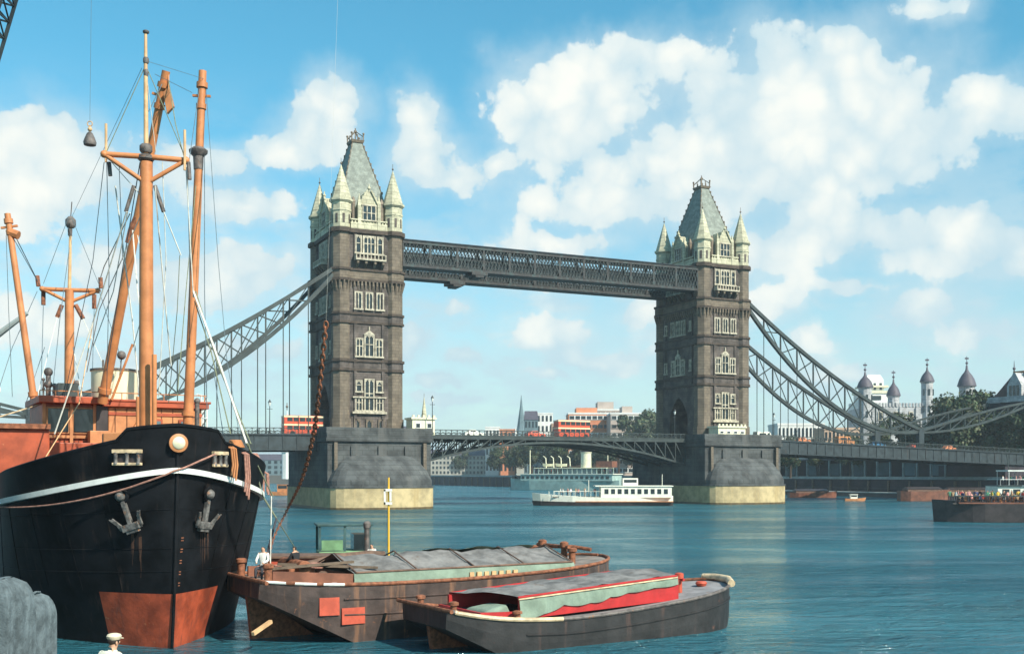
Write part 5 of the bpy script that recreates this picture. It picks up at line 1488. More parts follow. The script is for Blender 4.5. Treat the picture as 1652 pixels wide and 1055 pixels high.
def anchor(px, z, side, tilt):
    p, tg, up, n = hull_at(px, z, side)
    up = n.cross(tg).normalized()
    if up.z < 0: up = -up
    u2 = (up*math.cos(tilt) + tg*math.sin(tilt)); t2 = n.cross(u2).normalized()
    o_ = p + n*0.18
    m = MB(); 
    m.beam(o_ + u2*1.0 - n*0.1, o_ - u2*0.12, 0.20, 0.20, up=n)                       # shank
    m.beam(o_ - t2*0.42 - u2*0.15, o_ + t2*0.42 - u2*0.15, 0.30, 0.30, up=n)        # crown
    m.beam(o_ - t2*0.30 - u2*0.32, o_ + t2*0.30 - u2*0.32, 0.24, 0.22, up=n)
    for sg in (-1, 1):
        c = o_ + t2*0.44*sg - u2*0.18
        m.beam(c, c + u2*0.62 + t2*0.20*sg + n*0.16, 0.24, 0.13, up=n, w2=0.07, h2=0.06)
        m.beam(c + u2*0.35 + t2*0.1*sg + n*0.12, c + u2*0.62 + t2*0.34*sg + n*0.2, 0.2, 0.06, up=n, w2=0.04)
    m.xform(lambda v: o_ + (v-o_)*0.84)
    a = m.build('anchor', M_galv, ship, bevel=0.02)
    st = MB(); q = random.Random(int(px))      # rust run down from the anchor
    for k in range(5):
        dx = q.uniform(-.35, .35); w_ = q.uniform(.015, .05); z0_ = z - 0.35 - q.uniform(0, .3); z1_ = z0_ - q.uniform(.6, 1.7); rows_ = []
        for i in range(7):
            zz_ = z0_ + (z1_-z0_)*i/6; pp, t_, u_, n_ = hull_at(px + dx*40, zz_, side); n_ = Vector((n_.x, n_.y, 0)).normalized()
            rows_ += [pp + n_*0.012 - t_*w_*(1-i/7), pp + n_*0.012 + t_*w_*(1-i/7)]
        st.add(rows_, [(2*i, 2*i+1, 2*i+3, 2*i+2) for i in range(6)])
    st.build('rust_run', M_rustdark, ship)
    m = MB(); c = o_ + u2*1.05
    ring_ = [c + (t2*math.cos(k*PI/8) + u2*math.sin(k*PI/8))*0.34 - n*0.12 for k in range(17)]
    m.xform(lambda v: v); m.tube([c + (r_-c)*0.72 for r_ in ring_], 0.07, 8, cap=False); m.build('hawse_pipe', M_black, ship)
    m = MB(); m.ball(c - n*0.05, 0.2, 8); m.build('anchor_shackle', M_galv, a)
anchor(214, 4.72, -1, 0.30)
anchor(325, 4.72, 1, 0.10)

# fairleads and gear on the bow bulwark
def fairlead(px, z, side, w=1.1):
    p, tg, up, n = hull_at(px, z, side); p = p + n*0.10
    f = MB()
    f.beam(p - tg*w/2 + Vector((0,0,0.30)), p + tg*w/2 + Vector((0,0,0.30)), 0.16, 0.14)
    f.beam(p - tg*w/2 - Vector((0,0,0.16)), p + tg*w/2 - Vector((0,0,0.16)), 0.12, 0.10)
    fo = f.build('fairlead', M_yrail, ship, bevel=0.02)
    r_ = MB()
    for q in (-0.38, 0.0, 0.38): r_.lathe([(0.10,-0.16),(0.07,-0.04),(0.07,0.14),(0.10,0.26)], tuple(p + tg*q*w), 10)
    r_.build('fairlead_roller', M_galv, fo)
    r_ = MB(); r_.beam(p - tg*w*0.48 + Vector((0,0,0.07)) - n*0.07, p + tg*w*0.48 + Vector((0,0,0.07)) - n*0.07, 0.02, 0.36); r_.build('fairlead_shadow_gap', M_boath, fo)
fairlead(206, 7.02, -1); fairlead(352, 6.98, 1, 0.8)

# mooring rope along the bow and heaving lines
def sag(a, b, d, n=14):
    a, b = Vector(a), Vector(b)
    return [a.lerp(b, i/n) - Vector((0, 0, d*4*(i/n)*(1-i/n))) for i in range(n+1)]
m = MB(); pts = []
for k in range(30):
    f = k/29; px = 340 - f*345
    zz_ = 7.05 - 0.55*min(1, f*4)**0.8
    side = 1 if px > 287 else -1
    zr = 6.5 + (764 - (738 + 50*(f**0.7) + 32*f))/FPX*42.5
    zr = 6.5 + (764 - (733 + 30*min(1, f*5.3) + 58*max(0, f-0.19)/0.81*(2-max(0, f-0.19)/0.81)*0.98))/FPX*42.0
    p, tg, up, n = hull_at(px, zr, side); n = Vector((n.x, n.y, 0)).normalized()
    if n.y > 0: n = -n
    pts.append(p + n*0.24)
m.tube(pts, 0.035, 6); m.build('mooring_rope', M_manila, ship)

# deck items behind the bulwark
def shipbox(name, x0, x1, y0, y1, z0, z1, mt, bevel=0.03, parent=None):
    return MB().box(x0, x1, y0, y1, z0, z1).build(name, mt, parent or ship, bevel=bevel)
m = MB(); m.hexa([(-2.2,1.75,7.0),(-1.0,1.15,7.0),(-0.9,2.0,7.0),(-2.1,2.6,7.0)], [(-2.2,1.75,8.02),(-1.0,1.15,8.12),(-0.9,2.0,8.12),(-2.1,2.6,8.02)]); m.build('windlass_cover', M_tan, ship, bevel=0.04)
m = MB(); m.hexa([(1.45,1.55,7.0),(2.35,2.15,7.0),(2.1,2.9,7.0),(1.3,2.3,7.0)], [(1.45,1.55,8.05),(2.35,2.15,7.98),(2.1,2.9,7.98),(1.3,2.3,8.05)]); m.build('locker', M_tan, ship, bevel=0.04)
for (x, y) in ((3.35, 3.0), (3.75, 3.6), (-3.9, 3.6), (-0.6, 2.2), (0.2, 2.2), (2.2, 6.0)):
    m = MB(); m.lathe([(0.16,0),(0.14,0.1),(0.12,0.75),(0.19,0.8),(0.19,0.95),(0.1,1.0)], (x, y, zbelt(y)+0.1), 12); m.build('bollard', M_iron, ship)
# rope coils draped over the right bulwark
for (px, z, L_) in ((372, 7.35, 1.0), (392, 7.15, 1.5), (420, 6.75, 1.2), (436, 6.4, 0.7)):
    p, tg, up, n = hull_at(min(px, 428), z, 1)
    m = MB()
    for q in range(3):
        a = p + n*(0.12+0.03*q) + tg*(0.1*q-0.1); m.tube([a - n*0.2 + Vector((0,0,0.2)), a + Vector((0,0,0.12)), a + n*0.02 - Vector((0,0,L_*0.5)) + tg*0.08, a - Vector((0,0,L_*(0.9+0.1*q)))], 0.04, 6)
    m.build('rope_fender', (M_tan if z > 7.2 else M_manila), ship)
for (x, y, z) in ((3.6, 3.9, 7.2), (4.4, 4.9, 7.1), (3.2, 3.2, 7.6)):
    m = MB()
    for k in range(5):
        r_ = 0.34 - 0.03*k; m.tube([(x + r_*math.cos(a*PI/6), y + r_*math.sin(a*PI/6), z + 0.06*k) for a in range(13)], 0.045, 6, cap=False)
    m.build('rope_coil', M_manila if y > 3.8 else M_tan, ship)

# masts
def spar(name, pts, r0, r1, mt, n=14, parent=None):
    m = MB(); m.tube(pts, r0, n, r2=r1); return m.build(name, mt, parent or ship, world=True)
def W_(px, py, Y): return P(px, py, Y)
Y1 = 45.2
fm = spar('foremast', [W_(236, 700, Y1), W_(236, 262, Y1)], 0.30, 0.255, M_paint_o, 18)
spar('topmast', [W_(236, 262, Y1), W_(235, 120, Y1), W_(235, 52, Y1)], 0.105, 0.06, M_mastpale, 10, fm)
m = MB()
for (py, r_, h) in ((52, 0.13, 0.12), (98, 0.12, 0.25), (118, 0.10, 0.3), (240, 0.26, 0.35), (255, 0.34, 0.25)):
    c = W_(235.5, py, Y1); m.lathe([(r_*0.8,-h/2),(r_,-h/4),(r_,h/4),(r_*0.7,h/2)], tuple(c), 12)
m.build('mast_fitting', M_iron, fm, world=True)
# crosstree with struts
ax = rotz((1,0,0), SA*0.35)
def crosstree(cpx, y_bar, y_strut, xl, xr, Y, th, parent, ylr=(0,0)):
    m = MB()
    L_, R_ = W_(xl, y_bar + ylr[0], Y-0.3), W_(xr, y_bar + ylr[1], Y+0.3)
    m.tube([L_, W_(cpx, y_bar+2, Y), R_], th, 10)
    for e in (L_, R_):
        m.tube([e, W_(cpx, y_strut, Y)], th*0.82, 10); m.ball(e, th*1.35, 10)
    return m.build('crosstree', M_paint_o, parent, world=True)
crosstree(236, 251, 296, 168, 300, Y1-0.1, 0.115, fm, (-2, 8))
m = MB(); m.tube([W_(171, 262, Y1), W_(171, 200, Y1)], 0.055, 8); m.build('crosstree_post', M_mastpale, fm, world=True)
m = MB(); m.tube([W_(298, 275, Y1), W_(298, 210, Y1)], 0.055, 8); m.build('crosstree_post', M_mastpale, fm, world=True)
for (a, b) in (((216, 300), (203, 342)), ((250, 300), (264, 342)), ((176, 262), (178, 284)), ((304, 262), (306, 290))):
    m = MB(); m.tube([W_(*a, Y1), W_(*b, Y1)], 0.085, 8); m.build('tackle_block', M_iron, fm, world=True)
m = MB(); m.tube([W_(249, 690, Y1-0.6), W_(249, 572, Y1-0.6)], 0.10, 10); m.build('vent_pipe', M_paint_o, ship, world=True)
m = MB(); m.tube([W_(222, 690, Y1-0.6), W_(222, 640, Y1-0.6)], 0.07, 10); m.build('vent_pipe', M_paint_o, ship, world=True)
m = MB(); m.tube([W_(318, 712, 48), W_(318, 648, 48)], 0.10, 10); m.ball(W_(318, 647, 48), 0.14, 8); m.build('samson_post', M_iron, ship, world=True)
# derricks
def derrick(a, b, r0, r1, name='derrick_boom'):
    d = spar(name, [a, a.lerp(b, 0.5), b], r0, r1, M_paint_o, 14)
    ax_ = (b-a).normalized()
    m = MB(); u = ax_.cross(Vector((0,1,0))).normalized()
    for f, r_ in ((0.96, 1.45), (0.90, 1.3), (0.04, 1.35)):
        m = MB(); c = a.lerp(b, f); m.tube([c - ax_*0.12, c + ax_*0.12], (r0+(r1-r0)*f)*r_, 12); m.build('boom_band', M_paint_o, d, world=True)
    m = MB(); c = a.lerp(b, 0.93); m.beam(c - u*0.42, c + u*0.42, 0.12, 0.1)
    m.build('boom_yoke', M_paint_o, d, world=True)
    return d
d1 = derrick(W_(165, 650, 52.5), W_(268, 115, 49.0), 0.235, 0.18)
d2 = derrick(W_(303, 690, 51.5), W_(327, 115, 51.5), 0.235, 0.18)
m = MB(); c = W_(320, 243, 51.5); m.lathe([(0.24,-0.3),(0.42,-0.12),(0.44,0.0),(0.25,0.14)], tuple(c), 14); m.lathe([(0.22,-0.9),(0.25,-0.3)], tuple(c), 12); m.build('boom_collar', M_iron, d2, world=True)
m = MB(); c = W_(271, 160, 49.0)   # pulley block hanging at the boom head
m.hexa([c+Vector((-.20,-.1,.25)), c+Vector((.06,-.1,.55)), c+Vector((.28,-.1,-.35)), c+Vector((-.02,-.1,-.68))], [c+Vector((-.20,.1,.25)), c+Vector((.06,.1,.55)), c+Vector((.28,.1,-.35)), c+Vector((-.02,.1,-.68))])
m.tube([W_(272, 118, 49), W_(272, 150, 49)], 0.04, 6); m.build('pulley_block', M_tan, d1, world=True, bevel=0.03)
m = MB(); m.tube([W_(228, 340, 50.5), W_(212, 372, 50.5), W_(205, 392, 50.5)], 0.24, 8, r2=0.1); m.build('tackle_block', M_rust, d1, world=True)
# thin derrick behind wheelhouse roof
m = MB(); m.tube([W_(180, 645, 53), W_(214, 555, 53)], 0.06, 8); m.build('small_boom', M_paint_o, ship, world=True)
m = MB(); m.ball(W_(196, 573, 54), 0.22, 10); m.tube([W_(196, 580, 54), W_(193, 606, 54)], 0.03, 6); m.build('radar_ball', M_iron, ship, world=True)
# aft mast
Y2 = 63.5
am = spar('aft_mast', [W_(112, 650, Y2), W_(112, 468, Y2)], 0.29, 0.24, M_paint_o, 16)
spar('topmast', [W_(112, 468, Y2), W_(114, 350, Y2)], 0.11, 0.07, M_mastpale, 8, am)
m = MB(); m.lathe([(0.2,-0.35),(0.3,-0.2),(0.3,0.1),(0.12,0.3)], tuple(W_(114, 358, Y2)), 10); m.lathe([(0.12,-0.2),(0.14,0.2)], tuple(W_(113, 375, Y2)), 8); m.tube([W_(114, 352, Y2), W_(116, 326, Y2)], 0.03, 5); m.build('mast_fitting', M_iron, am, world=True)
crosstree(112, 466, 488, 68, 158, Y2, 0.12, am, (0, 3))
for (a, b) in (((62, 462), (60, 445)), ((163, 465), (162, 448)), ((70, 470), (70, 492)), ((152, 475), (152, 498)), ((100, 492), (92, 512)), ((122, 492), (134, 514))):
    m = MB(); m.tube([W_(*a, Y2), W_(*b, Y2)], 0.13, 8); m.build('tackle_block', M_rust, am, world=True)
d3 = derrick(W_(55, 648, 56), W_(12, 345, 56), 0.175, 0.15)
m = MB(); m.tube([W_(16, 375, 56), W_(30, 380, 56)], 0.22, 8); m.build('pulley_block', M_paint_o, d3, world=True)
m = MB(); m.tube([W_(-10, 545, 60), W_(44, 505, 60)], 0.2, 8, r2=0.12); m.build('lattice_boom', M_coping, ship, world=True)

# rigging (each its own line)
def line(pts, r, mt, name='stay', d=0.0):
    m = MB(); q = []
    for a, b in zip(pts, pts[1:]):
        sgm = sag(a, b, d, 6); q += sgm if not q else sgm[1:]
    m.tube(q, r, 5); return m.build(name, mt, ship, world=True)
RG = [
 ([(234,108,45.2),(172,245,45)], .018, M_gwire), ([(236,108,45.2),(298,252,45.4)], .018, M_gwire), ([(237,125,45.2),(252,250,46)], .014, M_rope),
 ([(172,255,45),(176,440,47),(172,640,50)], .016, M_wire), ([(302,262,45.4),(306,420,47),(306,560,50)], .018, M_wire), ([(300,268,45.4),(312,480,46)], .024, M_rope),
 ([(186,300,46),(214,520,47),(226,650,47)], .030, M_rope), ([(204,342,45),(150,520,47),(88,700,47)], .030, M_rope), ([(206,342,45),(183,470,47),(150,560,48)], .022, M_rope),
 ([(250,300,45),(262,440,46),(276,590,47)], .028, M_rope), ([(264,342,45),(292,412,45.5)], .026, M_rope), ([(290,412,45.5),(286,500,46),(272,650,48)], .016, M_gwire),
 ([(312,470,46),(345,560,45),(398,715,44)], .050, M_rope), ([(316,470,46),(352,590,45),(405,716,44)], .026, M_gwire), ([(314,486,46),(340,565,45),(372,700,44)], .026, M_gwire),
 ([(332,140,51.5),(352,420,50),(366,580,48),(386,700,46)], .014, M_wire), ([(322,140,51.5),(305,262,46)], .016, M_wire), ([(272,130,49),(283,200,47),(296,250,45.5)], .022, M_gwire),
 ([(262,135,49),(240,180,46)], .02, M_wire), ([(150,520,52),(128,650,50),(72,740,46)], .026, M_mastpale), ([(118,560,55),(132,640,50)], .022, M_rope),
 ([(18,368,56),(60,452,62)], .024, M_wire), ([(22,385,56),(64,460,62)], .018, M_wire), ([(110,352,63),(70,458,63)], .016, M_wire), ([(116,352,63),(160,460,63)], .016, M_wire),
 ([(70,492,63),(66,640,58)], .02, M_wire), ([(152,498,63),(148,640,58)], .02, M_wire), ([(92,512,63),(60,640,58)], .022, M_rope), ([(134,514,63),(172,600,60)], .022, M_rope),
 ([(210,344,47),(168,430,50),(160,455,62)], .024, M_rope), ([(240,100,45.2),(330,128,51.5)], .010, M_wire), ([(229,110,45.2),(116,350,63)], .010, M_wire),
 ([(305,20,46),(306,200,46)], .0, None), ([(72,560,58),(42,650,56)], .018, M_wire), ([(10,380,56),(14,500,56),(20,640,56)], .016, M_wire), ([(0,672,50),(78,648,53)], .030, M_yrail),
 ([(168,262,45),(150,420,47),(104,640,52)], .016, M_wire), ([(310,150,51.5),(250,120,46)], .012, M_wire), ([(180,262,45),(240,330,45.3)], .018, M_rope), ([(262,262,45.2),(268,420,46),(256,640,47)], .020, M_rope), ([(226,262,45),(200,420,48),(172,600,52)], .022, M_wire), ([(330,250,51.5),(330,470,50),(334,660,49)], .018, M_wire), ([(316,300,51),(300,470,49),(286,640,47)], .020, M_gwire), ([(60,470,63),(20,560,60),(-6,640,58)], .02, M_wire), ([(160,470,63),(190,560,60),(204,640,56)], .02, M_wire), ([(112,400,63),(96,520,60),(84,640,57)], .02, M_wire), ([(214,372,50),(222,470,48),(236,560,46)], .03, M_rope), ([(398,715,44),(440,800,46)], .03, M_gwire),
 ([(228,345,45),(196,420,46),(160,500,50),(140,600,54)], .020, M_rope), ([(222,380,49),(240,470,46),(215,560,46)], .018, M_rope), ([(192,262,45),(198,420,48)], .014, M_wire), ([(345,600,46),(360,700,45)], .018, M_wire),
]
for pts, r_, mm in RG:
    if mm is None: continue
    line([W_(*p) for p in pts], r_, mm, 'rope' if mm in (M_rope, M_yrail) else 'stay')

# deckhouse and wheelhouse (front at y = 15..17 in ship frame)
def front(x, z, y): return Vector((x, y, z))
hy = 14.5
dh = shipbox('deckhouse', 0.2, 4.7, hy, hy+5, 5.2, 9.75, M_tan, 0.05)
shipbox('deckhouse_roof', -0.1, 5.0, hy-0.25, hy+5.2, 9.75, 10.0, M_red_o, 0.03, dh)
# sloped lower-left corner cheek of the tan front
m = MB(); m.hexa([(0.3,hy-0.9,7.2),(2.4,hy-0.9,7.2),(2.4,hy,7.2),(0.3,hy,7.2)], [(1.6,hy-0.25,9.2),(2.4,hy-0.25,9.2),(2.4,hy,9.2),(1.6,hy,9.2)]); m.build('cheek_panel', M_tan, dh, bevel=0.03)
for (xa, xb) in ((1.85, 2.75), (3.55, 4.15)):
    w = MB(); w.box(xa, xb, hy-0.10, hy-0.02, 8.3, 9.2); w.build('window', M_red_o, dh)
    g = MB(); g.box(xa+0.1, xb-0.1, hy-0.13, hy-0.10, 8.4, 9.1); g.build('window_glass', M_glass, dh.children[-1]) if False else g.build('window_glass', M_teal, dh)
wh = MB(); wh.box(-2.75, -0.1, hy+0.2, hy+5, 5.2, 9.85); wh = wh.build('wheelhouse', M_red_o, ship, bevel=0.05)
m = MB(); m.box(-2.95, 0.15, hy-0.3, hy+5.3, 9.85, 10.18); m.box(0.15, 5.1, hy-0.3, hy+0.0, 10.0, 10.12); m.build('wheelhouse_roof', M_red_o, wh, bevel=0.03)
for (xa, xb) in ((-2.5, -1.6), (-1.35, -0.5)):
    w = MB(); w.box(xa-0.08, xb+0.08, hy+0.10, hy+0.18, 8.42, 9.68); w.build('window', M_tan, wh)
    g = MB(); g.box(xa, xb, hy+0.05, hy+0.10, 8.5, 9.6); g.build('window_glass', M_glass, wh)
m = MB(); m.box(-0.35, 0.18, hy-0.02, hy+0.12, 8.1, 9.8); m.build('doorway', M_boath, wh)
m = MB(); m.box(-2.8, -0.38, hy+0.06, hy+0.2, 8.2, 8.34); m.build('window_sill', M_tan, wh)
for x in (-2.68, -1.47, -0.42): MB().box(x-0.07, x+0.07, hy+0.04, hy+0.2, 6.2, 9.85).build('corner_post', M_tan, wh)
m = MB()
for i in range(11): m.box(-2.6+i*0.21, -2.58+i*0.21, hy+0.17, hy+0.2, 6.2, 8.18)
m.build('plank_line', M_rustdark, wh)
for i in range(8): MB().box(0.5+i*0.55, 0.53+i*0.55, hy-0.03, hy+0.0, 5.4, 9.7).build('panel_joint', M_rustdark, dh)
MB().box(0.2, 4.7, hy-0.05, hy, 9.35, 9.5).build('trim_board', M_red_o, dh)
m = MB(); m.box(-0.75, 0.12, hy-0.7, hy+0.1, 7.3, 8.55); m.build('bridge_ladder_box', M_tan, wh, bevel=0.03)
# low red side house and bulwark panels to the left
m = MB(); m.box(-6.2, -2.8, hy-2.8, hy+6, 4.9, 8.5); sh = m.build('side_house', M_red_o, ship, bevel=0.05)
m = MB(); m.box(-6.35, -2.78, hy-3.0, hy+6.1, 8.5, 8.72); m.build('side_house_roof', M_rust, sh)
m = MB(); m.box(-3.3, 2.2, hy-1.2, hy+0.1, 5.2, 7.95); m.build('hatch_bulkhead', M_red_o, ship, bevel=0.04)
m = MB(); m.box(-5.6, -5.0, hy-2.9, hy-2.82, 6.9, 7.8); m.build('side_house_panel', M_boatw, sh)
m = MB(); m.box(-3.35, -1.4, hy-2.0, hy-1.22, 6.4, 7.15); m.build('tarpaulin_locker', M_tarp, ship, bevel=0.05)
m = MB(); m.box(-2.6, 2.6, 6.6, 12.4, 5.6, 6.9); m.build('hatch_coaming', M_red_o, ship, bevel=0.04)
m = MB(); m.box(-1.5, 1.5, 4.0, 5.9, 5.6, 7.9); m.build('winch_house', M_iron, ship, bevel=0.05)
# white boat / awning beside the wheelhouse at left, and white handrails at right
h_ = hull_mesh(5.5, 1.9, 0.75, 0.35, 0.25, 10, 0.25); h_.xform(lambda v: Vector((-5.6 + v.y, hy + v.x - 1.0, 9.45 + v.z))); lb = h_.build('lifeboat', M_boatw, ship)
m = MB(); m.box(-6.0, -4.6, hy-0.6, hy+4, 10.2, 10.5); m.build('boat_cover', M_white, lb, bevel=0.08)
m = MB(); m.tube([(-5.6, hy, 8.9), (-5.6, hy, 9.5)], 0.08, 6); m.tube([(-5.6, hy+3, 8.9), (-5.6, hy+3, 9.5)], 0.08, 6); m.build('boat_chock', M_iron, lb)
m = MB()
for z in (9.4, 10.0, 10.55):
    m.tube([(4.6, hy+0.5, z), (5.6, hy+2.5, z), (5.9, hy+4.5, z-0.25), (5.9, hy+7, z-0.4)], 0.035, 6)
for (x, y) in ((5.0, hy+1.3), (5.6, hy+2.5), (5.9, hy+4.5), (5.9, hy+7)): m.tube([(x, y, 6.5), (x, y, 10.5)], 0.04, 6)
m.build('white_handrail', M_white, ship)
# cream funnel casing and deck gear on the roof
m = MB(); m.lathe([(1.12,0),(1.12,1.55),(1.16,1.56),(1.16,1.66),(1.05,1.7)], tuple((0.95, hy+2.6, 10.1)), 30); fn = m.build('funnel', M_fcream, ship)
m = MB(); m.lathe([(1.18,0),(1.18,0.10)], (0.95, hy+2.6, 11.68), 30); m.build('funnel_rim', M_iron, fn)
m = MB(); m.tube([(0.3,hy+2.0,11.7),(0.3,hy+2.0,12.2)], 0.05, 6); m.build('exhaust_pipe', M_iron, fn)
for (px, py0, py1, r_) in ((78, 645, 600, 0.18), (70, 645, 612, 0.07), (88, 645, 622, 0.10), (124, 645, 618, 0.12)):
    m = MB(); a = W_(px, py0, 56); b = W_(px, py1, 56); m.tube([a, b], r_*0.7, 10); m.ball(b, r_*1.25, 10); m.ball(a.lerp(b, 0.55), r_*1.15, 10); m.build('roof_vent', M_iron, ship, world=True)
m = MB(); m.box(-1.9, -1.0, hy+1.2, hy+2.2, 10.18, 10.9); m.build('roof_locker', M_chain, ship)
m = MB()   # rail along roof front
for x in (-2.9, -2.2, -1.2, -0.2, 0.8, 1.8, 2.8, 3.8, 4.8): m.tube([(x, hy-0.15, 10.1), (x, hy-0.15, 10.42)], 0.025, 5)
m.tube([(-2.9, hy-0.15, 10.42), (4.9, hy-0.15, 10.42)], 0.025, 5); m.build('roof_rail', M_tan, ship)

# ------------------------------------------------------------------ barges in the foreground
def barge(loc, rz, L, w, zs, label, hull_m, name='lighter_barge', tip=5.0):
    """near-left corner at origin, x along, y across; zs(x) sheer height"""
    o = thing(name, label, 'barge', loc, rz, 'lighters moored in the foreground')
    xs = [0, 0.6, 1.4, 2.4, 3.4, 4.4, 5.2, 6.5, 8, 10, 12] + [L-tip + tip*i/9 for i in range(10)]
    xs = sorted(set([x for x in xs if x <= L]))
    def half(x):
        if x <= L-tip: return w/2
        f = (x-(L-tip))/tip; return w/2*math.sqrt(max(0.0005, 1-f**2.3))
    hi = 1.1 if w > 5.5 else 0.65
    def inset(x): return 0.0 if x > 3.2 else hi*(1-x/3.2)**1.8
    def bot(x):
        return max(-0.8, zs(0)-0.65 - x*0.52) if x < 7 else (-0.8 if x < L-2.2 else -0.8 + (x-(L-2.2))/2.2*1.5)
    m = MB(); rows = []
    for x in xs:
        hw = half(x) - inset(x); z1 = zs(x); z0 = bot(x)
        rows.append([(x, w/2-hw*0.97, z0), (x, w/2-hw, z0+(z1-z0)*0.55), (x, w/2-hw, z1), (x, w/2+hw, z1), (x, w/2+hw, z0+(z1-z0)*0.55), (x, w/2+hw*0.97, z0)])
    vs_ = [p for r in rows for p in r]; fs = []
    for i in range(len(xs)-1):
        for k in (0, 1, 3, 4, 5): fs.append((i*6+k, i*6+(k+1)%6, (i+1)*6+(k+1)%6, (i+1)*6+k)[::-1])
    fs.append((5,4,3,2,1,0)); n = len(xs)-1; fs.append(tuple(n*6+k for k in range(6)))
    m.add(vs_, fs); m.build('hull', hull_m, o)
    # side decks as a sheet just inside
    m = MB()
    for a, b in zip(xs, xs[1:]):
        ha = half(a)-inset(a)-0.02; hb_ = half(b)-inset(b)-0.02
        m.quad((a, w/2-ha, zs(a)-0.03), (b, w/2-hb_, zs(b)-0.03), (b, w/2+hb_, zs(b)-0.03), (a, w/2+ha, zs(a)-0.03))
    m.build('deck', M_deck if hull_m is M_barge else M_deck2, o)
    # gunwale bar
    def gun(x0, x1, side, mt, r_, nm='gunwale'):
        g = MB(); pts = []
        N = 26
        for i in range(N+1):
            x = x0 + (x1-x0)*(1-(1-i/N)**1.6); pts.append(Vector((x, w/2 + side*(half(x)-inset(x)), zs(x)+0.02)))
        g.tube(pts, r_, 8); return g.build(nm, mt, o)
    gun(0, L, -1, M_iron if hull_m is M_barge2 else M_rust, 0.075); gun(0, L, 1, M_rust, 0.075)
    m = MB(); m.tube([(0, 0.25, zs(0)+0.02), (0, w-0.25, zs(0)+0.02)], 0.08, 8); m.build('head_rail', M_rust, o)
    for dz in (0.55, 1.15 if hull_m is M_barge else 0.62):
        g = MB(); N = 40; pts = []
        for i in range(N+1):
            x = 3.0 + (L-3.05)*(1-(1-i/N)**1.6); z = zs(x)-dz
            pts.append(Vector((x, w/2 - (half(x)-inset(x)) - 0.01, z)))
        g.tube(pts, 0.035, 5); g.build('rubbing_band', hull_m, o)
        if hull_m is M_barge2: break
    # skeg under the swim head
    m = MB(); m.hexa([(0.5,w*0.5-0.12,-1.2),(4.6,w*0.5-0.12,-1.2),(4.6,w*0.5+0.12,-1.2),(0.5,w*0.5+0.12,-1.2)], [(0.15,w*0.5-0.12,zs(0)-0.6),(1.0,w*0.5-0.12,zs(0)-1.0),(1.0,w*0.5+0.12,zs(0)-1.0),(0.15,w*0.5+0.12,zs(0)-0.6)]); m.build('skeg', M_rust, o)
    return o, half, inset, gun
zA = lambda x: 2.42 - 0.24*min(x, 6)/6*(2 - min(x, 6)/6.0) + 0.012*max(0, x-8)**1.6
b1, half1, ins1, gun1 = barge((-8.97, 40.6, 0), R(32), 17.4, 6.2, zA, 'brown lighter with grey tarpaulin hatch and vermilion hull patches, next to the ship bow', M_barge)
gun1(0.15, 3.7, -1, M_white, 0.065, 'white_gunwale_strip')
def flap(y, sg, zf_, xa, xb, depth, seed):
    """canvas edge hanging in uneven swags between tie points"""
    q = random.Random(seed); m = MB(); m.smooth = True; ties = [xa]
    while ties[-1] < xb-0.9: ties.append(min(xb, ties[-1] + q.uniform(0.8, 2.0)))
    if ties[-1] < xb: ties.append(xb)
    dp = [q.uniform(0.45, 0.9) for _ in ties]; vs_ = []; n = int((xb-xa)/0.09)
    for i in range(n+1):
        x = xa + (xb-xa)*i/n
        k = max(j for j in range(len(ties)-1) if ties[j] <= x+1e-6); f = (x-ties[k])/(ties[k+1]-ties[k])
        d = depth*(1-0.0*x)*(dp[k]*(1-f) + dp[k+1]*f + 0.12*4*f*(1-f)*dp[(k*7+3) % len(dp)])
        d *= 1 - 0.35*(x-xa)/(xb-xa); w1 = 0.03*math.sin(x*7+seed) + q.uniform(-.008, .008)
        vs_ += [(x, y, zf_(x)), (x, y + sg*(0.05+w1), zf_(x)-d*0.5), (x + 0.03*math.sin(x*3), y + sg*(0.03+w1*0.6), zf_(x)-d)]
    m.add(vs_, [(i*3+k, (i+1)*3+k, (i+1)*3+k+1, i*3+k+1) for i in range(n) for k in (0, 1)])
    return m
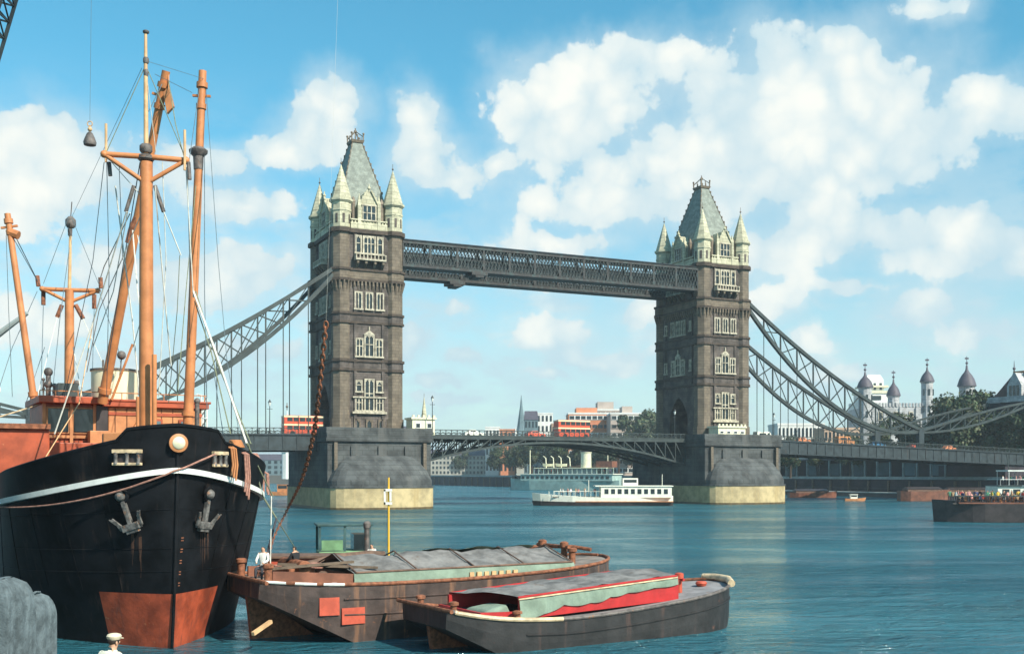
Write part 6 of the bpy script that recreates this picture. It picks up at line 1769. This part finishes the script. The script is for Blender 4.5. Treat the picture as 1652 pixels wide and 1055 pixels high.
# tarpaulin hatch: ridge cover with sagging side flaps
def hatch(o, x0, x1, y0, y1, zb_, zside, ridge, mt_top, mt_side, mt_coam, drop=0.5, scallop=True, tilt=0.0, sidem=None):
    m = MB(); m.box(x0, x1, y0, y1, zb_, zside); m.build('hatch_coaming', mt_coam, o)
    nx, ny = 40, 16; m = MB(); q = random.Random(int(x1*10)); vs_ = []
    for i in range(nx+1):
        for j in range(ny+1):
            x = x0-0.1 + (x1-x0+0.2)*i/nx; v = j/ny; y = y0-0.12 + (y1-y0+0.24)*v
            z = zside + 0.05 + ridge*(1-abs(2*v-1)) + 0.05*math.sin(i*0.9+v*5) + 0.04*math.sin(i*0.37-v*9) + q.uniform(-0.03, 0.03) - 0.05*abs(math.sin(i*PI/8))*0.5
            vs_.append((x, y, z))
    fs = [(i*(ny+1)+j, (i+1)*(ny+1)+j, (i+1)*(ny+1)+j+1, i*(ny+1)+j+1) for i in range(nx) for j in range(ny)]
    m.smooth = True; m.add(vs_, fs); tp = m.build('tarpaulin_cover', mt_top, o)
    # flaps
    for (y, sg) in ((y0-0.14, -1), (y1+0.14, 1)):
        flap(y, sg, lambda x: zside+0.06, x0-0.1, x1+0.1, drop*1.1, int(x0)+sg).build('tarpaulin_flap', mt_side, tp)
    m = MB()
    for f in (0.0, 0.26, 0.52, 0.76, 1.0):
        x = x0 + (x1-x0)*f
        m.tube([(x, y0-0.16, zside+0.10), (x, (y0+y1)/2, zside+0.13+ridge), (x, y1+0.16, zside+0.10)], 0.035, 6)
    m.tube([(x0, y0-0.15, zside+0.1), (x1, y0-0.15, zside+0.1)], 0.04, 6); m.tube([(x0, y1+0.15, zside+0.1), (x1, y1+0.15, zside+0.1)], 0.04, 6)
    m.build('hatch_batten', mt_coam, tp)
    return tp
hatch(b1, 3.9, 14.3, 1.05, 5.2, 1.85, 2.5, 0.60, M_tarp, M_tarpg, M_hatchw, 0.8)
# loose green sheets over the aft half
m = MB(); q = random.Random(3); vs_ = []
for i in range(21):
    for j in range(9):
        x = 8.2 + 5.6*i/20; v = j/8; y = 3.2 + 2.05*v; z = 2.63 + 0.60*(1-abs(2*((y-0.93)/4.39)-1)) + 0.05*math.sin(i*0.8+j) + q.uniform(0, 0.03)
        vs_.append((x, y, z))
m.smooth = True; m.add(vs_, [(i*9+j, (i+1)*9+j, (i+1)*9+j+1, i*9+j+1) for i in range(20) for j in range(8)]); m.build('green_sheet', M_tarpg, b1)
m = MB(); m.smooth = True
for i in range(12):    # rolled dark canvas
    pass
m.tube([(3.6,5.4,2.6),(5.0,5.5,2.85),(6.4,5.4,2.95),(7.2,5.3,2.9)], 0.17, 8); m.build('rolled_canvas', M_hatchw, b1)
# heaped canvas, hoses and baskets on the barge head
q = random.Random(11)
for k in range(9):
    cx_, cy_ = 1.2 + q.uniform(0, 2.6), 1.8 + q.uniform(0, 2.8)
    m = MB(); n = 9; vs_ = []
    for i in range(n+1):
        for j in range(n+1):
            u, v = i/n*2-1, j/n*2-1; r2 = min(1.0, math.hypot(u, v)); z = (1-r2**2)*q.uniform(0.75, 1.0)*0.38
            vs_.append((cx_+u*0.62, cy_+v*0.5, 2.15 + z + q.uniform(-.03, .03)))
    m.add(vs_, [(i*(n+1)+j, (i+1)*(n+1)+j, (i+1)*(n+1)+j+1, i*(n+1)+j+1) for i in range(n) for j in range(n)]); m.build('canvas_heap', (M_boatbr, M_hatchw, M_rust)[k % 3], b1)
for k in range(4):
    a_ = q.uniform(0, 6); m = MB(); c_ = (1.0 + k*0.8, 2.0 + q.uniform(0, 2.4), 2.62)
    for t_ in range(4): m.tube([(c_[0]+(0.28-0.02*t_)*math.cos(a*PI/7), c_[1]+(0.28-0.02*t_)*math.sin(a*PI/7), c_[2]+0.05*t_) for a in range(15)], 0.035, 5, cap=False)
    m.build('rope_coil', M_manila, b1)
# painted squares on the hull side
for (x0, x1, z0, z1) in ((2.05, 2.8, 1.10, 1.78), (2.9, 3.85, 0.72, 1.35)):
    m = MB(); m.hexa([(x0,ins1(x0)*1.0-0.03,z0),(x1,ins1(x1)-0.03,z0),(x1,ins1(x1)+0.25,z0),(x0,ins1(x0)+0.25,z0)], [(x0,ins1(x0)-0.015,z1),(x1,ins1(x1)-0.015,z1),(x1,ins1(x1)+0.25,z1),(x0,ins1(x0)+0.25,z1)]); m.build('painted_patch', M_patch, b1)
# bow deck clutter: red bulkhead, timbers, winch
for (y, sg) in ((1.2, 1), (4.9, -1)):
    m = MB(); m.hexa([(0.7,y+sg*0.35,2.0),(3.8,y-sg*0.25,2.0),(3.8,y-sg*0.1,2.0),(0.7,y+sg*0.5,2.0)], [(0.7,y+sg*0.35,2.75),(3.8,y-sg*0.25,2.55),(3.8,y-sg*0.1,2.55),(0.7,y+sg*0.5,2.75)]); m.build('red_washboard', M_boatbr, b1)
m = MB(); m.beam((0.6,1.6,2.85), (4.2,1.9,2.95), 0.16, 0.1); m.build('timber_baulk', M_timber, b1)
m = MB(); m.beam((1.2,2.4,2.95), (5.0,1.3,2.72), 0.14, 0.1); m.build('timber_baulk', M_timber, b1)
m = MB(); m.box(1.6, 2.7, 2.2, 4.0, 2.1, 2.75); m.tube([(2.15,1.9,2.8),(2.15,4.3,2.8)], 0.28, 12); m.build('windlass', M_rust, b1, bevel=0.03)
for (x, y) in ((0.5, 1.5), (0.5, 4.7), (15.0, 1.9), (15.0, 4.3)):
    m = MB(); z0 = zA(x); m.lathe([(0.15,0),(0.15,0.5),(0.22,0.55),(0.22,0.68),(0.12,0.72)], (x, y, z0-0.03), 12); m.build('bollard', M_rust, b1)
m = MB(); m.tube([(14.6,5.7,2.95),(15.8,5.0,3.0),(16.6,4.1,3.0),(17.0,3.2,2.9)], 0.09, 8)
for (x, y) in ((14.6,5.7),(15.8,5.0),(16.6,4.1)): m.tube([(x,y,2.3),(x,y,3.0)], 0.06, 6)
m.build('stern_rail', M_rust, b1)
for y in (2.4, 4.2):
    m = MB(); m.lathe([(0.16,0),(0.14,0.7),(0.2,0.75),(0.2,0.95),(0.1,1.0)], (14.9, y, 2.4), 10); m.build('bitt_post', M_rust, b1)
m = MB(); m.tube([(14.9,2.0,3.15),(14.9,4.6,3.15)], 0.09, 8); m.build('bitt_bar', M_rust, b1)
m = MB()
for k in range(7): x = 9.0 + k*0.36; MB().box(x, x+0.2, 0.78, 0.9, 2.2, 2.38).build('hatch_wedge', M_mastpale, b1)

zB = lambda x: 1.60 - 0.62*(1-math.exp(-x/2.2)) + 0.026*max(0, x-4.5)**1.5
b2, half2, ins2, gun2 = barge((-2.0, 38.7, 0), R(32), 14.6, 4.8, zB, 'grey lighter with bright red hatch coaming and green flap, nearest the viewer', M_barge2, tip=4.2)
gun2(0.3, 4.6, -1, M_yrail, 0.085, 'yellow_gunwale_strip')
x0, x1 = 3.2, 10.8
tz = lambda x: 1.84 + 0.058*(x-3.2)
db = lambda x: zB(x)-0.06
m = MB()
m.hexa([(x0,0.80,db(x0)),(x1,0.80,db(x1)),(x1,0.93,db(x1)),(x0,0.93,db(x0))], [(x0,0.80,tz(x0)),(x1,0.80,tz(x1)),(x1,0.93,tz(x1)),(x0,0.93,tz(x0))])
m.hexa([(1.9,3.9,db(2)),(x1,3.9,db(x1)),(x1,4.03,db(x1)),(1.9,4.03,db(2))], [(1.9,3.9,tz(2)),(x1,3.9,tz(x1)),(x1,4.03,tz(x1)),(1.9,4.03,tz(2))])
m.box(x1, x1+0.12, 0.80, 4.03, 1.2, tz(x1))
m.hexa([(1.6,0.80,db(2)),(x0,0.80,db(x0)),(x0,0.93,db(x0)),(1.6,0.93,db(2))], [(1.6,0.80,1.42),(x0,0.80,1.36),(x0,0.93,1.36),(1.6,0.93,1.42)])
m.box(1.5, 1.6, 0.80, 4.03, 1.0, 1.42)
m.build('hatch_coaming', M_bright, b2)
m = MB(); vs_ = []; q = random.Random(5)
for i in range(31):
    for j in range(9):
        f = i/30; x = x0-0.05 - 1.2*(j/8)*(1-f) + (x1-x0+0.1)*f; y = 0.77 + 3.28*j/8; z = tz(x) + 0.05 + 0.14*(1-abs(2*j/8-1)) + 0.035*math.sin(i*0.55+j*0.8) + 0.03*math.sin(i*1.3-j*0.5) + q.uniform(0, .03)
        vs_.append((x, y, z))
m.smooth = True; m.add(vs_, [(i*9+j, (i+1)*9+j, (i+1)*9+j+1, i*9+j+1) for i in range(30) for j in range(8)]); tp = m.build('tarpaulin_cover', M_tarp, b2)
flap(0.76, -1, lambda x: tz(x)+0.03, x0-0.05, x1+0.05, 0.95, 4).build('tarpaulin_flap', M_tarpg, tp)
m = MB(); m.tube([(x0-0.1,0.77,tz(x0)+0.05),(x1,0.77,tz(x1)+0.05)], 0.045, 6); m.build('coaming_edge_bar', M_bright, tp)
m = MB(); m.tube([(2.0,4.06,tz(2)+0.05),(x1,4.06,tz(x1)+0.05)], 0.045, 6); m.build('coaming_edge_bar', M_bright, tp)
m = MB(); m.tube([(x0-0.1,0.72,tz(x0)-0.02),(x1,0.72,tz(x1)-0.02)], 0.03, 6); m.build('gilt_line', M_yrail, tp)
m = MB(); m.box(x0-1.55, x0+1.5, 0.95, 3.9, zB(2)-0.02, zB(2)+0.03); m.build('open_hold_floor', M_boath, b2)
m = MB()
m.hexa([(x0-1.4,1.1,1.12),(x0-0.1,1.1,1.12),(x0-0.1,2.6,1.12),(x0-1.4,3.0,1.12)], [(x0-1.2,1.3,1.4),(x0-0.3,1.2,1.62),(x0-0.3,2.4,1.58),(x0-1.1,2.8,1.4)]); m.build('bundled_canvas', M_tarpg, b2, bevel=0.1)
for (x, y, h_) in ((11.9, 1.9, .8), (12.2, 3.8, .7), (0.6, 1.2, .4), (0.6, 3.8, .4), (2.9, 0.5, .3)):
    m = MB(); m.lathe([(0.13,0),(0.12,h_*0.7),(0.19,h_*0.75),(0.19,h_),(0.1,h_+0.04)], (x, y, zB(x)-0.03), 12); m.build('bollard', M_patch if x > 3 else M_rust, b2)
m = MB(); z = zB(12.2)+0.5; m.tube([(12.2,4.3,z),(12.1,3.0,z),(11.9,1.6,z)], 0.06, 6); m.build('stern_crossbar', M_bright, b2)
m = MB(); m.tube([(13.9, 0.85, zB(14)+0.10),(14.5,1.7,zB(14.5)+0.12),(14.65,2.6,zB(14.6)+0.12),(14.5,3.3,zB(14.4)+0.10)], 0.16, 10); m.build('stern_fender', M_yrail, b2)
m = MB(); m.lathe([(0.2,0),(0.26,0.12),(0.2,0.2),(0.001,0.22)], (13.4, 2.2, zB(13.4)-0.02), 12); m.build('deck_cap', M_patch, b2)

# ------------------------------------------------------------------ small craft and gear beyond the barges
def green_launch():
    o = thing('green_launch', 'green workboat with dark open wheelhouse frame beyond the tarpaulin barge', 'workboat', PG(452, 60, 0), R(14))
    L = 10.5
    hull_mesh(L, 3.0, 1.3, 0.3, 0.5, sheer=0.35).build('hull', M_dgreen, o)
    m = MB(); m.box(2.0, 4.8, -1.1, 1.1, 1.2, 2.3); m.build('cabin_base', M_green, o, bevel=0.04)
    for (x, y) in ((2.05,-1.05),(3.4,-1.05),(4.75,-1.05),(2.05,1.05),(4.75,1.05)): MB().box(x-0.06, x+0.06, y-0.06, y+0.06, 2.3, 3.65).build('wheelhouse_post', M_dgreen, o)
    m = MB(); m.box(1.9, 4.95, -1.2, 1.2, 3.65, 3.78); m.build('wheelhouse_roof', M_dgreen, o, bevel=0.03)
    m = MB(); m.box(3.9, 4.7, -0.9, 0.9, 2.3, 3.2); m.build('wheelhouse_screen', M_glass, o)
    m = MB(); m.box(2.15, 3.3, -1.12, -1.02, 2.35, 2.9); m.build('side_board', M_green, o)
    m = MB(); m.tube([(6.3,0,1.3),(6.3,0,2.2)], 0.07, 8, r2=0.05); m.build('towing_post', M_iron, o)
    return o
green_launch()
o = thing('signal_mast', 'tan pole with small white box lamp standing before the left pier', 'mast pole', P(627, 880, 53))
m = MB(); zt = P(627, 770, 53).z - P(627, 880, 53).z
m.tube([(0,0,-3.8),(0,0,zt)], 0.065, 10, r2=0.045); m.build('pole', M_yel, o)
m = MB()
for (a, b, c, d) in ((-0.22,-0.14,1.98,2.72),(0.05,0.13,2.15,2.6),(-0.22,0.16,1.98,2.1),(-0.22,0.16,2.62,2.74)): m.box(a, b, -0.1, 0.1, c+0.0, d)
m.build('lamp_bracket', M_white, o)
def skiff():
    o = thing('orange_cabin_boat', 'low orange cabin boat with dark windows right of the ship bow', 'boat', PG(404, 55, 0), R(4))
    L = 7.6
    hull_mesh(L, 2.6, 1.5, 0.3, 0.4, sheer=0.3).build('hull', M_boatbr, o)
    m = MB(); m.box(1.1, 4.6, -0.95, 0.95, 1.45, 2.35); m.build('cabin', M_patch, o, bevel=0.05)
    for x in (1.5, 2.6, 3.6):
        g = MB(); g.box(x, x+0.7, -0.99, -0.94, 1.75, 2.1); g.build('cabin_window', M_glass, o)
    m = MB(); m.box(0.9, 4.8, -1.1, 1.1, 2.35, 2.45); m.build('cabin_roof', M_hatchw, o)
    m = MB(); m.tube([(5.2,-0.6,1.6),(6.0,0.3,1.8),(6.8,0.6,1.7)], 0.25, 8); m.tube([(0.3,0.5,1.7),(0.9,-0.4,2.0)], 0.2, 8); m.build('rolled_sail', M_manila, o)
skiff()
person('sit', 1, b1.location + rotz((0.7, 2.6, zA(1)-0.03), R(32)), R(170), 'person in white top crouching on the barge head beside the ship bow')
person('sit', 6, b1.location + rotz((2.2, 3.1, zA(2)-0.03), R(32)), R(60), 'person in black crouching on the barge head beside the person in white')
person('sit', 1, PG(600, 56, 1.6), R(160), 'person in white sitting near the tan pole beyond the tarpaulin')
o = thing('mooring_post', 'dark post standing beside the seated person in white', 'post', PG(592, 57, 0)); m = MB(); m.tube([(0,0,-2),(0,0,3.9)], 0.13, 8); m.lathe([(0.18,3.7),(0.2,3.95),(0.1,4.05)], n=10); m.build('post_shaft', M_iron, o)
o = thing('work_punt', 'low dark punt carrying the seated person, beyond the tarpaulin barge', 'punt', PG(575, 56, 0), R(20))
hull_mesh(4.2, 1.7, 1.5, 0.3, 0.3, sheer=0.1).build('hull', M_timber, o)
m = MB(); m.box(0.4, 3.0, -0.7, 0.7, 1.4, 1.6); m.build('thwart_deck', M_timber, o)

# rusty chain hung before the left pier, and the mooring lines below it
o = thing('hanging_chain', 'rusty orange chain hanging down in front of the left tower and pier', 'chain', P(526, 520, 38))
path = [P(526, 520, 38), P(521, 570, 38.5), P(514, 640, 39.5), P(506, 700, 41), P(488, 770, 43), P(462, 825, 45), P(440, 872, 45), P(430, 926, 44.3)]
def catm(pts, n):
    out = []
    for i in range(len(pts)-1):
        p0 = pts[max(0,i-1)]; p1 = pts[i]; p2 = pts[i+1]; p3 = pts[min(len(pts)-1,i+2)]
        for k in range(n):
            t = k/n; out.append(0.5*((2*p1)+(p2-p0)*t+(2*p0-5*p1+4*p2-p3)*t*t+(3*p1-p0-3*p2+p3)*t**3))
    return out + [pts[-1]]
cp = catm(path, 40)
tot = [0]
for a, b in zip(cp, cp[1:]): tot.append(tot[-1] + (b-a).length)
def at_len(l):
    for i in range(len(tot)-1):
        if tot[i+1] >= l: 
            f = (l-tot[i])/(tot[i+1]-tot[i]); return cp[i].lerp(cp[i+1], f), (cp[i+1]-cp[i]).normalized()
    return cp[-1], (cp[-1]-cp[-2]).normalized()
m = MB(); l = 0.1; k = 0
while l < tot[-1]:
    c, d = at_len(l); sz = 0.115 if l < 5 else max(0.06, 0.115 - (l-5)*0.009)
    e = d.cross(Vector((0,1,0))).normalized() if k % 2 == 0 else d.cross(Vector((1,0,0))).normalized()
    m.tube([c + d*sz*1.25*math.cos(a*PI/5) + e*sz*0.62*math.sin(a*PI/5) for a in range(11)], sz*0.30, 5, cap=False)
    l += sz*1.75; k += 1
m.build('chain_links', M_rust, o, world=True)
m = MB(); m.tube([P(526, 520, 38), P(560, -420, 36)], 0.003, 5); m.build('hoist_wire', M_rope, o, world=True)
def rope_thing(pts, r_, mt, label, d=0.0):
    loc = pts[0]; o = thing('mooring_line', label, 'rope', loc); m = MB(); q = []
    for a, b in zip(pts, pts[1:]): sg_ = sag(a, b, d, 10); q += sg_ if not q else sg_[1:]
    m.tube(q, r_, 6); m.build('rope_strand', mt, o, world=True)
rope_thing([P(400, 715, 45), P(424, 800, 46), P(446, 836, 46.2)], 0.035, M_gwire, 'green rope from the ship bulwark to the crossing above the orange boat')
rope_thing([P(446, 836, 46.2), P(434, 880, 45), P(424, 926, 44.2)], 0.045, M_trou, 'dark rope running down from the rope crossing to the barge')
rope_thing([P(446, 836, 46.2), P(480, 890, 48)], 0.02, M_gwire, 'thin rope slanting right from the rope crossing')
rope_thing([P(438, 800, 45.5), P(436, 926, 44.4)], 0.02, M_rope, 'thin pale rope hanging close to the ship bow edge')

# ------------------------------------------------------------------ crane jib and hook at the upper left
o = thing('crane_jib', 'dark lattice crane jib cutting the upper left corner', 'crane', P(-150, 560, 40))
m = MB()
A0, A1 = P(-140, 560, 40), P(62, -120, 40)
dirj = (A1-A0).normalized(); side = dirj.cross(Vector((0,1,0))).normalized()*-1; 
if side.x > 0: side = -side
wj = 0.95; dep = Vector((0,-1,0))*0.95
n = 26
for i in range(n+1):
    f = i/n; c = A0.lerp(A1, f)
    c0 = c; c1 = c + side*wj; c2 = c + dep; c3 = c + side*wj + dep
    if i < n:
        e = A0.lerp(A1, (i+1)/n)
        for (u, w) in ((c0, e), (c1, e+side*wj), (c2, e+dep), (c3, e+side*wj+dep)): m.beam(u, w, 0.10)
        m.beam(c0, e + side*wj, 0.06); m.beam(c2, e + side*wj + dep, 0.06); m.beam(c0, e+dep, 0.05); m.beam(c1, e+side*wj+dep, 0.05)
    m.beam(c0, c1, 0.06); m.beam(c2, c3, 0.06); m.beam(c0, c2, 0.05); m.beam(c1, c3, 0.05)
m.build('jib_lattice', M_steel, o, world=True)
m = MB(); b = P(-150, 560, 40); m.box(b.x-1.6, b.x+1.6, 39, 42.5, -1, b.z); m.build('crane_pedestal', M_steel, o, world=True)
o = thing('crane_hook', 'dark weighted crane hook hanging left of the foremast', 'crane hook', P(145, 232, 40))
m = MB(); m.lathe([(0.05,-0.1),(0.21,-0.06),(0.23,0.05),(0.17,0.22),(0.11,0.36),(0.05,0.42)], n=16); m.build('hook_weight', M_iron, o)
m = MB(); m.ball((0,0,0.52), 0.085, 8); m.tube([(0,0,0.40),(0,0,0.66)], 0.03, 6)
m.tube([(0.09*math.cos(a*PI/6), 0, 0.72+0.09*math.sin(a*PI/6)) for a in range(13)], 0.02, 6, cap=False); m.build('swivel_shackle', M_mastpale, o)
m = MB(); m.tube([(0,0,0.8),(0.1,0,9.5)], 0.007, 5); m.build('hoist_wire', M_wire, o)

# ------------------------------------------------------------------ near quay: covered crate, cap man
o = thing('timber_jetty', 'timber jetty below the cap man in the lower left corner', 'jetty', (-9.5, 16, 0))
m = MB(); m.box(-5.5, 4.2, -4, 4.5, 1.75, 2.0); m.build('jetty_deck', M_timber, o)
for (x, y) in ((-5, 4.0), (-1, 4.0), (3.6, 4.0), (-5, -3), (3.6, -3)):
    m = MB(); m.tube([(x, y, -2), (x, y, 1.75)], 0.18, 10); m.build('jetty_pile', M_timber, o)
def canvas_crate(px0, px1, pyt, Y, depth, label, zb_=2.0):
    a = P(px0, pyt, Y); b = P(px1, pyt, Y + depth); w = b.x - a.x; h = a.z - zb_
    o = thing('covered_crate', label, 'covered crate', (a.x, Y, zb_), 0, 'canvas covered crates')
    m = MB(); nx, nz = 44, 36; q = random.Random(int(px1))
    for f in ('front', 'right', 'top', 'left', 'back'):
        vs_ = []
        for i in range(nx+1):
            for j in range(nz+1):
                u, v = i/nx, j/nz
                r_ = 0.22; zz_ = h*v; ins = 0.0
                if v > 0.85: ins = r_*(1-math.sqrt(max(0, 1-((v-0.85)/0.15)**2)))
                wob = 0.009*math.sin(u*15+v*4+math.sin(v*9)*1.3) + 0.006*math.sin(u*31-v*13+2*math.sin(u*7)) + 0.008*math.sin(v*21+u*6)*(1-v) + q.uniform(-.003, .003)
                if f == 'front': p = (ins + (w-2*ins)*u, ins + wob*(1-abs(2*u-1)**6), zz_)
                elif f == 'back': p = (ins + (w-2*ins)*u, depth-ins, zz_)
                elif f == 'right': p = (w-ins-0.6*wob*(1-abs(2*u-1)**6), ins + (depth-2*ins)*u, zz_)
                elif f == 'left': p = (ins, ins + (depth-2*ins)*u, zz_)
                else: p = (r_ + (w-2*r_)*u, r_ + (depth-2*r_)*v, h + 0.012*math.sin(u*17+v*11))
                vs_.append(p)
        m.smooth = True
        m.add(vs_, [(i*(nz+1)+j, (i+1)*(nz+1)+j, (i+1)*(nz+1)+j+1, i*(nz+1)+j+1) for i in range(nx) for j in range(nz)])
    m.build('canvas_cover', M_crate, o)
    m = MB(); m.tube([(-0.02,-0.04,h*0.55),(w+0.03,-0.04,h*0.5),(w+0.03,depth,h*0.5)], 0.02, 6); m.build('lashing', M_rope if False else M_crate, o)
    return o
canvas_crate(-160, 58, 938, 15, 0.9, 'canvas covered crate in the lower left corner, taller one')
canvas_crate(10, 92, 962, 16.05, 0.9, 'narrow canvas covered crate beside the taller one, lower left')

def cap_man():
    Y = 18.6; base = P(181, 1022, Y); zf = 2.0; s = (base.z - zf)/1.79
    o = thing('person', 'person in cream shirt and pale flat cap standing with back turned, lower left', 'person', (base.x - 0.04, Y, zf), R(-32))
    me = skin_body([(0,0,.93),(0,.02,1.12),(0,.04,1.33),(0,.05,1.47),(0,.07,1.55),(0,.085,1.64),(0,.08,1.72),
        (-.19,.02,1.42),(-.27,-.02,1.14),(-.22,.18,.95),(-.20,.26,.90),(.19,.02,1.42),(.27,0,1.14),(.22,.2,.98),(.20,.28,.95),
        (-.10,0,.90),(-.12,.03,.50),(-.13,-.02,.09),(-.14,.13,.04),(.10,0,.90),(.12,.05,.50),(.14,.02,.09),(.15,.17,.04)],
        [(0,1),(1,2),(2,3),(3,4),(4,5),(5,6),(2,7),(7,8),(8,9),(9,10),(2,11),(11,12),(12,13),(13,14),(0,15),(15,16),(16,17),(17,18),(0,19),(19,20),(20,21),(21,22)],
        [(.15,.11),(.14,.10),(.17,.115),.062,.062,(.078,.095),(.072,.09),.078,.048,.034,.03,.078,.048,.034,.03,.10,.07,.045,.04,.10,.07,.045,.04], 2)
    me.materials.clear(); me.materials.append(M_skin); me.materials.append(M_trou)
    for p in me.polygons: p.material_index = 1 if p.center.z < 0.93 else 0; p.use_smooth = True
    b = bpy.data.objects.new('body', me); COL.objects.link(b); b.parent = o
    sm_ = skin_body([(0,0,.88),(0,.02,1.12),(0,.035,1.34),(0,.045,1.455),(-.20,.015,1.415),(-.285,-.02,1.14),(-.23,.16,.97),(.20,.015,1.415),(.285,0,1.14),(.23,.18,1.0)],
        [(0,1),(1,2),(2,3),(2,4),(4,5),(5,6),(2,7),(7,8),(8,9)], [(.185,.14),(.18,.135),(.20,.145),.075,.10,.072,.055,.10,.072,.055], 2)
    sm_.materials.clear(); sm_.materials.append(M_shirt)
    for p in sm_.polygons: p.use_smooth = True
    c = bpy.data.objects.new('shirt', sm_); COL.objects.link(c); c.parent = o
    m = MB(); m.lathe([(0.072,1.46),(0.082,1.50),(0.070,1.515)], (0, .052, 0), 14); m.build('collar', M_shirt, o)
    m = MB(); m.ball((0,.075,1.665), .098, 14, 0.88, 1.05, 0.85); m.build('hair', M_hair, o)
    m = MB(); m.lathe([(0.098,1.685),(0.118,1.715),(0.125,1.745),(0.105,1.775),(0.06,1.79),(0.001,1.795)], (0, .085, 0), 18)
    m.smooth = True; m.add([(-.075,.17,1.70),(.075,.17,1.70),(.05,.245,1.69),(-.05,.245,1.69),(-.075,.17,1.72),(.075,.17,1.72),(.05,.245,1.70),(-.05,.245,1.70)], [(0,3,2,1),(4,5,6,7),(0,1,5,4),(1,2,6,5),(2,3,7,6),(3,0,4,7)])
    m.build('flat_cap', M_cap, o)
    for sx in (-1, 1):
        m = MB(); m.ball((sx*.088, .07, 1.635), .022, 8, 0.5, 0.9, 1.4); m.build('ear', M_skin, o)
    m = MB(); m.ball((0, .185, 1.635), .02, 8, 0.8, 1.2, 1.3); m.build('nose', M_skin, o)
    for sx in (-1, 1):      # hands: palm with five curled fingers
        hx = sx*.20; hy_ = .27 if sx < 0 else .29; hz = .90 if sx < 0 else .95
        m = MB(); m.ball((hx, hy_, hz), .038, 8, 0.6, 1.1, 1.0)
        for k in range(4): y = hy_ - .022 + k*.015; m.tube([(hx, y+.02, hz-.02), (hx-sx*.005, y+.035, hz-.06+.004*k), (hx-sx*.02, y+.03, hz-.085+.004*k)], .0085, 6, r2=.006)
        m.tube([(hx-sx*.012, hy_-.02, hz+.01), (hx-sx*.035, hy_+.02, hz-.015), (hx-sx*.035, hy_+.035, hz-.03)], .010, 6, r2=.007); m.build('hand', M_skin, o)
    o.scale = (s, s, s)
cap_man()
# small float just off the stem
o = thing('mooring_float', 'small white and red float in the shadow under the ship stem', 'float', PG(304, 34.5, 0.0))
m = MB(); m.lathe([(0.12,-0.15),(0.3,-0.02),(0.3,0.08),(0.2,0.2),(0.001,0.24)], n=14); m.build('float_body', M_white, o)
m = MB(); m.lathe([(0.305,-0.06),(0.312,0.0),(0.305,0.03)], n=14); m.build('float_stripe', M_bright, o)
# gull-white rope fender between ship and barge
o = thing('mooring_timber', 'slanting orange baulk wedged between ship and barge head', 'timber', P(412, 1020, 40))
m = MB(); m.beam(P(408, 1022, 39.5), P(437, 1002, 40.5), 0.13, 0.13); m.build('timber_baulk', M_mastpale, o, world=True)

# ------------------------------------------------------------------ the river air
hz = bpy.data.materials.new('river_haze'); hz.use_nodes = True
ht = NT(hz.node_tree); ht.n.remove(ht.n['Principled BSDF'])
pv = ht.new('ShaderNodeVolumePrincipled'); pv.inputs['Color'].default_value = (0.80, 0.93, 1.0, 1); pv.inputs['Density'].default_value = 0.0002; pv.inputs['Anisotropy'].default_value = 0.1
ht.l.new(pv.outputs[0], ht.n['Material Output'].inputs['Volume'])
tag(MB().box(-3100, 3100, -560, 4100, -3, 92).build('haze', hz), kind='stuff')
